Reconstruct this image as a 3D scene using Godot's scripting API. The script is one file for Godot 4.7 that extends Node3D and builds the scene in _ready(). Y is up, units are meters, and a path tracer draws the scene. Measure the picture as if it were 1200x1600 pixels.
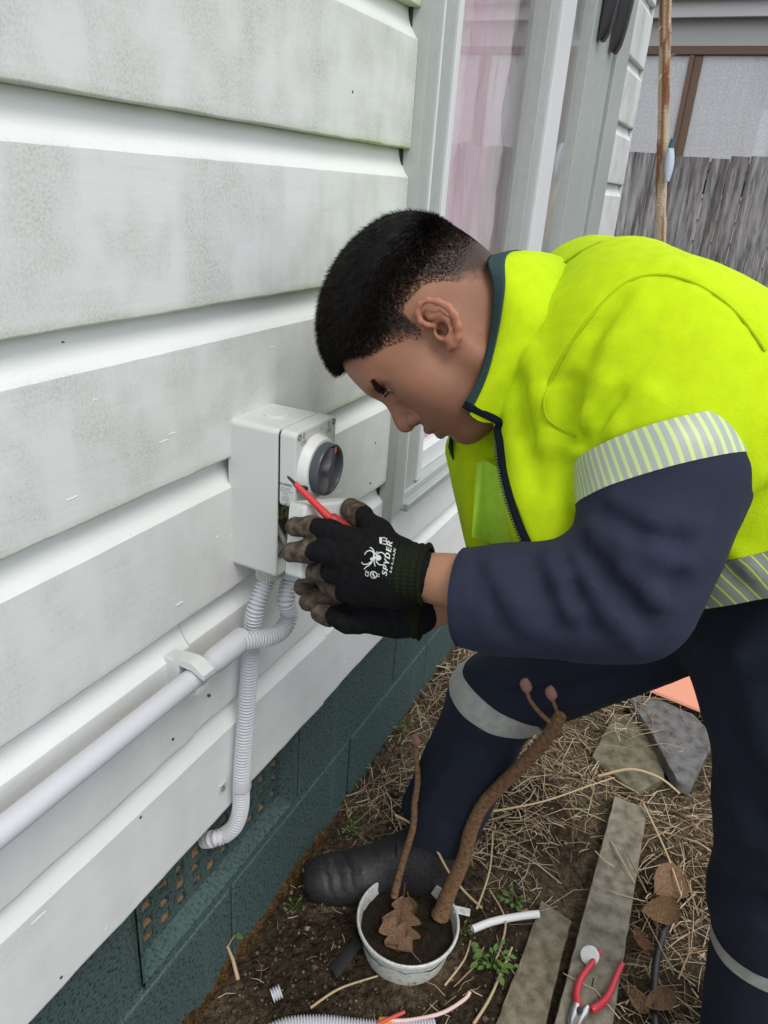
extends Node3D

# ---------------------------------------------------------------- helpers
var RNG := RandomNumberGenerator.new()
var counts := {}


func numbered(n: String) -> String:
	if not counts.has(n):
		counts[n] = 0
		return n
	counts[n] += 1
	return "%s_%03d" % [n, counts[n]]


func thing(n: String, label: String, category: String, at := Vector3.ZERO, group := "") -> Node3D:
	var o := Node3D.new()
	o.name = numbered(n)
	o.position = at
	add_child(o)
	tag(o, label, category, group)
	return o


func tag(o: Node, label: String, category: String, group := "") -> void:
	o.set_meta("label", label)
	o.set_meta("category", category)
	if group:
		o.set_meta("group", group)


func put(n: String, mesh: Mesh, m: Material, parent: Node = self, at := Vector3.ZERO, rot := Vector3.ZERO) -> MeshInstance3D:
	var o := MeshInstance3D.new()
	o.name = numbered(n) if parent == self else n
	o.mesh = mesh
	if m:
		o.material_override = m
	o.position = at
	o.rotation = rot
	parent.add_child(o, true)
	return o


func structure(n: String, mesh: Mesh, m: Material) -> MeshInstance3D:
	var o := put(n, mesh, m)
	o.set_meta("kind", "structure")
	return o


func lin(r: float, g: float, b: float) -> Color:
	return Color(r, g, b).linear_to_srgb()


func mat(c: Color, rough := 0.7, spec := 0.5, metal := 0.0) -> StandardMaterial3D:
	var m := StandardMaterial3D.new()
	m.albedo_color = c
	m.roughness = rough
	m.metallic_specular = spec
	m.metallic = metal
	m.cull_mode = BaseMaterial3D.CULL_DISABLED
	return m


func noise(freq: float, oct := 4, sd := 1, type := FastNoiseLite.TYPE_SIMPLEX_SMOOTH) -> FastNoiseLite:
	var n := FastNoiseLite.new()
	n.noise_type = type
	n.frequency = freq
	n.fractal_octaves = oct
	n.seed = sd
	return n


func noise_tex(freq: float, oct: int, sd: int, stops: Array, size := 512, type := FastNoiseLite.TYPE_SIMPLEX_SMOOTH) -> NoiseTexture2D:
	var t := NoiseTexture2D.new()
	t.width = size
	t.height = size
	t.seamless = true
	t.noise = noise(freq, oct, sd, type)
	if stops.size():
		var g := Gradient.new()
		var offs := PackedFloat32Array()
		var cols := PackedColorArray()
		for s in stops:
			offs.append(s[0])
			cols.append(s[1])
		g.offsets = offs
		g.colors = cols
		t.color_ramp = g
	return t


func bump_tex(freq: float, oct: int, sd: int, strength := 4.0, size := 512, type := FastNoiseLite.TYPE_SIMPLEX_SMOOTH) -> NoiseTexture2D:
	var t := noise_tex(freq, oct, sd, [], size, type)
	t.as_normal_map = true
	t.bump_strength = strength
	return t


func triplanar(m: StandardMaterial3D, per_metre: float) -> StandardMaterial3D:
	m.uv1_triplanar = true
	m.uv1_world_triplanar = true
	m.uv1_scale = Vector3.ONE * per_metre
	return m


func bumped(m: StandardMaterial3D, t: Texture2D, s := 1.0) -> StandardMaterial3D:
	m.normal_enabled = true
	m.normal_texture = t
	m.normal_scale = s
	return m


# collects triangles; welded = smooth normals across shared vertices
class MB:
	var v := PackedVector3Array()
	var uv := PackedVector2Array()
	var c := PackedColorArray()
	var idx := PackedInt32Array()
	var col := Color.WHITE

	func vert(p: Vector3, t := Vector2.ZERO) -> int:
		v.append(p)
		uv.append(t)
		c.append(col)
		return v.size() - 1

	# a, b, c, d counter-clockwise seen from outside
	func quad_i(a: int, b: int, cc: int, d: int) -> void:
		idx.append_array(PackedInt32Array([a, cc, b, a, d, cc]))

	func tri_i(a: int, b: int, cc: int) -> void:
		idx.append_array(PackedInt32Array([a, cc, b]))

	func quad(a: Vector3, b: Vector3, cc: Vector3, d: Vector3, ta := Vector2.ZERO, tb := Vector2.ZERO, tc := Vector2.ZERO, td := Vector2.ZERO) -> void:
		quad_i(vert(a, ta), vert(b, tb), vert(cc, tc), vert(d, td))

	func tri(a: Vector3, b: Vector3, cc: Vector3) -> void:
		tri_i(vert(a), vert(b), vert(cc))

	# grid of rows (arrays of points), smooth; outside = rows direction x columns direction
	func sheet(rows: Array, closed := false, uvs := []) -> void:
		var ids := []
		for j in rows.size():
			var r := PackedInt32Array()
			for i in rows[j].size():
				r.append(vert(rows[j][i], uvs[j][i] if uvs.size() else Vector2(float(i), float(j))))
			ids.append(r)
		for j in rows.size() - 1:
			var n: int = rows[j].size()
			for i in (n if closed else n - 1):
				var k := (i + 1) % n
				quad_i(ids[j][i], ids[j][k], ids[j + 1][k], ids[j + 1][i])

	func box(lo: Vector3, hi: Vector3, b := 0.0) -> void:
		var x := [lo.x, hi.x]
		var y := [lo.y, hi.y]
		var z := [lo.z, hi.z]
		var mid := (lo + hi) / 2.0
		var h := (hi - lo) / 2.0
		b = minf(b, minf(h.x, minf(h.y, h.z)) * 0.9)
		for axis in 3:
			for s in [-1.0, 1.0]:
				var n := Vector3.ZERO
				n[axis] = s
				var t := Vector3.ZERO
				t[(axis + 1) % 3] = 1.0
				var w := n.cross(t)
				var q := mid + n * h[axis]
				var ht: float = h[(axis + 1) % 3] - b
				var hw: float = h[(axis + 2) % 3] - b
				quad(q - t * ht - w * hw, q + t * ht - w * hw, q + t * ht + w * hw, q - t * ht + w * hw)
		if b > 0.0:
			for axis in 3:
				var a1 := (axis + 1) % 3
				var a2 := (axis + 2) % 3
				for s1 in [-1.0, 1.0]:
					for s2 in [-1.0, 1.0]:
						var p := mid
						p[a1] += s1 * h[a1]
						p[a2] += s2 * (h[a2] - b)
						var q := mid
						q[a1] += s1 * (h[a1] - b)
						q[a2] += s2 * h[a2]
						var e := Vector3.ZERO
						e[axis] = h[axis] - b
						if s1 * s2 > 0:
							quad(p - e, q - e, q + e, p + e)
						else:
							quad(p + e, q + e, q - e, p - e)
			for sx in [-1.0, 1.0]:
				for sy in [-1.0, 1.0]:
					for sz in [-1.0, 1.0]:
						var p1 := mid + Vector3(sx * h.x, sy * (h.y - b), sz * (h.z - b))
						var p2 := mid + Vector3(sx * (h.x - b), sy * h.y, sz * (h.z - b))
						var p3 := mid + Vector3(sx * (h.x - b), sy * (h.y - b), sz * h.z)
						if sx * sy * sz > 0:
							tri(p1, p2, p3)
						else:
							tri(p1, p3, p2)

	func tube(pts: Array, radii, sides := 8, caps := true) -> void:
		var n := pts.size()
		var up := Vector3.UP
		var rows := []
		var last := Vector3.ZERO
		for i in n:
			var d: Vector3 = (pts[mini(i + 1, n - 1)] - pts[maxi(i - 1, 0)]).normalized()
			if i == 0:
				up = Vector3.UP if absf(d.y) < 0.9 else Vector3.RIGHT
			var s := up.cross(d).normalized()
			up = d.cross(s).normalized()
			var r: float = radii if radii is float else radii[i]
			var row := PackedVector3Array()
			for k in sides:
				var a := TAU * k / sides
				row.append(pts[i] + (s * cos(a) + up * sin(a)) * r)
			rows.append(row)
		sheet(rows, true)
		if caps:
			for e in 2:
				var row: PackedVector3Array = rows[0] if e == 0 else rows[n - 1]
				var mid := vert(pts[0] if e == 0 else pts[n - 1])
				var ring := PackedInt32Array()
				for p in row:
					ring.append(vert(p))
				for k in sides:
					if e == 0:
						tri_i(mid, ring[(k + 1) % sides], ring[k])
					else:
						tri_i(mid, ring[k], ring[(k + 1) % sides])

	# profile of (radius, height) turned about the y axis at o
	func lathe(profile: Array, sides := 32, o := Vector3.ZERO, hard := 0.6) -> void:
		for i in profile.size() - 1:
			var rows := []
			for e in 2:
				var row := PackedVector3Array()
				for k in sides:
					var a := -TAU * k / sides
					row.append(o + Vector3(cos(a) * profile[i + e].x, profile[i + e].y, sin(a) * profile[i + e].x))
				rows.append(row)
			sheet(rows, true)

	func mesh(colors := false) -> ArrayMesh:
		var nrm := PackedVector3Array()
		nrm.resize(v.size())
		for t in range(0, idx.size(), 3):
			var a := idx[t]
			var b := idx[t + 1]
			var d := idx[t + 2]
			var f := (v[d] - v[a]).cross(v[b] - v[a])
			nrm[a] += f
			nrm[b] += f
			nrm[d] += f
		for i in nrm.size():
			nrm[i] = nrm[i].normalized() if nrm[i].length_squared() > 0.0 else Vector3.UP
		var arr := []
		arr.resize(Mesh.ARRAY_MAX)
		arr[Mesh.ARRAY_VERTEX] = v
		arr[Mesh.ARRAY_NORMAL] = nrm
		arr[Mesh.ARRAY_TEX_UV] = uv
		if colors:
			arr[Mesh.ARRAY_COLOR] = c
		arr[Mesh.ARRAY_INDEX] = idx
		var m := ArrayMesh.new()
		m.add_surface_from_arrays(Mesh.PRIMITIVE_TRIANGLES, arr)
		return m


func box_mesh(lo: Vector3, hi: Vector3, b := 0.0) -> ArrayMesh:
	var m := MB.new()
	m.box(lo, hi, b)
	return m.mesh()


func tube_mesh(pts: Array, radii, sides := 10, caps := true) -> ArrayMesh:
	var m := MB.new()
	m.tube(pts, radii, sides, caps)
	return m.mesh()


func spline(pts: Array, n: int) -> Array:
	var out := []
	for s in pts.size() - 1:
		var p0: Vector3 = pts[maxi(s - 1, 0)]
		var p1: Vector3 = pts[s]
		var p2: Vector3 = pts[s + 1]
		var p3: Vector3 = pts[mini(s + 2, pts.size() - 1)]
		for k in n:
			out.append(p1.cubic_interpolate(p2, p0, p3, float(k) / n))
	out.append(pts[pts.size() - 1])
	return out


func resample(pts: Array, step: float) -> Array:
	var out := [pts[0]]
	var left := step
	for i in pts.size() - 1:
		var a: Vector3 = pts[i]
		var b: Vector3 = pts[i + 1]
		var l := a.distance_to(b)
		var at := 0.0
		while l - at >= left:
			at += left
			out.append(a.lerp(b, at / l))
			left = step
		left -= l - at
	return out


# ---------------------------------------------------------------- the scene
func _ready() -> void:
	RNG.seed = 7
	var cam := Camera3D.new()
	cam.name = "camera"
	add_child(cam)
	cam.transform = Transform3D(Basis(Vector3(0.89582, 0.06814, -0.43917), Vector3(-0.23434, 0.91206, -0.33650), Vector3(0.37762, 0.40436, 0.83301)), Vector3(0.5733, 1.4000, 0.0000))
	cam.fov = 68.992
	cam.near = 0.02
	cam.far = 300.0
	cam.current = true
	var env := Environment.new()
	env.background_mode = Environment.BG_SKY
	var sky := ProceduralSkyMaterial.new()
	sky.sky_top_color = Color(0.86, 0.88, 0.91)
	sky.sky_horizon_color = Color(0.80, 0.82, 0.85)
	sky.sky_curve = 0.3
	sky.ground_bottom_color = Color(0.28, 0.26, 0.23)
	sky.ground_horizon_color = Color(0.45, 0.44, 0.42)
	sky.sky_energy_multiplier = 1.0
	env.sky = Sky.new()
	env.sky.sky_material = sky
	env.tonemap_mode = Environment.TONE_MAPPER_LINEAR
	env.tonemap_exposure = 2.1
	env.sdfgi_enabled = true
	env.ssao_enabled = true
	env.ssil_enabled = true
	var we := WorldEnvironment.new()
	we.name = "environment"
	we.environment = env
	add_child(we)
	var sun := DirectionalLight3D.new()
	sun.name = "sun"
	sun.light_energy = 0.3
	sun.light_color = Color(1.0, 0.98, 0.95)
	sun.light_angular_distance = 30.0
	sun.shadow_enabled = true
	add_child(sun)
	sun.look_at_from_position(Vector3(1.6, 3.2, 1.4), Vector3.ZERO)
	build_ground()
	build_house()
	build_background()
	build_objects()
	build_litter()
	build_person()


# ---------------------------------------------------------------- ground
var gnoise := noise(1.3, 3, 11)
var gfine := noise(9.0, 3, 12)


func ground_y(x: float, z: float) -> float:
	var y := gnoise.get_noise_2d(x, z) * 0.018 + gfine.get_noise_2d(x, z) * 0.010
	var near := clampf(1.0 - absf(x - 0.4) / 6.0, 0.0, 1.0)
	y *= near
	y += 0.05 * smoothstep(0.10, -0.02, x) * smoothstep(-1.05, -1.6, z)
	y -= 0.030 * exp(-((x - 0.49) * (x - 0.49) + (z + 1.31) * (z + 1.31)) / 0.0025)
	return y


func build_ground() -> void:
	var xs := PackedFloat32Array()
	var zs := PackedFloat32Array()
	for t in [-60.0, -20.0, -8.0, -3.0, -1.0, -0.4]:
		xs.append(t)
	var q := -0.12
	while q < 1.45:
		xs.append(q)
		q += 0.0125
	for t in [1.6, 1.9, 2.5, 3.5, 6.0, 14.0, 60.0]:
		xs.append(t)
	for t in [60.0, 20.0, 8.0, 4.0, 2.0, 1.0, 0.4, 0.0]:
		zs.append(t)
	q = -0.35
	while q > -2.6:
		zs.append(q)
		q -= 0.0125
	for t in [-2.7, -2.9, -3.2, -3.6, -4.0, -4.5, -5.2, -7.0, -12.0, -30.0, -60.0]:
		zs.append(t)
	var m := MB.new()
	var rows := []
	var tint := noise(3.0, 4, 21)
	var cols := PackedColorArray()
	for z in zs:
		var row := PackedVector3Array()
		for x in xs:
			var y := ground_y(x, z) if absf(x) < 6.0 and z > -6.0 and z < 1.0 else 0.0
			row.append(Vector3(x, y, z))
			var n := tint.get_noise_2d(x, z)
			# dark damp soil, and paler dry patches where dead grass has broken down
			var dry := smoothstep(-0.15, 0.45, n + 0.35 * smoothstep(-1.25, -1.6, z))
			cols.append(Color(0.082, 0.064, 0.046).lerp(Color(0.20, 0.158, 0.108), dry))
		rows.append(row)
	m.sheet(rows)
	m.c = cols
	var soil := mat(Color.WHITE, 0.95, 0.2)
	soil.vertex_color_use_as_albedo = true
	soil.albedo_texture = noise_tex(0.03, 5, 31, [[0.0, Color(0.42, 0.40, 0.38)], [0.45, Color(0.72, 0.70, 0.68)], [1.0, Color(1, 1, 1)]])
	bumped(triplanar(soil, 2.6), bump_tex(0.05, 5, 32, 12.0), 1.3)
	structure("ground", m.mesh(true), soil)


# ---------------------------------------------------------------- the house
const LIP0 := 1.652
const COURSE := 0.2


func wall_paint() -> ImageTexture:
	var n := 1024
	var streak := noise(0.012, 4, 41).get_image(n, n)
	var speck := noise(0.42, 3, 42).get_image(n, n)
	var cloud := noise(0.016, 5, 43).get_image(n, n)
	var fine := noise(0.35, 2, 44).get_image(n, n)
	var sd := streak.get_data()
	var pd := speck.get_data()
	var cd := cloud.get_data()
	var fd := fine.get_data()
	var out := PackedByteArray()
	out.resize(n * n * 3)
	for j in n:
		var y := 1.85 - (j + 0.5) / n * 1.6
		var band := fposmod(y - LIP0, COURSE) / COURSE
		var row_no := floorf((LIP0 - y) / COURSE)
		var heavy := 1.0 if row_no < 3.0 else (0.62 if row_no < 4.0 else 0.36)
		var cove := smoothstep(0.76, 0.82, band)
		heavy *= 1.0 - 0.85 * cove
		var lip := smoothstep(0.06, 0.0, band)
		for i in n:
			var s := sd[(j / 5) * n + i] / 255.0
			var s2 := sd[(j / 9 + 400) * n + (i * 3) % n] / 255.0
			var c := cd[j * n + i] / 255.0
			var p := pd[j * n + i] / 255.0
			var f := fd[j * n + i] / 255.0
			var g := sd[(j * 3 % n) * n + i / 8] / 255.0
			var a := clampf((s * 0.42 + s2 * 0.22 + c * 0.60 - 0.44) * 2.0, 0.0, 1.0)
			var m := heavy * (a * (0.30 + 0.75 * smoothstep(0.35, 0.8, p)) + 0.06 * f)
			m += lip * (0.25 + 0.5 * p) * (0.8 if row_no < 4.0 else 0.35)
			m += 0.07 * (f - 0.5) + 0.10 * (g - 0.5)
			if f > 0.86 and p > 0.62:
				m += 0.35
			m = clampf(m, 0.0, 1.0)
			var u := (i + 0.5) / n * 1.6 - 0.2
			var green := clampf(smoothstep(0.82, 1.2, u) * (0.15 + 0.85 * lip) + 0.25 * lip, 0.0, 1.0) * (1.0 if row_no < 3.0 else 0.25) * (0.45 + 0.8 * c)
			var r := lerpf(0.875, 0.60, m * 0.52)
			var gg := lerpf(0.888, 0.615, m * 0.52)
			var b := lerpf(0.886, 0.59, m * 0.53)
			r -= green * 0.075
			gg -= green * 0.015
			b -= green * 0.16
			var k := (j * n + i) * 3
			out[k] = int(clampf(r, 0, 1) * 255.0)
			out[k + 1] = int(clampf(gg, 0, 1) * 255.0)
			out[k + 2] = int(clampf(b, 0, 1) * 255.0)
	return ImageTexture.create_from_image(Image.create_from_data(n, n, false, Image.FORMAT_RGB8, out))


func wall_uv(p: Vector3) -> Vector2:
	return Vector2((-p.z + 0.2) / 1.6, (1.85 - p.y) / 1.6)


var wob := noise(4.0, 3, 51)


func board_mesh(yb: float, z_near: float, z_far: float, dx := 0.0, rough := 1.0, cut_top := 9.0) -> ArrayMesh:
	var m := MB.new()
	var n := maxi(1, int((z_near - z_far) / 0.02))
	var strips := [[], [], [], []]
	for i in n + 1:
		var z := lerpf(z_near, z_far, float(i) / n)
		var e := wob.get_noise_2d(z * 1.5, yb * 7.0) * 0.0016 * rough + wob.get_noise_2d(z * 12.0, yb * 5.0) * 0.0007 * rough
		var w := wob.get_noise_2d(z, yb * 3.0 + 50.0) * 0.0012 + dx
		var w2 := wob.get_noise_2d(z * 6.0, yb * 3.0 + 90.0) * 0.0006
		var top := minf(yb + 0.2, cut_top)
		strips[0].append([Vector3(-0.02, yb + 0.001, z), Vector3(w - 0.002, yb + e, z)])
		strips[1].append([Vector3(w - 0.002, yb + e, z), Vector3(w - 0.0004, yb + e + 0.0007, z), Vector3(w, yb + e + 0.0028, z)])
		var face := []
		var ft := minf(yb + 0.157 + w2, top)
		for k in 6:
			var t := k / 5.0
			face.append(Vector3(w + 0.0006 * sin(t * PI), lerpf(yb + e + 0.0028, ft, t), z))
		strips[2].append(face)
		if top > ft:
			var cv := []
			for k in 9:
				var s := k / 8.0
				cv.append(Vector3(w - 0.019 * (1.0 - pow(1.0 - s, 2.3)) - (0.0008 if k else 0.0), lerpf(ft, top + 0.008, s), z))
			strips[3].append(cv)
	for s in strips:
		if s.size() < 2:
			continue
		var uvs := []
		for col in s:
			var u := []
			for p in col:
				u.append(wall_uv(p))
			uvs.append(u)
		m.sheet(s, false, uvs)
	# end grain, so that a joint between boards has thickness
	for z in [z_near, z_far]:
		var s: Array = strips[2]
		var col: Array = s[0] if z == z_near else s[s.size() - 1]
		var c2: Array = []
		if strips[3].size():
			c2 = strips[3][0] if z == z_near else strips[3][strips[3].size() - 1]
		var all := col + c2
		for k in all.size() - 1:
			var a: Vector3 = all[k]
			var b: Vector3 = all[k + 1]
			var a2 := Vector3(-0.021, a.y, z)
			var b2 := Vector3(-0.021, b.y, z)
			if z == z_near:
				m.quad(a2, a, b, b2, wall_uv(a), wall_uv(a), wall_uv(b), wall_uv(b))
			else:
				m.quad(a, a2, b2, b, wall_uv(a), wall_uv(a), wall_uv(b), wall_uv(b))
	return m.mesh()


func build_house() -> void:
	var house := thing("house", "white weatherboard house wall with green block footing and aluminium window", "house")
	var paint := mat(Color.WHITE, 0.62, 0.4)
	paint.albedo_texture = wall_paint()
	# brushed paint over wood grain: noise drawn out along the boards
	var gi := noise(0.16, 4, 55).get_image(96, 1024)
	gi.resize(1024, 1024, Image.INTERPOLATE_CUBIC)
	gi.convert(Image.FORMAT_RGBA8)
	gi.bump_map_to_normal_map(1.0)
	bumped(paint, ImageTexture.create_from_image(gi), 0.10)
	var shell := mat(lin(0.6, 0.6, 0.58), 0.8)
	var W0 := -1.262  # near jamb of the window
	var W1 := -2.925
	var CORNER := -3.33
	var NEAR := 1.6
	for k in range(-6, 7):
		var yb := LIP0 - COURSE * k
		var rough := 1.0 if k < 5 else 2.2
		var joints := [NEAR]
		if k == 6:
			joints.append(-1.045)
		elif k == 5:
			joints.append(-0.664)
		elif k == 3:
			joints.append(0.25)
		elif k == 1:
			joints.append(0.55)
		var beside: bool = yb + 0.2 > 0.79 and yb < 2.15
		var ends := W0 if beside else CORNER
		if beside and yb < 0.79:  # this board is notched under the window
			put("weatherboard", board_mesh(yb, W0 - 0.002, W1 + 0.002, 0.0, rough, 0.772), paint, house)
		joints.append(ends)
		for j in joints.size() - 1:
			put("weatherboard", board_mesh(yb, joints[j] - (0.0015 if j else 0.0), joints[j + 1] + (0.0 if j == joints.size() - 2 else 0.0015), -0.0025 if j == 1 and k >= 5 else 0.0, rough), paint, house)
		if beside:
			put("weatherboard", board_mesh(yb, W1, CORNER, 0.0, rough), paint, house)
		# the end wall round the corner, running away from the camera's side
		if k > -6:
			var e := put("weatherboard", board_mesh(yb, 0.0, -3.0, 0.0, rough), paint, house, Vector3(-0.004, 0, CORNER + 0.001), Vector3(0, PI / 2, 0))
			e.scale.z = -1.0
			e.rotation.y = -PI / 2
	# framing behind the boards
	put("wall_core", box_mesh(Vector3(-0.13, 0.47, -1.25), Vector3(-0.024, 2.85, NEAR)), shell, house)
	put("wall_core", box_mesh(Vector3(-0.13, 0.47, CORNER + 0.02), Vector3(-0.024, 2.85, W1 - 0.01)), shell, house)
	put("wall_core", box_mesh(Vector3(-0.13, 0.47, W1 - 0.008), Vector3(-0.024, 0.74, -1.252)), shell, house)
	put("wall_core", box_mesh(Vector3(-0.13, 2.17, W1 - 0.008), Vector3(-0.024, 2.85, -1.252)), shell, house)
	var room := mat(lin(0.35, 0.33, 0.30), 0.9)
	put("room_floor", box_mesh(Vector3(-3.0, 0.4, CORNER + 0.02), Vector3(-0.135, 0.47, NEAR)), room, house)
	put("room_back", box_mesh(Vector3(-3.1, 0.4, CORNER + 0.02), Vector3(-3.005, 2.85, NEAR)), room, house)
	put("room_end", box_mesh(Vector3(-3.0, 0.475, NEAR - 0.1), Vector3(-0.135, 2.845, NEAR)), room, house)
	put("room_end", box_mesh(Vector3(-3.0, 0.475, CORNER + 0.03), Vector3(-0.135, 2.845, CORNER + 0.1)), room, house)
	put("ceiling", box_mesh(Vector3(-3.1, 2.855, CORNER), Vector3(-0.02, 2.95, NEAR)), room, house)
	var soffit := mat(lin(0.66, 0.67, 0.66), 0.7)
	put("soffit", box_mesh(Vector3(-0.018, 2.86, CORNER - 0.2), Vector3(0.30, 2.875, NEAR)), soffit, house)
	put("fascia", box_mesh(Vector3(0.302, 2.84, CORNER - 0.2), Vector3(0.325, 3.0, NEAR)), soffit, house)
	var rf := MB.new()
	rf.quad(Vector3(0.40, 2.99, NEAR), Vector3(0.40, 2.99, CORNER - 0.25), Vector3(-3.2, 4.2, CORNER - 0.25), Vector3(-3.2, 4.2, NEAR))
	put("roof", rf.mesh(), mat(lin(0.16, 0.09, 0.07), 0.7), house)
	# lifted slivers of old paint, and rusty nail heads
	var fl := MB.new()
	for i in 46:
		var k := 3 + RNG.randi() % 4
		var yb := LIP0 - COURSE * k
		var z := RNG.randf_range(-1.24, 0.0) if k < 5 else RNG.randf_range(-1.5, -0.1)
		if k == 4 and z < -1.2:
			continue
		var y := yb + RNG.randf_range(0.012, 0.145)
		var l := RNG.randf_range(0.004, 0.022)
		var w := RNG.randf_range(0.0005, 0.0013)
		var pts := []
		for q in 5:
			var tq := q / 4.0
			var zz := z - l * tq
			var yy := y + RNG.randf_range(-0.0008, 0.0008)
			pts.append([Vector3(0.0008, yy - w * 0.5, zz), Vector3(0.0007 + 0.0003 * sin(tq * PI), yy + w * 0.5, zz), Vector3(-0.0006, yy + w * 0.45, zz)])
		fl.sheet(pts)
	var flakes := put("paint_flakes", fl.mesh(), paint, house)
	flakes.set_meta("kind", "stuff")
	var rust := mat(lin(0.09, 0.075, 0.06), 0.8)
	for q in [[3, 0.022, -0.20], [3, 0.186, -0.43], [3, 0.184, -0.52], [2, 0.022, -0.30], [2, 0.181, -0.36], [5, 0.03, -0.62], [5, 0.12, -0.95], [4, 0.10, -1.20], [4, 0.022, -1.19], [6, 0.15, -0.55], [6, 0.02, -0.40], [1, 0.06, -1.05], [5, 0.05, -0.70]]:
		var nh := MB.new()
		var cv: float = maxf(0.0, q[1] - 0.157)
		nh.tube([Vector3(-0.0195 * (1.0 - pow(1.0 - cv / 0.043, 2.3)) - 0.003, 0, 0), Vector3(-0.0195 * (1.0 - pow(1.0 - cv / 0.043, 2.3)) + 0.0012, 0, 0)], 0.0022, 8)
		put("nail_head", nh.mesh(), rust, house, Vector3(0, LIP0 - COURSE * q[0] + q[1], q[2]))
	build_blocks(house)
	build_window(house, W0, W1)


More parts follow.
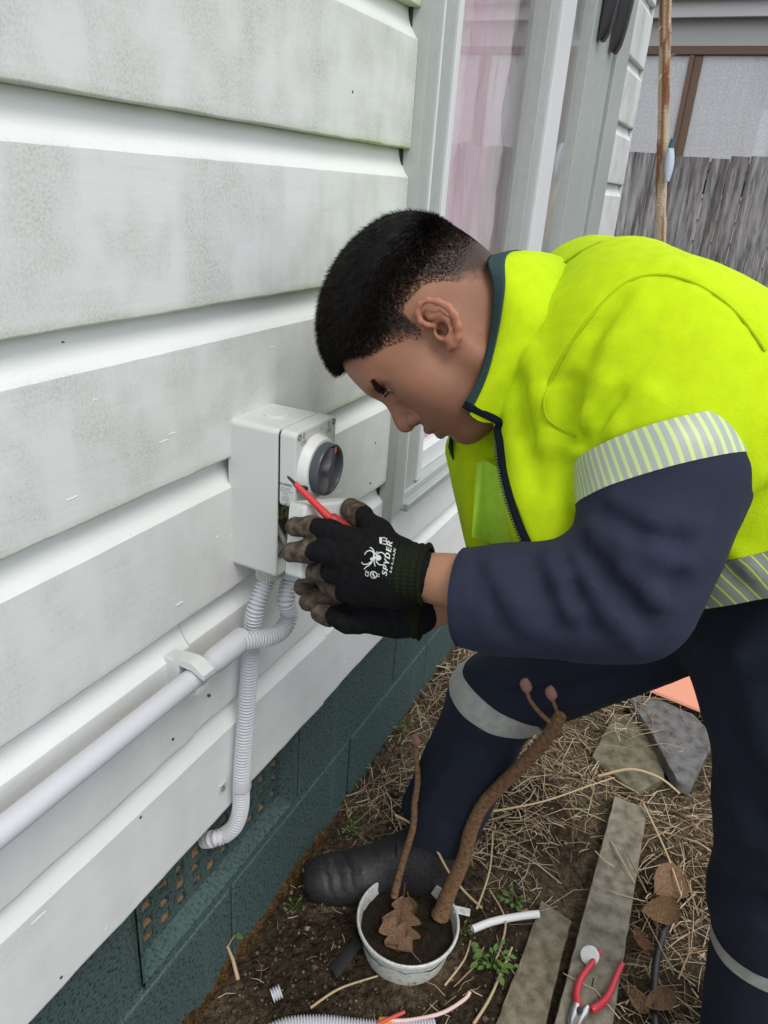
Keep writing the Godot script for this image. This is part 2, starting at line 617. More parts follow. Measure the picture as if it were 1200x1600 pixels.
func build_blocks(house: Node3D) -> void:
	var green := mat(Color.WHITE, 0.8, 0.3)
	green.albedo_color = lin(0.105, 0.165, 0.16)
	green.albedo_texture = noise_tex(0.05, 5, 61, [[0.0, Color(0.25, 0.27, 0.26)], [0.22, Color(0.55, 0.58, 0.57)], [0.34, Color(0.86, 0.88, 0.87)], [0.7, Color(1, 1, 1)], [1.0, Color(0.92, 1.0, 0.97)]], 1024)
	bumped(triplanar(green, 2.2), bump_tex(0.16, 5, 62, 14.0, 1024), 1.0)
	var mud := mat(lin(0.17, 0.115, 0.068), 0.95, 0.2)
	mud.albedo_texture = noise_tex(0.03, 5, 63, [[0.0, Color(0.3, 0.25, 0.2)], [0.5, Color(0.75, 0.7, 0.6)], [1.0, Color(1, 0.95, 0.85)]])
	bumped(triplanar(mud, 3.0), bump_tex(0.08, 5, 64, 14.0), 1.4)
	var X := -0.03
	# mortar and bedding behind the block faces
	put("mortar", box_mesh(Vector3(-0.22, -0.2, -3.30), Vector3(X - 0.007, 0.2, 1.6)), green, house)
	put("mortar", box_mesh(Vector3(-0.22, 0.205, -0.5585), Vector3(X - 0.0065, 0.47, 1.6)), green, house)
	put("mortar", box_mesh(Vector3(-0.22, 0.205, -3.30), Vector3(X - 0.0065, 0.47, -1.008)), green, house)
	var blk := func(y0: float, y1: float, z0: float, z1: float) -> void:
		var j := RNG.randf_range(-0.0015, 0.0015)
		put("concrete_block", box_mesh(Vector3(-0.20, y0, z0), Vector3(X + j, y1, z1), 0.003), green, house)
	var pitch := 0.457
	for i in range(-5, 6):
		var z := -0.782 - pitch * i
		if z - pitch < -3.35:
			blk.call(-0.05, 0.207, -3.31, z - 0.004)
			break
		blk.call(-0.05, 0.207, z - pitch + 0.004, z - 0.004)
	for i in range(-5, 6):
		var z := -0.552 - pitch * i
		if i == 0:
			continue
		if z - pitch < -3.35:
			blk.call(0.214, 0.4695, -3.31, z - 0.004)
			break
		blk.call(0.214, 0.4695, z - pitch + 0.004, z - 0.004)
	# rough bagged mortar smeared along the horizontal bed
	var bed := MB.new()
	var n := 230
	var rows := []
	for i in n + 1:
		var z := lerpf(1.5, -3.3, float(i) / n)
		var w := wob.get_noise_2d(z * 5.0, 3.0)
		rows.append([Vector3(X - 0.006, 0.2035 + w * 0.001, z), Vector3(X - 0.0012 + 0.001 * w, 0.2085 + w * 0.001, z), Vector3(X - 0.006, 0.2155 + w * 0.002, z)])
	bed.sheet(rows)
	put("mortar_bed", bed.mesh(), green, house)
	# the vent block: a splayed opening with a pierced grille set back in it
	var vent := Node3D.new()
	vent.name = "vent_block"
	house.add_child(vent)
	var za := -0.5562
	var zb := -1.002
	var ya := 0.214
	var yt := 0.4690
	var fr := MB.new()
	var gz0 := za - 0.026
	var gz1 := zb + 0.026
	var gy0 := 0.246
	var gx := X - 0.027
	fr.quad(Vector3(X, ya, za), Vector3(X, ya, zb), Vector3(X, ya + 0.016, zb), Vector3(X, ya + 0.016, za))
	fr.quad(Vector3(X, ya, za), Vector3(X, yt, za), Vector3(X - 0.0, yt, za - 0.006), Vector3(X, ya + 0.016, za - 0.006))
	fr.quad(Vector3(X, ya + 0.016, za - 0.006), Vector3(X, yt, za - 0.006), Vector3(gx, yt, gz0), Vector3(gx, gy0, gz0))
	fr.quad(Vector3(X, ya + 0.016, zb + 0.018), Vector3(gx, gy0, gz1), Vector3(gx, yt, gz1), Vector3(X, yt, zb + 0.018))
	fr.quad(Vector3(X, ya + 0.016, zb), Vector3(X, ya + 0.016, zb + 0.018), Vector3(X, yt, zb + 0.018), Vector3(X, yt, zb))
	fr.quad(Vector3(X, ya + 0.016, za - 0.006), Vector3(gx, gy0, gz0), Vector3(gx, gy0, gz1), Vector3(X, ya + 0.016, zb + 0.018))
	put("splayed_frame", fr.mesh(), green, vent)
	var g := MB.new()
	var lining := MB.new()
	var cols := 10
	var rws := 6
	var pz := (gz0 - gz1) / cols
	var py := 0.0345
	var th := 0.03
	for r in rws:
		for c in cols:
			var z0 := gz0 - pz * c
			var z1 := z0 - pz
			var y0 := gy0 + 0.006 + py * r
			var y1 := y0 + py
			var jx := RNG.randf_range(-0.001, 0.001)
			var hz0 := z0 - 0.0095 + jx
			var hz1 := z1 + 0.0095 + jx
			var hy0 := y0 + 0.0065
			var hy1 := y1 - 0.0065
			var o := [Vector3(gx, y0, z0), Vector3(gx, y0, z1), Vector3(gx, y1, z1), Vector3(gx, y1, z0)]
			var h := [Vector3(gx, hy0, hz0), Vector3(gx, hy0, hz1), Vector3(gx, hy1, hz1), Vector3(gx, hy1, hz0)]
			for e in 4:
				var f := (e + 1) % 4
				g.quad(o[e], o[f], h[f], h[e])
				# the pierced holes are unpainted behind a smear of paint, broken at the back
				var back := Vector3(-th, 0, 0)
				var k := RNG.randf_range(0.05, 0.35)
				g.quad(h[e], h[f], h[f] + back * k, h[e] + back * k)
				lining.quad(h[e] + back * k, h[f] + back * k, h[f] * 1.0 + back + Vector3(0, RNG.randf_range(-0.003, 0.003), RNG.randf_range(-0.004, 0.004)), h[e] + back)
	g.quad(Vector3(gx, gy0 - 0.002, gz0), Vector3(gx, gy0 - 0.002, gz1), Vector3(gx, gy0 + 0.006, gz1), Vector3(gx, gy0 + 0.006, gz0))
	put("grille", g.mesh(), green, vent)
	var tan_ := mat(lin(0.42, 0.27, 0.15), 0.95, 0.2)
	bumped(triplanar(tan_, 6.0), bump_tex(0.1, 4, 65, 10.0), 1.0)
	put("hole_lining", lining.mesh(), tan_, vent)
	# broken bits of timber packing and rubble lying behind the grille
	var rub := MB.new()
	for i in 60:
		var z := lerpf(gz0, gz1, RNG.randf())
		var y := gy0 + RNG.randf() * 0.16
		var s := RNG.randf_range(0.006, 0.014)
		rub.box(Vector3(gx - 0.062 - s, y - s, z - s), Vector3(gx - 0.05, y + s, z + s * 0.7), 0.002)
	var rb := put("rubble", rub.mesh(), tan_, vent)
	rb.set_meta("kind", "stuff")
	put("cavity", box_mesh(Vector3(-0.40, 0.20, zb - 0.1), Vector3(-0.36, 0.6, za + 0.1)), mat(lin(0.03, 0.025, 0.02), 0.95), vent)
	# unpainted footing concrete and splashed clay along the foot of the wall
	var foot := MB.new()
	rows = []
	n = 420
	var fn := noise(5.0, 4, 66)
	for i in n + 1:
		var z := lerpf(0.6, -3.3, float(i) / n)
		var a := fn.get_noise_2d(z * 2.0, 1.0)
		var b := fn.get_noise_2d(z * 6.0, 9.0)
		var h := 0.030 + 0.034 * a + 0.022 * b
		var w := 0.016 + 0.014 * b + 0.012 * a
		var row := []
		for k in 7:
			var t := k / 6.0
			var bx := fn.get_noise_3d(z * 9.0, t * 3.0, 4.0) * 0.009
			row.append(Vector3(X + maxf(0.0, w * (1.0 - t) + bx * sin(t * PI)) + (0.0006 if k < 6 else -0.004), lerpf(-0.03, h, t), z))
		rows.append(row)
	foot.sheet(rows)
	put("footing_edge", foot.mesh(), mud, house)


func build_window(house: Node3D, W0: float, W1: float) -> void:
	var win := Node3D.new()
	win.name = "window"
	house.add_child(win)
	var alu := mat(lin(0.46, 0.50, 0.485), 0.38, 0.5, 0.15)
	alu.albedo_texture = noise_tex(0.02, 4, 71, [[0.0, Color(0.95, 0.96, 0.95)], [1.0, Color(1, 1, 1)]])
	triplanar(alu, 3.0)
	var bright := mat(lin(0.74, 0.76, 0.78), 0.35, 0.5)
	var seal := mat(lin(0.02, 0.02, 0.022), 0.6)
	var yb := 0.778
	var yt := 2.16
	var vbar := func(n: String, x0: float, x1: float, z0: float, z1: float, y0: float, y1: float, m: Material) -> void:
		put(n, box_mesh(Vector3(x0, y0, z1), Vector3(x1, y1, z0), 0.0015), m, win)
	# near jamb: a stepped section
	vbar.call("jamb", -0.10, 0.016, W0 - 0.006, W0 - 0.052, yb, yt, alu)
	vbar.call("jamb_bead", -0.03, 0.020, W0 - 0.0525, W0 - 0.056, yb, yt, bright)
	vbar.call("jamb", -0.10, 0.004, W0 - 0.0565, W0 - 0.140, yb + 0.03, yt - 0.03, alu)
	vbar.call("jamb_bead", -0.05, 0.010, W0 - 0.1405, W0 - 0.160, yb + 0.033, yt - 0.03, bright)
	# far jamb and fixed stile with the closing line between them
	vbar.call("jamb", -0.10, 0.014, -2.790, W1 - 0.0, yb, yt, alu)
	vbar.call("jamb_bead", -0.06, 0.022, -2.700, -2.788, yb + 0.033, yt - 0.03, alu)
	vbar.call("stile", -0.05, 0.010, -2.570, -2.692, yb + 0.033, yt - 0.03, alu)
	vbar.call("seal", -0.05, 0.002, -2.6925, -2.6995, yb + 0.033, yt - 0.03, seal)
	vbar.call("stile", -0.05, 0.012, -2.370, -2.5545, yb + 0.033, yt - 0.03, alu)
	vbar.call("seal", -0.05, 0.002, -2.555, -2.5695, yb + 0.033, yt - 0.03, seal)
	# meeting stile of the near pane
	vbar.call("meeting_stile", -0.045, -0.004, -2.000, -2.070, yb + 0.033, yt - 0.03, alu)
	vbar.call("meeting_stile", -0.045, 0.004, -2.0705, -2.195, yb + 0.033, yt - 0.03, bright)
	# head, sill and sash rails
	put("head", box_mesh(Vector3(-0.10, yt - 0.028, W1 + 0.001), Vector3(0.03, yt + 0.01, W0 - 0.001), 0.002), alu, win)
	var sill := MB.new()
	sill.box(Vector3(-0.10, yb - 0.004, W1 + 0.001), Vector3(0.030, yb + 0.014, W0 - 0.0535), 0.002)
	sill.box(Vector3(-0.10, yb + 0.0142, W1 + 0.002), Vector3(0.012, yb + 0.0295, W0 - 0.057), 0.002)
	put("sill", sill.mesh(), alu, win)
	put("bottom_rail", box_mesh(Vector3(-0.045, yb + 0.030, -1.9995), Vector3(-0.012, yb + 0.078, W0 - 0.1605), 0.002), bright, win)
	put("bottom_rail", box_mesh(Vector3(-0.045, yb + 0.030, -2.3695), Vector3(-0.001, yb + 0.070, -2.1955), 0.002), alu, win)
	# torn flashing standing off the near jamb
	var fl := MB.new()
	var rows := []
	for i in 41:
		var y := lerpf(yb - 0.035, yt, i / 40.0)
		var w := wob.get_noise_2d(y * 6.0, 7.0) * 0.003
		rows.append([Vector3(-0.012, y, W0 + 0.0005 - w), Vector3(0.010 + w, y, W0 - 0.003 + w), Vector3(0.0165, y, W0 - 0.0055)])
	fl.sheet(rows)
	put("flashing", fl.mesh(), alu, win)
	var gap := mat(lin(0.05, 0.05, 0.045), 0.9)
	put("packing", box_mesh(Vector3(-0.06, yb - 0.03, W0 - 0.005), Vector3(-0.0125, yt, W0 + 0.004)), gap, win)
	# glass
	var glass := mat(Color(0.92, 0.95, 0.95, 0.06), 0.0, 0.5)
	glass.transparency = BaseMaterial3D.TRANSPARENCY_ALPHA
	var p1 := put("pane", box_mesh(Vector3(-0.034, yb + 0.06, -2.01), Vector3(-0.030, yt - 0.03, W0 - 0.15)), glass, win)
	p1.set_meta("label", "near window pane with a pink curtain behind")
	put("pane", box_mesh(Vector3(-0.008, yb + 0.06, -2.375), Vector3(-0.004, yt - 0.03, -2.19)), glass, win)
	# sheer curtain, pink towards the near jamb, gathered in folds
	var cur := MB.new()
	rows = []
	var uvs := []
	var cn := noise(6.0, 3, 72)
	for j in 30:
		var t := j / 29.0
		var y := lerpf(0.80, 2.14, t)
		var row := []
		var ur := []
		for i in 150:
			var z := lerpf(W0 - 0.04, -2.62, i / 149.0)
			var x := -0.105 + 0.018 * sin(z * 62.0 + 3.0 * cn.get_noise_2d(z * 2.0, y * 0.4)) + 0.012 * cn.get_noise_2d(z * 7.0, y * 0.7)
			row.append(Vector3(x, y + 0.012 * cn.get_noise_2d(z * 9.0, 4.0) * (1.0 - t), z))
			ur.append(Vector2((z - W0) / -0.8, y))
		rows.append(row)
		uvs.append(ur)
	cur.sheet(rows, false, uvs)
	var sheer := mat(Color.WHITE, 0.9, 0.2)
	var gi := Gradient.new()
	gi.offsets = PackedFloat32Array([0.0, 0.12, 0.3, 0.5, 0.62, 1.0])
	gi.colors = PackedColorArray([Color(0.88, 0.76, 0.79), Color(0.92, 0.84, 0.86), Color(0.94, 0.89, 0.90), Color(0.92, 0.85, 0.87), Color(0.87, 0.75, 0.81), Color(0.90, 0.87, 0.88)])
	var gt := GradientTexture2D.new()
	gt.gradient = gi
	gt.width = 256
	gt.height = 8
	sheer.albedo_texture = gt
	sheer.backlight_enabled = true
	sheer.backlight = Color(0.4, 0.34, 0.35)
	put("curtain", cur.mesh(), sheer, win)
	# black pull handles on the two stiles
	var black := mat(lin(0.012, 0.012, 0.014), 0.45)
	for hz in [-2.445, -2.632]:
		var hm := MB.new()
		var prof := []
		for i in 13:
			var t := i / 12.0
			prof.append([lerpf(1.80, 2.06, t), 0.012 + 0.026 * pow(sin(clampf(t * 1.1, 0.0, 1.0) * PI * 0.5), 0.5)])
		var hr := []
		for p in prof:
			var w: float = 0.022 if hz > -2.5 else 0.026
			hr.append([Vector3(0.0185, p[0], hz + w), Vector3(0.0185 + p[1], p[0], hz + w * 0.8), Vector3(0.0185 + p[1], p[0], hz - w * 0.8), Vector3(0.0185, p[0], hz - w)])
		hm.sheet(hr)
		hm.quad(hr[0][0], hr[0][3], hr[0][2], hr[0][1])
		put("handle", hm.mesh(), black, win)


# ---------------------------------------------------------------- neighbours
func build_background() -> void:
	# fence of grey weathered palings
	var fence := thing("fence", "weathered grey timber paling fence below the brown framed windows", "fence", Vector3.ZERO)
	var woods := []
	for i in 4:
		var w := mat(lin(0.30 + 0.03 * i, 0.29 + 0.03 * i, 0.29 + 0.03 * i), 0.9, 0.2)
		w.albedo_texture = noise_tex(0.012, 5, 80 + i, [[0.0, Color(0.52, 0.51, 0.51)], [0.35, Color(0.80, 0.79, 0.79)], [0.6, Color(0.94, 0.94, 0.95)], [1.0, Color(1, 1, 1)]])
		w.uv1_scale = Vector3(1, 1, 1)
		bumped(w, bump_tex(0.02, 4, 90 + i, 10.0), 0.8)
		woods.append(w)
	var variants := []
	for v in 4:
		var m := MB.new()
		var rows := []
		var uvs := []
		for j in 13:
			var t := j / 12.0
			var y := lerpf(-0.02, 1.66, t)
			var b := 0.0025 * sin(t * 9.0 + v)
			var hw := 0.0485 + 0.0015 * wob.get_noise_2d(y * 8.0, v * 9.0)
			rows.append([Vector3(-hw, y, -0.011 + b), Vector3(-hw, y, 0.009 + b), Vector3(-hw + 0.004, y, 0.011 + b), Vector3(hw - 0.004, y, 0.011 + b), Vector3(hw, y, 0.009 + b), Vector3(hw, y, -0.011 + b)])
			var ur := []
			for u in [0.0, 0.03, 0.05, 0.3, 0.33, 0.36]:
				ur.append(Vector2(u + v * 0.23, y * 0.16))
			uvs.append(ur)
		m.sheet(rows, false, uvs)
		var top: Array = rows[12]
		m.quad(top[1], top[4], top[5], top[0])
		variants.append(m.mesh())
	var x := -2.6
	while x < 3.4:
		var o := put("paling", variants[RNG.randi() % 4], woods[RNG.randi() % 4], fence, Vector3(x, RNG.randf_range(-0.014, 0.008), -5.0 + RNG.randf_range(-0.003, 0.004)), Vector3(0, RNG.randf_range(-0.02, 0.02), RNG.randf_range(-0.003, 0.003)))
		x += 0.0988 + RNG.randf_range(0.0, 0.0042)
	for y in [0.3, 0.95, 1.5]:
		put("rail", box_mesh(Vector3(-2.7, y - 0.04, -5.07), Vector3(3.5, y + 0.04, -5.02), 0.003), woods[0], fence)
	# the neighbour's house: cream weatherboards, brown window joinery, white eaves
	var nb := thing("neighbouring_house", "neighbour's house with brown framed windows above the grey fence", "house", Vector3.ZERO)
	var cream := mat(lin(0.58, 0.54, 0.46), 0.7)
	cream.albedo_texture = noise_tex(0.01, 4, 95, [[0.0, Color(0.85, 0.85, 0.83)], [1.0, Color(1, 1, 1)]])
	triplanar(cream, 0.6)
	var brown := mat(lin(0.14, 0.085, 0.055), 0.6)
	var white := mat(lin(0.62, 0.61, 0.60), 0.6)
	var ZW := -6.6
	for i in 17:
		var y := 0.1 + 0.15 * i
		var m := MB.new()
		m.quad(Vector3(-6, y, ZW + 0.018), Vector3(8, y, ZW + 0.018), Vector3(8, y + 0.152, ZW), Vector3(-6, y + 0.152, ZW))
		m.quad(Vector3(-6, y, ZW), Vector3(8, y, ZW), Vector3(8, y, ZW + 0.018), Vector3(-6, y, ZW + 0.018))
		put("weatherboard", m.mesh(), cream, nb)
	put("wall", box_mesh(Vector3(-6, 0.0, ZW - 0.2), Vector3(8, 2.7, ZW - 0.03)), cream, nb)
	# window band
	var wy0 := 1.70
	var wy1 := 2.385
	var glassn := mat(Color(0.9, 0.92, 0.93, 0.10), 0.02, 0.5)
	glassn.transparency = BaseMaterial3D.TRANSPARENCY_ALPHA
	var lace := mat(lin(0.72, 0.71, 0.72), 0.9, 0.2)
	lace.albedo_texture = noise_tex(0.06, 3, 97, [[0.0, Color(0.80, 0.80, 0.81)], [0.5, Color(0.92, 0.92, 0.93)], [1.0, Color(1, 1, 1)]], 512, FastNoiseLite.TYPE_CELLULAR)
	lace.uv1_scale = Vector3(2.2, 2.2, 1)
	var wn := Node3D.new()
	wn.name = "window"
	nb.add_child(wn)
	var fz := ZW + 0.05
	put("head", box_mesh(Vector3(-2.2, wy1, ZW - 0.02), Vector3(3.4, wy1 + 0.055, fz), 0.004), brown, wn)
	put("sill", box_mesh(Vector3(-2.2, wy0 - 0.06, ZW - 0.02), Vector3(3.4, wy0, fz + 0.03), 0.004), brown, wn)
	var posts := [-2.17, -1.55, -0.93, -0.205, 0.475, 1.1, 1.75, 2.4, 3.05]
	for px in posts:
		put("mullion", box_mesh(Vector3(px - 0.044, wy0 + 0.001, ZW - 0.02), Vector3(px - 0.012, wy1 - 0.001, fz - 0.003), 0.003), brown, wn)
		put("mullion", box_mesh(Vector3(px - 0.0115, wy0 + 0.001, ZW - 0.02), Vector3(px + 0.044, wy1 - 0.001, fz - 0.016), 0.003), brown, wn)
	for i in posts.size() - 1:
		var a: float = posts[i] + 0.045
		var b: float = posts[i + 1] - 0.045
		put("pane", box_mesh(Vector3(a, wy0 + 0.001, ZW + 0.026), Vector3(b, wy1 - 0.001, ZW + 0.030)), glassn, wn)
		var cm := MB.new()
		var rows2 := []
		var uvs2 := []
		for j in 8:
			var y := lerpf(wy0 + 0.004, wy1 - 0.004, j / 7.0)
			var row := []
			var ur := []
			for k in 40:
				var xx := lerpf(a + 0.004, b - 0.004, k / 39.0)
				row.append(Vector3(xx, y, ZW + 0.021 + 0.0035 * sin(xx * 75.0 + i) * (0.5 + 0.5 * wob.get_noise_2d(xx * 2.0, i * 4.0))))
				ur.append(Vector2(xx, y))
			rows2.append(row)
			uvs2.append(ur)
		cm.sheet(rows2, false, uvs2)
		put("lace_curtain", cm.mesh(), lace, wn)
	put("frieze", box_mesh(Vector3(-6, wy1 + 0.058, ZW - 0.02), Vector3(8, 2.62, ZW + 0.03)), mat(lin(0.46, 0.45, 0.43), 0.7), nb)
	put("soffit", box_mesh(Vector3(-6, 2.622, ZW - 0.1), Vector3(8, 2.64, ZW + 0.10)), white, nb)
	put("fascia", box_mesh(Vector3(-6, 2.60, ZW + 0.102), Vector3(8, 2.74, ZW + 0.125), 0.003), white, nb)
	var gut := MB.new()
	var gr := []
	for gx in [-6.0, 8.0]:
		var row := []
		for k in 9:
			var an := PI * k / 8.0
			row.append(Vector3(gx, 2.75 - 0.055 * sin(an), ZW + 0.18 + 0.052 * cos(an)))
		gr.append(row)
	gut.sheet(gr)
	put("gutter", gut.mesh(), white, nb)
	var rm := MB.new()
	rm.quad(Vector3(-6, 2.74, ZW + 0.14), Vector3(8, 2.74, ZW + 0.14), Vector3(8, 4.6, ZW - 4.0), Vector3(-6, 4.6, ZW - 4.0))
	var roofm := mat(lin(0.42, 0.38, 0.36), 0.9)
	roofm.albedo_texture = noise_tex(0.2, 3, 98, [[0.0, Color(0.5, 0.5, 0.5)], [1.0, Color(1, 1, 1)]])
	triplanar(roofm, 1.5)
	put("roof", rm.mesh(), roofm, nb)


# ---------------------------------------------------------------- the electrical work
func rounded_loop(w: float, h: float, r: float, n := 5) -> Array:
	var out := []
	for c in 4:
		var cx: float = (w - r) * [1, -1, -1, 1][c]
		var cy: float = (h - r) * [1, 1, -1, -1][c]
		for i in n + 1:
			var a := PI / 2 * c + PI / 2 * i / n
			out.append(Vector2(cx + cos(a) * r, cy + sin(a) * r))
	return out


# a rounded box standing out along +x from o, as rows of loops; prof = [[x, inset], ...]
func loft_x(m: MB, o: Vector3, hz: float, hy: float, r: float, prof: Array, cap_first := false, cap_last := true) -> void:
	var loops := []
	for p in prof:
		var row := PackedVector3Array()
		var rr := maxf(0.0008, r - p[1])
		for q in rounded_loop(hz - p[1], hy - p[1], rr):
			row.append(o + Vector3(p[0], q.y, -q.x))
		loops.append(row)
	for i in loops.size() - 1:
		var two := [loops[i], loops[i + 1]]
		m.sheet(two, true)
	for e in 2:
		if (e == 0 and cap_first) or (e == 1 and cap_last):
			var row: PackedVector3Array = loops[0] if e == 0 else loops[loops.size() - 1]
			var mid := Vector3.ZERO
			for q in row:
				mid += q
			var c := m.vert(mid / row.size())
			var ids := PackedInt32Array()
			for q in row:
				ids.append(m.vert(q))
			for i in ids.size():
				var k := (i + 1) % ids.size()
				if e == 0:
					m.tri_i(c, ids[k], ids[i])
				else:
					m.tri_i(c, ids[i], ids[k])


func disc_x(m: MB, o: Vector3, prof: Array, n := 36) -> void:
	# prof = [[x, radius], ...] turned about the x axis through o
	for i in prof.size() - 1:
		var two := []
		for e in 2:
			var row := PackedVector3Array()
			for k in n:
				var a := TAU * k / n
				row.append(o + Vector3(prof[i + e][0], sin(a) * prof[i + e][1], -cos(a) * prof[i + e][1]))
			two.append(row)
		m.sheet(two, true)


func text_on(words: String, size: float, o: Vector3, right: Vector3, up: Vector3, m: Material, parent: Node, n := "lettering", font := "Droid Sans", bold := true) -> MeshInstance3D:
	var t := TextMesh.new()
	t.text = words
	var f := SystemFont.new()
	f.font_names = PackedStringArray([font])
	f.font_weight = 700 if bold else 400
	t.font = f
	t.font_size = 32
	t.pixel_size = size / 24.0
	t.depth = 0.0
	var node := put(n, t, m, parent)
	node.transform = Transform3D(Basis(right, up, right.cross(up)), o)
	return node


func corrugated(m: MB, pts: Array, r: float, pitch: float, sides := 16) -> void:
	var path := resample(pts, pitch / 5.0)
	var rad := []
	for i in path.size():
		rad.append(r - [0.0, 0.0, 0.0002, 0.0034, 0.0034][i % 5])
	m.tube(path, rad, sides, true)


func build_objects() -> void:
	var pale := mat(lin(0.60, 0.635, 0.625), 0.42, 0.5)
	var grey := mat(lin(0.56, 0.575, 0.62), 0.36, 0.5)
	var dark := mat(lin(0.02, 0.021, 0.023), 0.6)
	var ink := mat(lin(0.03, 0.03, 0.035), 0.6)
	var steel := mat(lin(0.55, 0.55, 0.54), 0.3, 0.5, 0.9)
	# ---- the isolator switch enclosure
	var box := thing("isolator_box", "pale grey rotary isolator switch box on the wall with its lower cover off", "switch box", Vector3(0.0, 0.89, -0.811))
	var hz := 0.051
	var hy := 0.1075
	var mid := Vector3(0, hy, 0)
	var m := MB.new()
	loft_x(m, mid, hz, hy, 0.008, [[-0.004, 0.0], [0.069, 0.0], [0.072, 0.0006], [0.073, 0.002], [0.073, 0.0035], [0.006, 0.0038]], false, true)
	put("case", m.mesh(), pale, box)
	m = MB.new()
	var lid_mid := Vector3(0, 0.163, 0)
	loft_x(m, lid_mid, hz - 0.0018, 0.0510, 0.007, [[0.070, 0.0022], [0.0775, 0.0022]], false, false)
	put("gasket", m.mesh(), dark, box)
	m = MB.new()
	loft_x(m, lid_mid, hz, 0.0525, 0.008, [[0.0768, 0.0012], [0.0776, 0.0], [0.098, 0.0], [0.1002, 0.0007], [0.101, 0.0028]], true, true)
	var cover := put("switch_cover", m.mesh(), pale, box)
	var dial := Vector3(0.101, 0.158, 0.004)
	m = MB.new()
	disc_x(m, dial, [[0.0, 0.0445], [0.003, 0.0435], [0.0105, 0.0405], [0.0125, 0.039], [0.0125, 0.03]])
	put("dial_boss", m.mesh(), mat(lin(0.66, 0.68, 0.68), 0.4), box)
	m = MB.new()
	disc_x(m, dial, [[0.0126, 0.0352], [0.0235, 0.0352], [0.0250, 0.0343], [0.0250, 0.0312], [0.0235, 0.0302], [0.0170, 0.0290], [0.0170, 0.0]], 48)
	var charcoal := mat(lin(0.062, 0.068, 0.080), 0.38, 0.5)
	var knob := put("dial", m.mesh(), charcoal, box)
	m = MB.new()
	# the grip: a bar across the dial, waisted to a hub in the middle
	var rows := []
	for i in 15:
		var t := lerpf(-1.0, 1.0, i / 14.0)
		var w := 0.0042 + 0.0058 * exp(-pow(t / 0.22, 2.0)) + 0.0016 * absf(t)
		var c := dial + Vector3(0.0, t * 0.0300 * 0.97, -t * 0.0300 * 0.22)
		var s := Vector3(0, 0.22, 0.97)
		rows.append([c + Vector3(0.0168, 0, 0) + s * (w + 0.003), c + Vector3(0.0262, 0, 0) + s * w, c + Vector3(0.0270, 0, 0) + s * (w - 0.0012), c + Vector3(0.0270, 0, 0) - s * (w - 0.0012), c + Vector3(0.0262, 0, 0) - s * w, c + Vector3(0.0168, 0, 0) - s * (w + 0.003)])
	m.sheet(rows)
	put("grip", m.mesh(), charcoal, knob)
	put("pointer", box_mesh(dial + Vector3(0.0271, 0.0225, -0.0085), dial + Vector3(0.0278, 0.0300, -0.0050)), mat(lin(0.55, 0.16, 0.08), 0.5), knob)
	m = MB.new()
	m.box(dial + Vector3(0.0, -0.021, 0.030), dial + Vector3(0.0122, -0.013, 0.046), 0.002)
	put("lock_slot", m.mesh(), dark, box)
	for sy in [-1, 1]:
		for sz in [-1, 1]:
			m = MB.new()
			disc_x(m, lid_mid + Vector3(0.1011, sy * 0.0452, sz * 0.0435), [[0.0, 0.0042], [0.0008, 0.0040], [0.0008, 0.0026], [-0.0015, 0.0024], [-0.0015, 0.0]], 14)
			put("cover_screw", m.mesh(), mat(lin(0.22, 0.22, 0.21), 0.4, 0.5, 0.6), box)
	var plug := MB.new()
	plug.lathe([Vector2(0.0, 0.0026), Vector2(0.0150, 0.0026), Vector2(0.0168, 0.0018), Vector2(0.0172, 0.0)], 36, Vector3(0.036, 0.2150, -0.002))
	put("top_plug", plug.mesh(), pale, box)
	# lettering on the cover; right is -z, up is +y, it faces +x
	var rt := Vector3(0, 0, -1)
	var up := Vector3.UP
	text_on("0", 0.0075, Vector3(0.1013, 0.2075, 0.0330), rt, up, ink, cover, "lettering", "Droid Sans", false)
	text_on("OFF", 0.0062, Vector3(0.1013, 0.1985, 0.0325), rt, up, ink, cover, "lettering", "Droid Sans", false)
	text_on("I", 0.0075, Vector3(0.1013, 0.2075, -0.0300), rt, up, ink, cover)
	text_on("ON", 0.0062, Vector3(0.1013, 0.1985, -0.0300), rt, up, ink, cover, "lettering", "Droid Sans", false)
	text_on("C E", 0.0042, Vector3(0.1013, 0.2062, -0.0110), rt, up, ink, cover, "lettering", "Droid Sans", false)
	var faint := mat(lin(0.16, 0.17, 0.17), 0.6)
	# side label: right is +x on the face that looks to +z
	var side := 0.0512
	var sx := Vector3.RIGHT
	var lines := [["KOUMEI", 0.0036, 0.0045], ["Enclosed", 0.0026, 0.0098], ["Isolator Switch", 0.0026, 0.0134], ["Series", 0.0026, 0.0170], ["IP66", 0.0021, 0.0215], ["AC 440V", 0.0021, 0.0243], ["50/60Hz", 0.0021, 0.0271]]
	for l in lines:
		var t := text_on(l[0], l[1], Vector3(0.0865, 0.1480 - l[2], side), sx, up, faint if l[1] < 0.003 else ink, cover, "lettering", "Droid Sans", l[1] > 0.003)
	text_on("C E", 0.0055, Vector3(0.0910, 0.1150, side), sx, up, ink, cover, "lettering", "Droid Sans", false)
	# inside the open lower half
	m = MB.new()
	m.box(Vector3(0.006, 0.020, -0.044), Vector3(0.030, 0.095, 0.044), 0.002)
	put("switch_body", m.mesh(), mat(lin(0.05, 0.055, 0.05), 0.6), box)
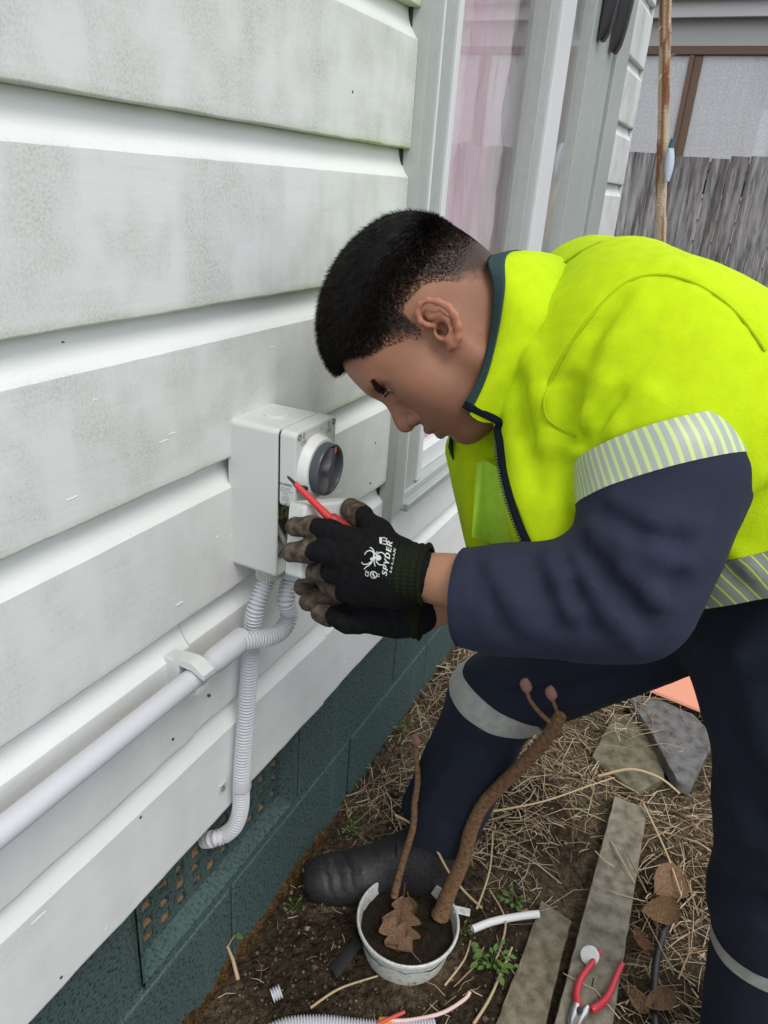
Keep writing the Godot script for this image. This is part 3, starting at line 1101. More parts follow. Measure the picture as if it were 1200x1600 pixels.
	for i in 4:
		var z := 0.034 - 0.022 * i
		put("terminal", box_mesh(Vector3(0.030, 0.062, z - 0.008), Vector3(0.046, 0.082, z + 0.008), 0.001), mat(lin(0.30, 0.31, 0.29), 0.6), box)
		m = MB.new()
		disc_x(m, Vector3(0.0462, 0.071, z), [[0.0, 0.0045], [0.003, 0.0042], [0.003, 0.0]], 12)
		put("terminal_screw", m.mesh(), mat(lin(0.55, 0.30, 0.12), 0.3, 0.5, 0.9), box)
	put("wire", tube_mesh(spline([Vector3(0.05, 0.062, 0.034), Vector3(0.062, 0.045, 0.037), Vector3(0.056, 0.022, 0.034), Vector3(0.045, 0.004, 0.02)], 6), 0.0042, 8), mat(lin(0.7, 0.72, 0.72), 0.5), box)
	put("wire", tube_mesh(spline([Vector3(0.046, 0.062, 0.012), Vector3(0.064, 0.04, 0.018), Vector3(0.055, 0.02, 0.0), Vector3(0.045, 0.004, 0.0)], 6), 0.0036, 8), mat(lin(0.30, 0.31, 0.30), 0.5), box)
	# conduit glands under the case
	var cream := mat(lin(0.58, 0.57, 0.52), 0.45)
	m = MB.new()
	var gl := Vector3(0.036, -0.020, 0.013)
	for k in 28:
		var a := TAU * k / 28
		m.box(gl + Vector3(cos(a) * 0.0178 - 0.0012, -0.004, sin(a) * 0.0178 - 0.0012), gl + Vector3(cos(a) * 0.0178 + 0.0012, 0.017, sin(a) * 0.0178 + 0.0012), 0.0005)
	m.lathe([Vector2(0.0130, -0.006), Vector2(0.0172, -0.005), Vector2(0.0175, 0.018), Vector2(0.0160, 0.021)], 28, gl)
	put("gland", m.mesh(), cream, box)
	m = MB.new()
	m.lathe([Vector2(0.012, -0.016), Vector2(0.0168, -0.015), Vector2(0.0170, 0.0), Vector2(0.0170, 0.0205)], 28, Vector3(0.052, -0.020, -0.022))
	put("gland", m.mesh(), grey, box)
	# ---- flexible conduits
	m = MB.new()
	corrugated(m, spline([Vector3(0.036, 0.868, -0.798), Vector3(0.0320, 0.8239, -0.7711), Vector3(0.0240, 0.7661, -0.7710), Vector3(0.0200, 0.6745, -0.7660), Vector3(0.0200, 0.5833, -0.7549), Vector3(0.0200, 0.5086, -0.7471), Vector3(0.0180, 0.4530, -0.7472), Vector3(0.0100, 0.4144, -0.7417), Vector3(-0.0060, 0.3924, -0.7331), Vector3(-0.0220, 0.3878, -0.7198), Vector3(-0.0700, 0.3229, -0.7572)], 10), 0.0138, 0.0053)
	tag(put("flexible_conduit", m.mesh(), grey), "grey corrugated conduit running down the boards into the vent block", "conduit")
	m = MB.new()
	corrugated(m, spline([Vector3(0.052, 0.853, -0.833), Vector3(0.0560, 0.8265, -0.8135), Vector3(0.0580, 0.7960, -0.8200), Vector3(0.0580, 0.7791, -0.8012), Vector3(0.0540, 0.7826, -0.7685), Vector3(0.0450, 0.7930, -0.7369), Vector3(0.0400, 0.7959, -0.7210)], 10), 0.0138, 0.0053)
	tag(put("flexible_conduit", m.mesh(), grey), "short corrugated conduit looping from the switch box into the rigid pipe", "conduit")
	# ---- rigid conduit with its coupling
	var pipe := thing("rigid_conduit", "smooth pale grey pipe running level along the weatherboards", "conduit", Vector3(0.036, 0.795, -0.4))
	m = MB.new()
	m.tube([Vector3(0, 0, -0.300), Vector3(0, 0, 0.2), Vector3(0, 0, 1.9)], 0.0142, 28)
	put("pipe", m.mesh(), grey, pipe)
	m = MB.new()
	m.tube([Vector3(0, 0, -0.2560), Vector3(0, 0, -0.2600), Vector3(0, 0, -0.268), Vector3(0, 0, -0.3320), Vector3(0, 0, -0.3345)], [0.0146, 0.0150, 0.0172, 0.0172, 0.0160], 28)
	put("coupling", m.mesh(), grey, pipe)
	var clip := thing("conduit_clip", "white plastic clip holding the level pipe to the wall", "clip", Vector3(0.0, 0.795, -0.628))
	m = MB.new()
	m.box(Vector3(-0.0045, -0.024, -0.011), Vector3(0.019, 0.024, 0.011), 0.0015)
	put("base", m.mesh(), pale, clip)
	for s in [-1.0, 1.0]:
		var jaw := []
		for i in 10:
			var t := i / 9.0
			var x := lerpf(0.012, 0.060 if s > 0.0 else 0.050, t)
			var y := 0.0225 - 0.010 * smoothstep(0.55, 1.0, t)
			var th := 0.0034 + 0.002 * sin(t * PI)
			jaw.append([Vector3(x, s * (y - th), 0.0105), Vector3(x, s * (y + th), 0.0105), Vector3(x, s * (y + th), -0.0105), Vector3(x, s * (y - th), -0.0105)])
		m = MB.new()
		for k in 4:
			var strip := []
			for row in jaw:
				strip.append([row[k], row[(k + 1) % 4]])
			m.sheet(strip)
		var e: Array = jaw[9]
		m.quad(e[0], e[1], e[2], e[3])
		put("jaw", m.mesh(), pale, clip)
	# ---- saddle over the hanging conduit
	var sd := thing("conduit_saddle", "grey strap saddle screwed over the hanging corrugated conduit", "saddle", Vector3(0.0200, 0.5086, -0.7471) * Vector3(0, 1, 1))
	m = MB.new()
	rows = []
	for i in 15:
		var a := lerpf(-0.25, PI + 0.25, i / 14.0)
		var c := Vector3(0.020, 0, 0)
		var d := Vector3(sin(a), 0, cos(a))
		rows.append([c + d * 0.0146 + Vector3(0, -0.010, 0), c + d * 0.0162 + Vector3(0, -0.0105, 0), c + d * 0.0162 + Vector3(0, 0.0105, 0), c + d * 0.0146 + Vector3(0, 0.010, 0)])
	m.sheet(rows)
	put("strap", m.mesh(), grey, sd)
	put("foot", box_mesh(Vector3(0.0, -0.0098, 0.0150), Vector3(0.0032, 0.0098, 0.0330), 0.001), grey, sd)
	m = MB.new()
	disc_x(m, Vector3(0.0034, 0.0, 0.0255), [[0.0, 0.0052], [0.0014, 0.0046], [0.0018, 0.002], [0.0010, 0.0]], 14)
	put("screw", m.mesh(), steel, sd)
	put("screw_shank", tube_mesh([Vector3(0.0042, 0.004, 0.024), Vector3(0.006, 0.0075, 0.033)], 0.0006, 6), mat(lin(0.08, 0.08, 0.08), 0.4, 0.5, 0.7), sd)
	# ---- the lower cover in the man's hands
	var lo := Vector3(0.1626, 0.9545, -0.6780)
	var ly := (Vector3(0.1539, 1.0345, -0.6985) - lo).normalized()
	var lw := (Vector3(0.1719, 1.0339, -0.7808) - Vector3(0.1539, 1.0345, -0.6985))
	lw = (lw - ly * lw.dot(ly)).normalized()
	var ln := ly.cross(lw) * -1.0
	if ln.dot(Vector3(0.6, 1.4, 0) - lo) < 0.0:
		ln = -ln
	var lid := thing("box_cover", "loose pale grey cover of the switch box held in black gloves", "cover", lo + ly * 0.046 + lw * 0.046)
	lid.basis = Basis(ln, ly, ln.cross(ly))
	m = MB.new()
	loft_x(m, Vector3.ZERO, 0.047, 0.046, 0.006, [[-0.026, 0.0030], [-0.026, 0.0], [-0.003, 0.0], [-0.0008, 0.0008], [0.0, 0.003]], false, true)
	put("shell", m.mesh(), pale, lid)
	m = MB.new()
	loft_x(m, Vector3.ZERO, 0.0468, 0.0458, 0.006, [[-0.0275, 0.0008], [-0.0262, 0.0004]], false, false)
	put("seal", m.mesh(), dark, lid)
	# ---- screwdriver
	var tip := Vector3(0.1328, 1.0780, -0.6908)
	var butt := Vector3(0.2413, 0.9586, -0.7457)
	var ax := (butt - tip).normalized()
	var sdv := thing("screwdriver", "red insulated screwdriver pointing up between the glove and the dial", "screwdriver", tip)
	put("blade", tube_mesh([Vector3.ZERO, ax * 0.004, ax * 0.012], [0.0011, 0.0020, 0.0022], 8), mat(lin(0.06, 0.06, 0.06), 0.35, 0.5, 0.8), sdv)
	var red := mat(lin(0.62, 0.045, 0.05), 0.42)
	put("shaft", tube_mesh([ax * 0.012, ax * 0.0122, ax * 0.045, ax * 0.070], [0.0022, 0.0033, 0.0043, 0.0052], 16), red, sdv)
	put("handle", tube_mesh([ax * 0.070, ax * 0.074, ax * 0.085, ax * 0.11, ax * 0.145, ax * 0.150], [0.0055, 0.0090, 0.0105, 0.0125, 0.0125, 0.009], 18), mat(lin(0.35, 0.02, 0.02), 0.5), sdv)
	build_yard(grey, pale, dark, steel)


# ---------------------------------------------------------------- things lying about on the ground
func slab(poly: Array, y0: float, y1: float, rough := 0.004, sd := 0) -> ArrayMesh:
	# poly of points seen from above, outlined anticlockwise or not; uneven top and chipped edges
	var nz := noise(14.0, 3, 200 + sd)
	var edge := []
	for i in poly.size():
		var a: Vector3 = poly[i]
		var b: Vector3 = poly[(i + 1) % poly.size()]
		var n := maxi(2, int(a.distance_to(b) / 0.02))
		for k in n:
			var p := a.lerp(b, float(k) / n)
			p.x += nz.get_noise_2d(p.x * 3.0, p.z * 3.0) * rough * 0.6
			p.z += nz.get_noise_2d(p.z * 3.0 + 9.0, p.x * 3.0) * rough * 0.6
			edge.append(p)
	var mid := Vector3.ZERO
	for p in edge:
		mid += p
	mid /= edge.size()
	var area := 0.0
	for i in edge.size():
		var a: Vector3 = edge[i]
		var b: Vector3 = edge[(i + 1) % edge.size()]
		area += a.x * b.z - b.x * a.z
	if area > 0.0:
		edge.reverse()
	var m := MB.new()
	var rows := []
	for lv in [[y0, 1.0], [y1 - 0.006, 1.0], [y1 - 0.001, 0.985], [y1, 0.96]]:
		var row := []
		for p in edge:
			var q := mid.lerp(p, lv[1])
			var dy := nz.get_noise_2d(q.x * 5.0, q.z * 5.0) * rough
			row.append(Vector3(q.x, lv[0] + (dy if lv[0] > y0 else 0.0), q.z))
		rows.append(row)
	m.sheet(rows, true)
	var inner := []
	for f in [0.96, 0.8, 0.6, 0.4, 0.2, 0.02]:
		var row := []
		for p in edge:
			var q := mid.lerp(p, f)
			row.append(Vector3(q.x, y1 + nz.get_noise_2d(q.x * 5.0, q.z * 5.0) * rough * (1.0 if f > 0.9 else 0.15), q.z))
		inner.append(row)
	m.sheet(inner, true)
	return m.mesh()


func concrete(c: Color, sd: int) -> StandardMaterial3D:
	var m := mat(c, 0.92, 0.25)
	m.albedo_texture = noise_tex(0.02, 5, sd, [[0.0, Color(0.62, 0.63, 0.58)], [0.4, Color(0.84, 0.84, 0.80)], [0.7, Color(0.96, 0.96, 0.94)], [1.0, Color(1, 1, 1)]], 512)
	bumped(triplanar(m, 2.3), bump_tex(0.34, 5, sd + 1, 7.0), 0.55)
	return m


func build_yard(grey: Material, pale: Material, dark: Material, steel: Material) -> void:
	var conc := concrete(lin(0.30, 0.275, 0.235), 301)
	var k1 := put("kerb_strip", slab([Vector3(0.552, 0, -1.585), Vector3(0.634, 0, -1.575), Vector3(0.668, 0, -0.55), Vector3(0.560, 0, -0.55)], -0.05, 0.030, 0.003, 1), conc)
	tag(k1, "long mossy concrete edging strip carrying the red pliers", "edging")
	var k2 := put("kerb_strip", slab([Vector3(0.468, 0, -1.205), Vector3(0.536, 0, -1.190), Vector3(0.545, 0, -0.90), Vector3(0.538, 0, -0.62), Vector3(0.450, 0, -0.62), Vector3(0.462, 0, -0.93)], -0.05, 0.014, 0.005, 2), concrete(lin(0.27, 0.235, 0.185), 305))
	tag(k2, "low broken concrete slab left of the long edging strip", "slab")
	var moss := mat(lin(0.05, 0.06, 0.02), 0.95, 0.2)
	bumped(triplanar(moss, 8.0), bump_tex(0.1, 4, 320, 14.0), 1.0)
	var rock := put("flat_stone", slab([Vector3(0.47, 0, -1.70), Vector3(0.60, 0, -1.63), Vector3(0.66, 0, -1.72), Vector3(0.585, 0, -1.96), Vector3(0.49, 0, -1.92)], -0.04, 0.022, 0.006, 3), concrete(lin(0.22, 0.20, 0.15), 309))
	tag(rock, "flat mossy stone half covered by straw beyond the edging strip", "stone")
	var slate := concrete(lin(0.20, 0.195, 0.21), 313)
	slate.roughness = 0.7
	var sl := put("slate_slab", slab([Vector3(0.500, 0, -2.00), Vector3(0.60, 0, -2.02), Vector3(0.695, 0, -2.00), Vector3(0.765, 0, -1.93), Vector3(0.722, 0, -1.69), Vector3(0.688, 0, -1.685), Vector3(0.60, 0, -1.85)], 0.02, 0.052, 0.003, 4), slate)
	tag(sl, "dark grey paving slab lying between the man's legs", "slab")
	var bm := MB.new()
	bm.box(Vector3(-0.26, 0, -0.12), Vector3(0.22, 0.012, 0.10), 0.005)
	var board := put("plastic_board", bm.mesh(), mat(lin(0.72, 0.30, 0.19), 0.5), self, Vector3(0.60, 0.070, -2.125), Vector3(0.16, -0.16, 0.0))
	tag(board, "salmon orange plastic board lying behind the dark slab", "board")
	# ---- plastic pot of soil with two woody cuttings
	var white := mat(lin(0.62, 0.64, 0.62), 0.45)
	white.albedo_texture = noise_tex(0.03, 5, 331, [[0.0, Color(0.45, 0.44, 0.40)], [0.25, Color(0.85, 0.85, 0.82)], [0.5, Color(1, 1, 1)], [1.0, Color(1, 1, 1)]])
	triplanar(white, 5.0)
	var pc := Vector3(0.250, 0.0, -0.972)
	var pot := thing("plant_pot", "white plastic pot of dark soil in front of the boot", "pot", pc)
	var m := MB.new()
	m.lathe([Vector2(0.0, 0.002), Vector2(0.080, 0.002), Vector2(0.0835, 0.006), Vector2(0.0965, 0.074), Vector2(0.1000, 0.0755), Vector2(0.1015, 0.0785), Vector2(0.1010, 0.0835), Vector2(0.0990, 0.0850), Vector2(0.0965, 0.0835), Vector2(0.0945, 0.074), Vector2(0.0905, 0.05)], 64)
	put("bowl", m.mesh(), white, pot)
	put("rim_tab", box_mesh(Vector3(0.085, 0.078, -0.055), Vector3(0.118, 0.081, -0.038), 0.001), white, pot, Vector3.ZERO, Vector3(0, 0.25, 0))
	var soil := mat(lin(0.030, 0.024, 0.017), 0.95, 0.2)
	bumped(triplanar(soil, 6.0), bump_tex(0.06, 5, 333, 14.0), 1.5)
	m = MB.new()
	var pn := noise(26.0, 4, 77)
	var rows := []
	for r in 17:
		var row := []
		var rr := 0.0945 * r / 16.0
		for k in 48:
			var a := -TAU * k / 48
			var p := Vector3(cos(a) * rr, 0, sin(a) * rr)
			row.append(p + Vector3(0, 0.060 + 0.010 * pn.get_noise_2d(p.x, p.z) + 0.006 * pn.get_noise_2d(p.x * 4.0, p.z * 4.0) - 0.004 * (rr / 0.0945), 0))
		rows.append(row)
	rows.reverse()
	m.sheet(rows, true)
	put("soil", m.mesh(), soil, pot)
	var bark := mat(lin(0.30, 0.190, 0.115), 0.85, 0.3)
	bark.albedo_texture = noise_tex(0.02, 5, 335, [[0.0, Color(0.5, 0.45, 0.4)], [0.5, Color(0.85, 0.82, 0.78)], [1.0, Color(1, 0.98, 0.95)]])
	bumped(triplanar(bark, 9.0), bump_tex(0.05, 5, 336, 10.0), 1.0)
	var bud := mat(lin(0.30, 0.14, 0.12), 0.7)
	var c1 := thing("cutting", "thick brown woody cutting leaning right out of the white pot", "plant", Vector3(0.3019, 0.0814, -1.0196))
	var o := c1.position
	m = MB.new()
	var st := spline([Vector3(0.3010, 0.0725, -1.0173), Vector3(0.3111, 0.1436, -1.0239), Vector3(0.3280, 0.2355, -1.0282), Vector3(0.3327, 0.3044, -1.0278), Vector3(0.3461, 0.3737, -1.0255), Vector3(0.3712, 0.4369, -1.0195), Vector3(0.4077, 0.5225, -0.9996), Vector3(0.4397, 0.6092, -0.9721), Vector3(0.4595, 0.6844, -0.9456)], 6)
	var pts := []
	var rad := []
	for i in st.size():
		var t := float(i) / (st.size() - 1)
		pts.append(st[i] - o)
		rad.append(lerpf(0.0160, 0.0100, t) + 0.0007 * wob.get_noise_2d(i * 0.6, 2.0) + (0.003 * exp(-i * 0.6)))
	m.tube(pts, rad, 14)
	put("stem", m.mesh(), bark, c1)
	var shoot := func(list: Array, r0: float, parent: Node3D, org: Vector3) -> void:
		var q := []
		var rr := []
		var s := spline(list, 5)
		for i in s.size():
			q.append(s[i] - org)
			rr.append(lerpf(r0, r0 * 0.6, float(i) / s.size()))
		var sm := MB.new()
		sm.tube(q, rr, 8)
		put("shoot", sm.mesh(), bark, parent)
		var tipp: Vector3 = q[q.size() - 1]
		var bmesh := MB.new()
		var br := []
		for i in 9:
			var t := i / 8.0
			var row := []
			for k in 10:
				var a := -TAU * k / 10.0
				var w := 0.0085 * pow(sin(clampf(t, 0.02, 0.98) * PI), 0.7)
				row.append(tipp + Vector3(cos(a) * w * 1.1, -0.006 + t * 0.026, sin(a) * w * 0.7) + Vector3(-0.004 * t, 0, 0))
			br.append(row)
		bmesh.sheet(br, true)
		put("bud", bmesh.mesh(), bud, parent)
	shoot.call([Vector3(0.4530, 0.6598, -0.9523), Vector3(0.4335, 0.6919, -0.9278), Vector3(0.4177, 0.7188, -0.9134), Vector3(0.4104, 0.7391, -0.9079)], 0.0040, c1, o)
	shoot.call([Vector3(0.4589, 0.6813, -0.9462), Vector3(0.4517, 0.7065, -0.9348), Vector3(0.4445, 0.7252, -0.9286)], 0.0036, c1, o)
	var c2 := thing("cutting", "thin upright brown cutting at the back of the white pot", "plant", Vector3(0.2083, 0.1008, -0.9926))
	o = c2.position
	m = MB.new()
	st = spline([Vector3(0.2084, 0.0968, -0.9931), Vector3(0.2116, 0.1516, -1.0007), Vector3(0.2179, 0.2163, -1.0110), Vector3(0.2225, 0.2688, -1.0206), Vector3(0.2183, 0.3198, -1.0254), Vector3(0.2175, 0.3703, -1.0316), Vector3(0.2094, 0.4103, -1.0353), Vector3(0.2046, 0.4334, -1.0384)], 5)
	pts = []
	rad = []
	for i in st.size():
		pts.append(st[i] - o)
		rad.append(lerpf(0.0078, 0.0050, float(i) / st.size()) + 0.0006 * wob.get_noise_2d(i * 0.9, 5.0))
	m.tube(pts, rad, 10)
	put("stem", m.mesh(), bark, c2)
	shoot.call([Vector3(0.2057, 0.4291, -1.0367), Vector3(0.2051, 0.4393, -1.0390), Vector3(0.2056, 0.4469, -1.0393)], 0.0034, c2, o)
	# thin dry runner crossing in front of the boot
	var dry := mat(lin(0.40, 0.29, 0.17), 0.9)
	var rn := put("dry_stalk", tube_mesh(spline([Vector3(0.1774, 0.2623, -1.0330), Vector3(0.2227, 0.2512, -1.0361), Vector3(0.2682, 0.2241, -1.0316), Vector3(0.3026, 0.1944, -1.0208), Vector3(0.3364, 0.1432, -1.0352), Vector3(0.3662, 0.0630, -1.0818)], 6), 0.0026, 6), dry)
	tag(rn, "thin pale dry stalk arching from the boot over the pot", "stalk")
	build_leaves(pc)
	# ---- small electrical scraps
	var wp := mat(lin(0.74, 0.75, 0.74), 0.4)
	m = MB.new()
	var off := spline([Vector3(0.3594, 0.0160, -1.0629), Vector3(0.3911, 0.0170, -1.0995), Vector3(0.4349, 0.0180, -1.1364), Vector3(0.4716, 0.0200, -1.1619)], 6)
	m.tube(off, 0.0078, 16, false)
	m.tube(off, 0.0062, 16, false)
	tag(put("pipe_offcut", m.mesh(), wp), "white plastic pipe offcut lying on the straw right of the pot", "pipe")
	m = MB.new()
	corrugated(m, [Vector3(0.0769, 0.0120, -0.7561), Vector3(0.0885, 0.0160, -0.7703)], 0.0125, 0.0050, 18)
	tag(put("conduit_offcut", m.mesh(), grey), "short ring of white corrugated conduit on the soil by the wall", "conduit")
	m = MB.new()
	corrugated(m, spline([Vector3(0.0856, 0.0120, -0.6547), Vector3(0.1244, 0.0140, -0.7157), Vector3(0.1809, 0.0140, -0.7539), Vector3(0.2446, 0.0140, -0.7809), Vector3(0.2860, 0.0140, -0.8009), Vector3(0.3657, 0.0140, -0.8492)], 8), 0.0150, 0.0053, 18)
	tag(put("flexible_conduit", m.mesh(), grey), "grey corrugated conduit lying on the soil at the bottom edge", "conduit")
	m = MB.new()
	m.tube([Vector3(0.2772, 0.0150, -0.7979), Vector3(0.2974, 0.0150, -0.8089)], 0.0168, 18)
	tag(put("marker_sleeve", m.mesh(), mat(lin(0.70, 0.36, 0.03), 0.5)), "yellow sleeve round the conduit at the bottom edge", "sleeve")
	tag(put("wire", tube_mesh(spline([Vector3(0.2886, 0.0300, -0.8088), Vector3(0.3223, 0.0260, -0.8300), Vector3(0.3681, 0.0220, -0.8719), Vector3(0.3955, 0.0200, -0.9162), Vector3(0.4003, 0.0220, -0.9337)], 6), 0.0036, 8), mat(lin(0.70, 0.50, 0.47), 0.5)), "pale pink wire curving over the soil below the pot", "wire")
	tag(put("wire", tube_mesh(spline([Vector3(0.2763, 0.0340, -0.7918), Vector3(0.2940, 0.0360, -0.8126), Vector3(0.3096, 0.0340, -0.8340)], 5), 0.0032, 8), mat(lin(0.60, 0.07, 0.06), 0.5)), "short red wire end sticking out of the yellow sleeve", "wire")
	tag(put("black_cable", tube_mesh(spline([Vector3(0.7228, 0.0150, -1.3472), Vector3(0.7170, 0.0150, -1.2825), Vector3(0.7097, 0.0150, -1.1970), Vector3(0.7128, 0.0150, -1.1169), Vector3(0.7274, 0.0150, -1.0245)], 6), 0.0072, 12), mat(lin(0.014, 0.014, 0.016), 0.35)), "black cable lying in the straw beside the trouser leg", "cable")
	m = MB.new()
	var sr := []
	for q in [Vector3(0.1657, 0.0120, -0.9301), Vector3(0.1632, 0.0140, -0.9023), Vector3(0.1596, 0.0120, -0.8779), Vector3(0.1536, 0.0120, -0.8483)]:
		sr.append([q + Vector3(-0.012, 0, -0.006), q + Vector3(0, 0.005, 0), q + Vector3(0.012, 0.001, 0.006)])
	m.sheet(sr)
	tag(put("black_strap", m.mesh(), dark), "scrap of black strap on the soil left of the pot", "strap")
	var cap := MB.new()
	cap.lathe([Vector2(0.0, 0.0), Vector2(0.0165, 0.0), Vector2(0.0175, 0.002), Vector2(0.0175, 0.011), Vector2(0.0165, 0.0125), Vector2(0.0, 0.0128)], 28)
	var cp := put("end_cap", cap.mesh(), wp, self, Vector3(0.5882, 0.0400, -1.1067), Vector3(0.9, 0.2, 0.35))
	tag(cp, "round white plastic cap beside the pliers on the edging strip", "cap")
	# ---- pliers
	var pl := thing("pliers", "steel side cutters with red dipped handles on the concrete strip", "pliers", Vector3(0.5941, 0.0400, -0.9939))
	o = pl.position
	var red := mat(lin(0.50, 0.030, 0.045), 0.38)
	var hl := spline([Vector3(0.5883, 0.0400, -0.9934), Vector3(0.5807, 0.0420, -1.0147), Vector3(0.5817, 0.0430, -1.0479), Vector3(0.5941, 0.0430, -1.0881), Vector3(0.6027, 0.0420, -1.1207)], 6)
	var hr := spline([Vector3(0.6120, 0.0400, -0.9984), Vector3(0.6281, 0.0420, -1.0216), Vector3(0.6367, 0.0430, -1.0501), Vector3(0.6412, 0.0430, -1.0849), Vector3(0.6469, 0.0420, -1.1165)], 6)
	for h in [hl, hr]:
		var q := []
		var rr := []
		for i in h.size():
			q.append(h[i] - o)
			rr.append(lerpf(0.0072, 0.0054, float(i) / h.size()) if i > 0 else 0.0055)
		m = MB.new()
		m.tube(q, rr, 12)
		put("handle", m.mesh(), red, pl)
	var jd: Vector3 = (Vector3(0.5883, 0.0380, -0.9434) - o)
	for s in [-1.0, 1.0]:
		m = MB.new()
		var side: Vector3 = jd.cross(Vector3.UP).normalized() * s
		var q0: Vector3 = jd * -0.15 + side * 0.009
		m.tube([q0, jd * 0.2 + side * 0.0075, jd * 0.65 + side * 0.0065, jd * 1.05 + side * 0.002], [0.0055, 0.0085, 0.0075, 0.002], 10)
		put("jaw", m.mesh(), steel, pl)
	m = MB.new()
	m.lathe([Vector2(0.0, 0.0105), Vector2(0.0045, 0.0105), Vector2(0.0055, 0.009), Vector2(0.0055, -0.004)], 16, jd * 0.22)
	put("pivot", m.mesh(), dark, pl)
	# ---- leaning stake behind the man
	var stake := thing("timber_stake", "weathered split timber stake leaning in front of the fence", "stake", Vector3(0.2087, 1.2832, -3.1000) * Vector3(1, 0, 1))
	o = stake.position
	var s0: Vector3 = Vector3(0.0691, 2.0253, -3.1000)
	var s1: Vector3 = Vector3(0.2087, 1.2832, -3.1000)
	var sdir := (s0 - s1) / (s0.y - s1.y)
	m = MB.new()
	rows = []
	var pnz := noise(5.0, 4, 91)
	var cols := PackedColorArray()
	for i in 120:
		var y := -0.05 + 2.6 * i / 119.0
		var c := s1 + sdir * (y - s1.y) - o
		var row := []
		for k in 12:
			var a := -TAU * k / 12.0
			var w := 0.0185 + 0.0045 * pnz.get_noise_3d(cos(a) * 0.4, y * 2.2, sin(a) * 0.4) + 0.003 * pnz.get_noise_2d(k * 7.0, y * 0.5)
			row.append(c + Vector3(cos(a) * w * 1.05, 0, sin(a) * w))
			var peel := smoothstep(0.02, 0.16, pnz.get_noise_3d(cos(a) * 0.16 + 3.0, y * 0.55, sin(a) * 0.16))
			cols.append(Color(0.50, 0.40, 0.29).lerp(Color(0.22, 0.085, 0.035), peel))
		rows.append(row)
	m.sheet(rows, true)
	m.c = cols
	var sm := mat(Color.WHITE, 0.85)
	sm.vertex_color_use_as_albedo = true
	bumped(triplanar(sm, 4.0), bump_tex(0.05, 4, 340, 10.0), 0.8)
	put("pole", m.mesh(true), sm, stake)
	# splinters and old twine near the top
	m = MB.new()
	for i in 26:
		var y := RNG.randf_range(1.78, 1.95)
		var c := s1 + sdir * (y - s1.y) - o
		var a := RNG.randf() * TAU
		var d := Vector3(cos(a), RNG.randf_range(-0.8, 0.8), sin(a))
		m.tube([c + Vector3(cos(a), 0, sin(a)) * 0.017, c + d * RNG.randf_range(0.025, 0.045)], [0.0022, 0.0006], 5)
	var sp := put("splinters", m.mesh(), mat(lin(0.45, 0.40, 0.33), 0.9), stake)
	sp.set_meta("kind", "stuff")
	m = MB.new()
	var t0: Vector3 = Vector3(0.1835, 1.5759, -3.0700) - o
	var t1: Vector3 = Vector3(0.1959, 1.4668, -3.0700) - o
	var tr := []
	for i in 12:
		var t := i / 11.0
		var c := t0.lerp(t1, t)
		var w := 0.013 * sin(clampf(t * 0.8 + 0.15, 0.0, 1.0) * PI)
		tr.append([c + Vector3(-w, 0, 0.006), c + Vector3(0, 0, 0.018), c + Vector3(w + 0.006, 0.004, 0.004), c + Vector3(w * 0.5, 0, -0.012)])
	m.sheet(tr, true)
	put("tape", m.mesh(), mat(lin(0.52, 0.60, 0.72), 0.5), stake)
	m = MB.new()
	m.tube([t0 + Vector3(0.004, 0.03, 0.002), t0 + Vector3(0.002, 0.002, 0.005)], [0.008, 0.010], 8)
	put("tape_knot", m.mesh(), mat(lin(0.03, 0.10, 0.18), 0.5), stake)


# lobed dead leaf in the xz plane, length l, curled
func leaf_mesh(l: float, lobes: int, curl: float, sd: int) -> ArrayMesh:
	var nz := noise(3.0, 2, sd)
	var m := MB.new()
	var rows := []
	var n := 40
	for i in n + 1:
		var t := float(i) / n
		var w := 0.36 * pow(sin(clampf(t, 0.01, 0.99) * PI), 0.6)
		if lobes > 0:
			w *= 0.42 + 0.58 * absf(sin(t * PI * lobes + 0.4))
		else:
			w *= 1.0
		var row := []
		for k in 9:
			var s := (k - 4) / 4.0
			var x := s * w * l
			var bend := curl * (s * s * 0.6 * w + (t - 0.4) * (t - 0.4) * 0.7) + 0.05 * nz.get_noise_2d(t * 0.5, s * 0.3)
			row.append(Vector3(x, bend * l + 0.002 * absf(s), t * l + absf(s) * w * l * 0.35))
		rows.append(row)
	m.sheet(rows)
	m.tube([Vector3(0, 0, -0.28 * l), Vector3(0, 0.002, 0.0), Vector3(0, 0.1 * curl * l, 0.5 * l)], [0.0012, 0.0012, 0.0006], 5)
	return m.mesh()


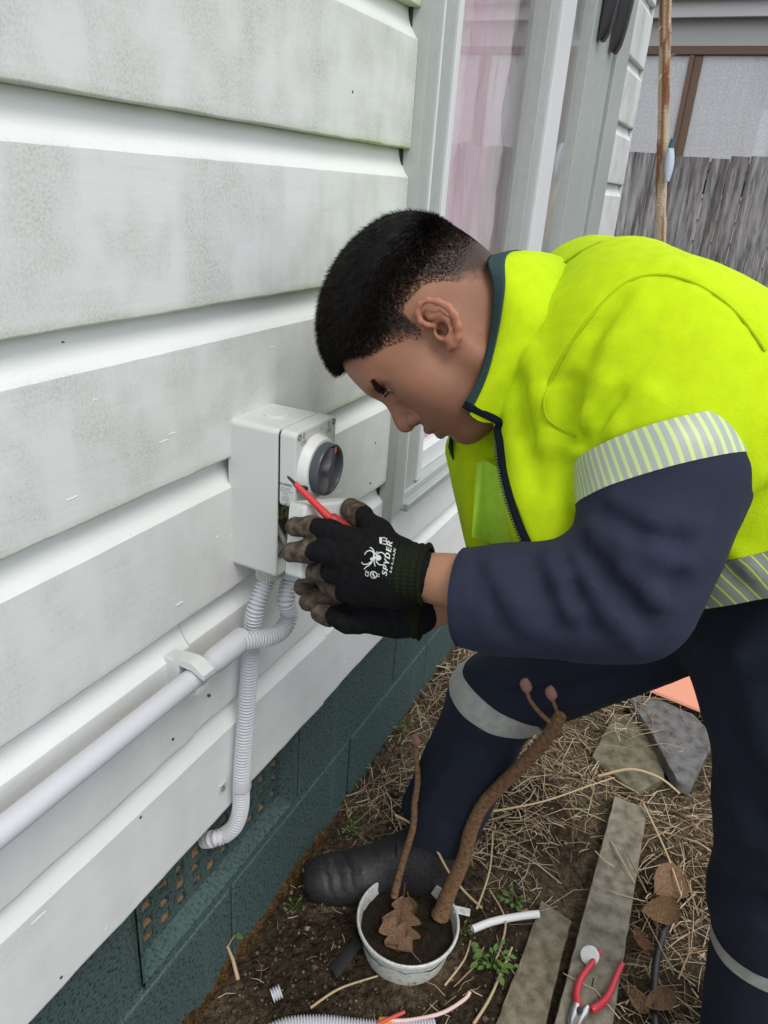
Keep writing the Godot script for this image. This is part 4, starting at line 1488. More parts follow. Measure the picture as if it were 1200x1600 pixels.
func build_leaves(pc: Vector3) -> void:
	var lm := []
	for c in [lin(0.31, 0.20, 0.13), lin(0.20, 0.10, 0.055), lin(0.33, 0.22, 0.13)]:
		var q := mat(c, 0.8, 0.3)
		q.albedo_texture = noise_tex(0.03, 4, 350 + lm.size(), [[0.0, Color(0.55, 0.5, 0.45)], [1.0, Color(1, 1, 1)]])
		triplanar(q, 12.0)
		lm.append(q)
	var list := [
		["lobed brown oak leaf lying on the pot's soil, nearest its centre", pc + Vector3(-0.030, 0.074, -0.045), Vector3(0.10, 0.35, 0.05), 0.115, 4, 0.25, 0],
		["small lobed brown leaf on the pot's soil towards the front rim", pc + Vector3(0.035, 0.071, 0.055), Vector3(-0.1, -1.9, -0.1), 0.080, 3, 0.35, 0],
		["curled tan leaf at the back of the pot's soil", pc + Vector3(-0.02, 0.074, -0.05), Vector3(0.3, 0.8, 0.5), 0.040, 0, 1.2, 2],
		["large curled brown leaf between the edging strip and the trouser leg", Vector3(0.6783, 0.0220, -1.3250), Vector3(0.2, 2.7, 0.35), 0.105, 0, 0.9, 0],
		["brown leaf folded over just below the large curled one", Vector3(0.6656, 0.0180, -1.2788), Vector3(-0.2, 1.9, 0.5), 0.075, 0, 1.0, 2],
		["rusty red brown leaf scrap beside the concrete edging", Vector3(0.6567, 0.0140, -1.2297), Vector3(0.1, 0.6, -0.3), 0.050, 0, 0.8, 1],
		["pale dead leaf in the straw below the pliers' handles", Vector3(0.6640, 0.0140, -1.0909), Vector3(0.3, 1.2, 0.2), 0.050, 0, 0.9, 2],
		["tan leaf on the straw near the black cable's lower end", Vector3(0.7028, 0.0140, -1.0706), Vector3(-0.3, 2.2, 0.0), 0.060, 0, 0.7, 2],
	]
	for i in list.size():
		var q: Array = list[i]
		var o := put("dead_leaf", leaf_mesh(q[3], q[4], q[5], 360 + i), lm[q[6]], self, q[1], q[2])
		tag(o, q[0], "leaf")


# ---------------------------------------------------------------- straw, pebbles, weeds
func build_litter() -> void:
	# dry straw: bent, flattened stalks, several tints
	var tints := [Color(0.46, 0.35, 0.22), Color(0.55, 0.45, 0.31), Color(0.36, 0.25, 0.15), Color(0.27, 0.185, 0.115), Color(0.64, 0.54, 0.39)]
	var m := MB.new()
	var dens := noise(2.6, 3, 401)
	var made := 0
	var tries := 0
	while made < 8500 and tries < 120000:
		tries += 1
		var x := RNG.randf_range(-0.02, 1.35)
		var z := RNG.randf_range(-2.6, -0.55)
		var want := 0.10 + 0.9 * smoothstep(-0.25, 0.4, dens.get_noise_2d(x, z) + 0.55 * smoothstep(-1.05, -1.45, z) - 0.15)
		if x > 0.66:
			want = maxf(want, 0.75)
		if x > 0.53 and x < 0.66 and z > -1.6:
			want *= 0.04
		if x < 0.15 and z > -1.0:
			want *= 0.35
		if z > -1.2 and x < 0.5:
			want *= 0.45
		if Vector2(x - 0.49, z + 1.31).length() < 0.06:
			continue
		if Vector2(x - 0.250, z + 0.972).length() < 0.112:
			continue
		if x > 0.46 and x < 0.545 and z > -1.19 and RNG.randf() < 0.85:
			continue
		if x > 0.56 and x < 0.77 and z > -2.02 and z < -1.68 and RNG.randf() < 0.85:
			continue
		if RNG.randf() > want:
			continue
		made += 1
		var l := (RNG.randf_range(0.008, 0.045) if RNG.randf() < 0.62 else RNG.randf_range(0.045, 0.15))
		var a := RNG.randf() * TAU
		var d := Vector3(cos(a), 0, sin(a))
		var y := ground_y(x, z) + RNG.randf_range(0.001, 0.016)
		if x > 0.53 and x < 0.67 and z > -1.6:
			y += 0.031
		if Vector2(x - 0.62, z + 1.9).length() < 0.14:
			y += 0.05
		var p0 := Vector3(x, y, z)
		var side := Vector3(-d.z, 0, d.x) * RNG.randf_range(-0.25, 0.25)
		var lift := RNG.randf_range(-0.05, 0.22)
		var p1 := p0 + d * l * 0.5 + side * l * 0.6 + Vector3(0, lift * l * 0.6, 0)
		var p2 := p0 + d * l + Vector3(0, lift * l * RNG.randf_range(-0.4, 1.0), 0)
		p2.y = maxf(p2.y, ground_y(p2.x, p2.z) + 0.001)
		m.col = tints[RNG.randi() % 5].lerp(Color(0.2, 0.16, 0.12), RNG.randf() * 0.35)
		var r := RNG.randf_range(0.0004, 0.0013) * (1.0 if RNG.randf() < 0.9 else 1.7)
		m.tube([p0, p1, p2], [r, r, r * 0.6], 4, false)
	var straw := mat(Color.WHITE, 0.85, 0.3)
	straw.vertex_color_use_as_albedo = true
	var so := put("straw", m.mesh(true), straw)
	so.set_meta("kind", "stuff")
	tag(so, "dry straw and dead grass scattered over the soil", "straw")
	# crumbs of soil and pebbles
	m = MB.new()
	for i in 9000:
		var x := RNG.randf_range(-0.02, 1.2)
		var z := RNG.randf_range(-2.3, -0.5)
		if x > 0.545 and x < 0.665 and z > -1.585:
			continue
		if Vector2(x - 0.250, z + 0.972).length() < 0.10:
			continue
		var near_wall := smoothstep(0.16, 0.0, x)
		var s := RNG.randf_range(0.0012, 0.0045) + (RNG.randf_range(0.001, 0.006) if RNG.randf() < 0.07 + 0.10 * near_wall else 0.0)
		var stone := RNG.randf() < 0.22
		m.col = Color(0.08, 0.062, 0.045) * RNG.randf_range(0.6, 1.9) if not stone else Color(0.20, 0.165, 0.125) * RNG.randf_range(0.4, 1.5)
		var c := Vector3(x, ground_y(x, z) + s * 0.35, z)
		var b := Basis.from_euler(Vector3(RNG.randf() * TAU, RNG.randf() * TAU, RNG.randf() * TAU))
		var ids := PackedInt32Array()
		for e in 6:
			var v := Vector3.ZERO
			v[e / 2] = (1.0 if e % 2 == 0 else -1.0) * s * RNG.randf_range(0.65, 1.15)
			ids.append(m.vert(c + b * v))
		for f in [[0, 2, 4], [2, 1, 4], [1, 3, 4], [3, 0, 4], [2, 0, 5], [1, 2, 5], [3, 1, 5], [0, 3, 5]]:
			m.tri_i(ids[f[0]], ids[f[1]], ids[f[2]])
	var crumb := mat(Color.WHITE, 0.92, 0.25)
	crumb.vertex_color_use_as_albedo = true
	var co := put("pebbles", m.mesh(true), crumb)
	co.set_meta("kind", "stuff")
	tag(co, "soil crumbs and pebbles strewn over the ground", "pebbles")
	# long dry stalks that show singly
	var dry := mat(lin(0.46, 0.35, 0.21), 0.85)
	var stalks := [
		[[Vector3(0.5023, 0.0300, -1.6247), Vector3(0.5724, 0.0600, -1.6579), Vector3(0.6435, 0.0550, -1.6715), Vector3(0.6994, 0.0300, -1.6700)], 0.0042, "pale flattened stalk lying across the mossy stone"],
		[[Vector3(0.2986, 0.0300, -1.3715), Vector3(0.4003, 0.0350, -1.4620), Vector3(0.4879, 0.0400, -1.5658), Vector3(0.5405, 0.0400, -1.6296)], 0.0026, "long pale stalk running right from the shin to the stone"],
		[[Vector3(0.6203, 0.0450, -1.5704), Vector3(0.6896, 0.0350, -1.4544), Vector3(0.7377, 0.0200, -1.3601)], 0.0030, "straight dry stalk slanting from the strip's far end to the trouser leg"],
		[[Vector3(0.5719, 0.0360, -1.4178), Vector3(0.6094, 0.0420, -1.3617), Vector3(0.6398, 0.0360, -1.3272)], 0.0020, "thin broken stalk lying slantwise on the edging strip"],
		[[Vector3(0.5443, 0.0360, -1.3709), Vector3(0.5692, 0.0400, -1.3508), Vector3(0.5918, 0.0360, -1.3478)], 0.0018, "tiny twig on the left edge of the edging strip"],
		[[Vector3(0.1506, 0.0120, -0.7710), Vector3(0.1805, 0.0160, -0.8248), Vector3(0.2323, 0.0140, -0.8828)], 0.0028, "forked dry stalk on the soil below the pot's left side"],
		[[Vector3(0.4258, 0.0140, -0.8869), Vector3(0.4369, 0.0180, -0.9430), Vector3(0.4405, 0.0140, -1.0117), Vector3(0.4432, 0.0140, -1.0663)], 0.0032, "stout dry stalk rising from the bottom edge to the green weed"],
		[[Vector3(0.3526, 0.0120, -0.9290), Vector3(0.3676, 0.0160, -0.9923), Vector3(0.3644, 0.0140, -1.0384)], 0.0024, "curved tan stalk hugging the right side of the pot"],
		[[Vector3(0.3522, 0.0200, -1.1090), Vector3(0.3465, 0.0300, -1.2056), Vector3(0.3167, 0.0200, -1.3212)], 0.0026, "upright dry stalk right of the thick cutting's foot"],
		[[Vector3(0.4232, 0.0140, -1.0245), Vector3(0.4150, 0.0200, -1.1101), Vector3(0.3606, 0.0180, -1.1688)], 0.0024, "crooked dry stalk crossing under the white offcut"],
	]
	for s in stalks:
		var sp := spline(s[0], 6)
		var rr := []
		for i in sp.size():
			rr.append(s[1] * (1.0 - 0.35 * i / sp.size()))
		var o := put("dry_stalk", tube_mesh(sp, rr, 6), dry)
		tag(o, s[2], "stalk", "dry stalks on the ground")
	# weeds
	var green := mat(lin(0.085, 0.17, 0.035), 0.6, 0.4)
	green.backlight_enabled = true
	green.backlight = Color(0.08, 0.14, 0.02)
	var weeds := [
		[Vector3(0.4189, 0.0000, -1.0152), 0.045, 26, "bright green weed growing beside the white pot"],
		[Vector3(0.4147, 0.0000, -1.1653), 0.032, 18, "small green weed behind the white pipe offcut"],
		[Vector3(-0.0264, 0.0000, -1.5003), 0.030, 16, "green weed against the foot of the block wall"],
		[Vector3(0.0250, 0.0000, -1.1587), 0.022, 14, "tiny green weed in the corner above the boot's toe"],
		[Vector3(0.3422, 0.0000, -1.0539), 0.020, 9, "green leaf sprig tucked against the pot's right side"],
		[Vector3(0.4942, 0.0000, -1.5318), 0.016, 8, "little green sprout near the edging strip's far end"],
		[Vector3(0.2885, 0.0000, -0.9101), 0.018, 10, "green tuft under the front of the pot"],
		[Vector3(0.0113, 0.0000, -0.9367), 0.025, 7, "green grass blades by the toe of the boot"],
	]
	for w in weeds:
		var t := thing("weed", w[3], "weed", Vector3(w[0].x, ground_y(w[0].x, w[0].z), w[0].z), "weeds in the soil")
		var lm := MB.new()
		var sm2 := MB.new()
		for i in w[2]:
			var a := RNG.randf() * TAU
			var rr: float = w[1] * RNG.randf_range(0.15, 0.9)
			var h: float = w[1] * RNG.randf_range(0.25, 1.0)
			var p := Vector3(cos(a) * rr, h, sin(a) * rr)
			sm2.tube([Vector3(p.x * 0.1, -0.003, p.z * 0.1), Vector3(p.x * 0.5, h * 0.7, p.z * 0.5), p], 0.0006, 4, false)
			var d := Vector3(cos(a), RNG.randf_range(-0.3, 0.4), sin(a)).normalized()
			var s := d.cross(Vector3.UP).normalized()
			var l: float = w[1] * RNG.randf_range(0.25, 0.45)
			var nb := s.cross(d)
			lm.sheet([[p, p, p], [p + d * l * 0.35 - s * l * 0.30 + nb * l * 0.08, p + d * l * 0.35, p + d * l * 0.35 + s * l * 0.30 + nb * l * 0.08], [p + d * l * 0.7 - s * l * 0.24 + nb * l * 0.06, p + d * l * 0.7 - nb * l * 0.05, p + d * l * 0.7 + s * l * 0.24 + nb * l * 0.06], [p + d * l, p + d * l, p + d * l]])
		put("stems", sm2.mesh(), green, t)
		put("leaves", lm.mesh(), green, t)
	# seedling at the foot of the wall
	var sg := thing("seedling", "pale woody seedling with two leaves at the block wall's foot", "plant", Vector3(-0.0013, 0.0000, -0.7583))
	var so2 := sg.position
	put("stem", tube_mesh([Vector3.ZERO, Vector3(-0.0207, 0.0275, -0.7691) - so2, Vector3(-0.0283, 0.0702, -0.7625) - so2], [0.004, 0.0035, 0.0025], 7), dry, sg)
	for e in [[Vector3(-0.0277, 0.0680, -0.7616), Vector3(-0.0635, 0.0767, -0.7376)], [Vector3(-0.0277, 0.0680, -0.7616), Vector3(-0.0167, 0.0980, -0.7692)]]:
		put("twig", tube_mesh([e[0] - so2, e[1] - so2], [0.0016, 0.0009], 5), dry, sg)
		var lf := MB.new()
		var q: Vector3 = e[1] - so2
		lf.sheet([[q, q], [q + Vector3(0.012, 0.003, 0.004), q + Vector3(0.006, 0.007, -0.006)], [q + Vector3(0.022, 0.006, 0.0), q + Vector3(0.022, 0.006, 0.0)]])
		put("leaf", lf.mesh(), green, sg)


# ---------------------------------------------------------------- bodies and cloth as smooth distance fields, meshed as surface nets
class SDF:
	var kind := PackedByteArray()   # 0 tapered capsule, 1 ellipsoid, 2 fold
	var op := PackedByteArray()
	var a := PackedVector3Array()
	var b := PackedVector3Array()
	var inv := PackedFloat32Array()
	var r0 := PackedFloat32Array()
	var r1 := PackedFloat32Array()
	var k := PackedFloat32Array()
	var rad := PackedVector3Array()
	var axes: Array[Basis] = []

	func row(kd: int, o: int, p: Vector3, q: Vector3, s: float, t: float, kk: float, rr: Vector3, ax: Basis) -> void:
		kind.append(kd)
		op.append(o)
		a.append(p)
		b.append(q - p)
		inv.append(1.0 / maxf((q - p).length_squared(), 1e-12))
		r0.append(s)
		r1.append(t - s)
		k.append(kk)
		rad.append(rr)
		axes.append(ax)

	func cap(p: Vector3, q: Vector3, s: float, t: float, kk: float, o: int) -> void:
		row(0, o, p, q, s, t, kk, Vector3.ONE, Basis.IDENTITY)

	func ell(c: Vector3, ax: Basis, rr: Vector3, kk: float, o: int) -> void:
		row(1, o, c, c, 0.0, 0.0, kk, rr, ax.inverse())

	func fold(p: Vector3, q: Vector3, amp: float, w: float) -> void:
		row(2, 0, p, q, amp, w + amp, 0.0, Vector3.ONE, Basis.IDENTITY)

	func eval(p: Vector3, list: PackedInt32Array) -> float:
		var d := 9.0
		for i in list:
			var kd := kind[i]
			var di: float
			if kd == 1:
				var l := axes[i] * (p - a[i])
				var rr := rad[i]
				var q := l / rr
				var n0 := q.length()
				di = n0 * (n0 - 1.0) / maxf((q / rr).length(), 1e-9)
			else:
				var pa := p - a[i]
				var h := clampf(pa.dot(b[i]) * inv[i], 0.0, 1.0)
				var dd := (pa - b[i] * h).length()
				if kd == 2:
					var w := r1[i]
					var e := dd / w
					if e < 2.6:
						d -= r0[i] * exp(-e * e)
					continue
				di = dd - r0[i] - r1[i] * h
			var kk := k[i]
			if op[i] == 0:
				var g := kk - absf(d - di)
				d = minf(d, di)
				if g > 0.0:
					d -= g * g / kk * 0.25
			else:
				di = -di
				var g := kk - absf(d - di)
				d = maxf(d, di)
				if g > 0.0:
					d += g * g / kk * 0.25
		return d

	# the shapes that can matter within `reach` of p
	func near(p: Vector3, reach: float, list: PackedInt32Array) -> PackedInt32Array:
		var out := PackedInt32Array()
		var ds := PackedFloat32Array()
		var d := 9.0
		for i in list:
			var one := PackedInt32Array([i])
			if kind[i] == 2:
				var pa := p - a[i]
				var h := clampf(pa.dot(b[i]) * inv[i], 0.0, 1.0)
				ds.append((pa - b[i] * h).length())
				continue
			var was := op[i]
			var di := raw(p, i)
			ds.append(di)
			if was == 0:
				d = minf(d, di)
		var n := 0
		for i in list:
			var di := ds[n]
			n += 1
			if kind[i] == 2:
				if di < r1[i] * 2.6 + reach:
					out.append(i)
			elif op[i] == 0:
				if di < d + k[i] + reach * 2.0:
					out.append(i)
			elif di < reach + k[i] + 0.004:
				out.append(i)
		return out

	func raw(p: Vector3, i: int) -> float:
		if kind[i] == 1:
			var l := axes[i] * (p - a[i])
			var q := l / rad[i]
			var n0 := q.length()
			return n0 * (n0 - 1.0) / maxf((q / rad[i]).length(), 1e-9)
		var pa := p - a[i]
		var h := clampf(pa.dot(b[i]) * inv[i], 0.0, 1.0)
		return (pa - b[i] * h).length() - r0[i] - r1[i] * h

	func bounds() -> AABB:
		var box := AABB()
		var first := true
		for i in kind.size():
			if kind[i] == 2 or op[i] == 1:
				continue
			var e := maxf(rad[i].x, maxf(rad[i].y, rad[i].z)) if kind[i] == 1 else maxf(r0[i], r0[i] + r1[i])
			for q in [a[i], a[i] + b[i]]:
				var one := AABB(q - Vector3.ONE * e, Vector3.ONE * e * 2.0)
				box = one if first else box.merge(one)
				first = false
		return box.grow(0.012)


const BLK := 8
var net_res := []
var net_blocks := []
var net_sdf: SDF
var net_lo: Vector3
var net_cell := 0.01


func net_block(bi: int) -> void:
	var job: Array = net_blocks[bi]
	var bx: int = job[0]
	var by: int = job[1]
	var bz: int = job[2]
	var list: PackedInt32Array = job[3]
	var s := net_sdf
	var n := BLK + 1
	var h := net_cell
	var o := net_lo + Vector3(bx, by, bz) * (BLK * h)
	# corner samples; one extra layer on the low side so that quads of this block know their cells
	var m := BLK + 2
	var val := PackedFloat32Array()
	val.resize(m * m * m)
	var q := 0
	for z in m:
		for y in m:
			for x in m:
				val[q] = s.eval(o + Vector3(x - 1, y - 1, z - 1) * h, list)
				q += 1
	var keys := PackedInt64Array()
	var pos := PackedVector3Array()
	var quads := PackedInt64Array()
	var sy := m
	var sz := m * m
	for z in BLK + 1:
		for y in BLK + 1:
			for x in BLK + 1:
				# cell whose low corner is sample (x, y, z) of the padded grid
				var i := x + y * sy + z * sz
				var c := [val[i], val[i + 1], val[i + sy], val[i + sy + 1], val[i + sz], val[i + sz + 1], val[i + sz + sy], val[i + sz + sy + 1]]
				var inside := 0
				for t in 8:
					if c[t] < 0.0:
						inside += 1
				if inside == 0 or inside == 8:
					continue
				var sum := Vector3.ZERO
				var cnt := 0
				for e in 12:
					var e0: int = EDGE0[e]
					var e1: int = EDGE1[e]
					var v0: float = c[e0]
					var v1: float = c[e1]
					if (v0 < 0.0) != (v1 < 0.0):
						var t := v0 / (v0 - v1)
						sum += Vector3(e0 & 1, (e0 >> 1) & 1, e0 >> 2).lerp(Vector3(e1 & 1, (e1 >> 1) & 1, e1 >> 2), t)
						cnt += 1
				var gx := bx * BLK + x - 1
				var gy := by * BLK + y - 1
				var gz := bz * BLK + z - 1
				keys.append(((gz + 2) * 4096 + (gy + 2)) * 4096 + gx + 2)
				pos.append(o + (Vector3(x - 1, y - 1, z - 1) + sum / cnt) * h)
	for z in range(1, BLK + 1):
		for y in range(1, BLK + 1):
			for x in range(1, BLK + 1):
				var i := x + y * sy + z * sz
				var v0 := val[i] < 0.0
				var gx := bx * BLK + x - 1
				var gy := by * BLK + y - 1
				var gz := bz * BLK + z - 1
				var key := ((gz + 2) * 4096 + (gy + 2)) * 4096 + gx + 2
				if (val[i + 1] < 0.0) != v0:
					var a0 := key - 4096 * 4096 - 4096
					var a1 := key - 4096 * 4096
					var a3 := key - 4096
					quads.append_array(PackedInt64Array([a0, a1, key, a3]) if v0 else PackedInt64Array([a0, a3, key, a1]))
				if (val[i + sy] < 0.0) != v0:
					var a0 := key - 4096 * 4096 - 1
					var a1 := key - 1
					var a3 := key - 4096 * 4096
					quads.append_array(PackedInt64Array([a0, a1, key, a3]) if v0 else PackedInt64Array([a0, a3, key, a1]))
				if (val[i + sz] < 0.0) != v0:
					var a0 := key - 4096 - 1
					var a1 := key - 4096
					var a3 := key - 1
					quads.append_array(PackedInt64Array([a0, a1, key, a3]) if v0 else PackedInt64Array([a0, a3, key, a1]))
	net_res[bi] = [keys, pos, quads]


const EDGE0 := [0, 2, 4, 6, 0, 1, 4, 5, 0, 1, 2, 3]
const EDGE1 := [1, 3, 5, 7, 2, 3, 6, 7, 4, 5, 6, 7]


# returns an MB with welded vertices
func net(s: SDF, cell: float) -> MB:
	net_sdf = s
	net_cell = cell
	var box := s.bounds()
	net_lo = box.position
	net_blocks = []
	var size := BLK * cell
	var nb := Vector3i((box.size / size).ceil())
	var all := PackedInt32Array(range(s.kind.size()))
	# coarse to fine: groups of 4 x 4 x 4 blocks first
	var gs := 4
	var half := size * 0.5 * sqrt(3.0) + cell * 1.8
	for z in range(0, nb.z, gs):
		for y in range(0, nb.y, gs):
			for x in range(0, nb.x, gs):
				var mid := net_lo + (Vector3(x, y, z) + Vector3.ONE * gs * 0.5) * size
				var reach := size * gs * 0.5 * sqrt(3.0) + cell * 2.0
				var l1 := s.near(mid, reach, all)
				if l1.is_empty() or s.eval(mid, l1) > reach * 1.15 + 0.01 or s.eval(mid, l1) < -reach * 1.5 - 0.03:
					continue
				for dz in gs:
					for dy in gs:
						for dx in gs:
							var c := net_lo + (Vector3(x + dx, y + dy, z + dz) + Vector3.ONE * 0.5) * size
							var l2 := s.near(c, half, l1)
							if l2.is_empty():
								continue
							var d := s.eval(c, l2)
							if d < half * 1.3 + 0.004 and d > -half * 1.7 - 0.004:
								net_blocks.append([x + dx, y + dy, z + dz, l2])
	net_res = []
	net_res.resize(net_blocks.size())
	var id := WorkerThreadPool.add_group_task(net_block, net_blocks.size(), -1, true)
	WorkerThreadPool.wait_for_group_task_completion(id)
	var out := MB.new()
	var index := {}
	for r in net_res:
		var keys: PackedInt64Array = r[0]
		var pos: PackedVector3Array = r[1]
		for i in keys.size():
			if not index.has(keys[i]):
				index[keys[i]] = out.vert(pos[i])
	for r in net_res:
		var qd: PackedInt64Array = r[2]
		for i in range(0, qd.size(), 4):
			var w := PackedInt32Array([index.get(qd[i], -1), index.get(qd[i + 1], -1), index.get(qd[i + 2], -1), index.get(qd[i + 3], -1)])
			if w[0] < 0 or w[1] < 0 or w[2] < 0 or w[3] < 0:
				continue
			out.quad_i(w[0], w[1], w[2], w[3])
	net_res = []
	net_blocks = []
	return out


func normals_of(m: MB) -> PackedVector3Array:
	var nrm := PackedVector3Array()
	nrm.resize(m.v.size())
	for t in range(0, m.idx.size(), 3):
		var a := m.idx[t]
		var b := m.idx[t + 1]
		var d := m.idx[t + 2]
		var f := (m.v[d] - m.v[a]).cross(m.v[b] - m.v[a])
		nrm[a] += f
		nrm[b] += f
		nrm[d] += f
	for i in nrm.size():
		nrm[i] = nrm[i].normalized()
	return nrm


# moves every vertex along its normal by fn(position)
func displace(m: MB, fn: Callable) -> MB:
	var nrm := normals_of(m)
	for i in m.v.size():
		m.v[i] += nrm[i] * fn.call(m.v[i])
	return m


# keeps the part of the mesh where g > 0, cut cleanly along g = 0
func clip(m: MB, g: PackedFloat32Array) -> MB:
	var o := MB.new()
	var remap := {}
	var cuts := {}
	for t in range(0, m.idx.size(), 3):
		var poly := PackedInt32Array()
		for e in 3:
			var i := m.idx[t + e]
			var jn := m.idx[t + (e + 1) % 3]
			if g[i] > 0.0:
				if not remap.has(i):
					o.col = m.c[i]
					remap[i] = o.vert(m.v[i], m.uv[i])
				poly.append(remap[i])
			if (g[i] > 0.0) != (g[jn] > 0.0):
				var key := mini(i, jn) * 4194304 + maxi(i, jn)
				if not cuts.has(key):
					var w := g[i] / (g[i] - g[jn])
					o.col = m.c[i].lerp(m.c[jn], w)
					cuts[key] = o.vert(m.v[i].lerp(m.v[jn], w), m.uv[i].lerp(m.uv[jn], w))
				poly.append(cuts[key])
		for e in range(1, poly.size() - 1):
			o.idx.append_array(PackedInt32Array([poly[0], poly[e], poly[e + 1]]))
	return o


func along(m: MB, o: Vector3, n: Vector3) -> PackedFloat32Array:
	var g := PackedFloat32Array()
	g.resize(m.v.size())
	for i in m.v.size():
		g[i] = (m.v[i] - o).dot(n)
	return g


func minus(g: PackedFloat32Array, k := 0.0) -> PackedFloat32Array:
	var o := PackedFloat32Array()
	o.resize(g.size())
	for i in g.size():
		o[i] = k - g[i]
	return o


func grown(m: MB, by: float) -> MB:
	return displace(m, func(_p: Vector3) -> float: return by)


# ---------------------------------------------------------------- the man
func head_at(a: float, b: float, c: float) -> Vector3:
	return HEAD_O + HEAD_F * a + HEAD_U * b + HEAD_L * c


func in_head(p: Vector3) -> Vector3:
	var q := p - HEAD_O
	return Vector3(q.dot(HEAD_F), q.dot(HEAD_U), q.dot(HEAD_L))


# height above the hairline, seen from the side: > 0 is hair
func hair_over(h: Vector3) -> float:
	var f := h.x
	var line := 0.0
	var pts := [[-0.14, -0.02], [-0.075, -0.012], [-0.050, 0.004], [-0.034, 0.030], [-0.015, 0.046], [0.012, 0.050], [0.022, 0.046], [0.026, 0.012], [0.034, 0.012], [0.042, 0.024], [0.084, 0.058], [0.097, 0.077], [0.15, 0.082]]
	for i in pts.size() - 1:
		if f >= pts[i][0] and f <= pts[i + 1][0]:
			line = lerpf(pts[i][1], pts[i + 1][1], (f - pts[i][0]) / (pts[i + 1][0] - pts[i][0]))
	return h.y - line


func hair_length(h: Vector3) -> float:
	var top := smoothstep(0.018, 0.128, h.y + 0.24 * maxf(h.x - 0.02, 0.0) - 0.10 * maxf(-0.04 - h.x, 0.0))
	return lerpf(0.0024, 0.0265, top * top * 0.70 + top * 0.30)


func fabric(c: Color, rough: float, weave: float, sd: int, rim := 0.0) -> StandardMaterial3D:
	var m := mat(c, rough, 0.25)
	m.albedo_texture = noise_tex(0.015, 5, sd, [[0.0, Color(0.92, 0.92, 0.92)], [0.5, Color(0.97, 0.97, 0.97)], [1.0, Color(1, 1, 1)]])
	bumped(triplanar(m, 5.0), bump_tex(weave, 3, sd + 1, 5.0), 0.35)
	if rim > 0.0:
		m.rim_enabled = true
		m.rim = rim
		m.rim_tint = 0.6
	return m


func add_mesh(a: MB, b: MB) -> void:
	var off := a.v.size()
	a.v.append_array(b.v)
	a.uv.append_array(b.uv)
	a.c.append_array(b.c)
	for i in b.idx:
		a.idx.append(i + off)


func stripes(base: Color, line: Color, share: float) -> ImageTexture:
	var im := Image.create(64, 4, false, Image.FORMAT_RGB8)
	for i in 64:
		var w := smoothstep(share - 0.05, share + 0.05, absf(i / 63.0 - 0.5) * 2.0)
		for k in 4:
			im.set_pixel(i, k, line.lerp(base, w))
	return ImageTexture.create_from_image(im)


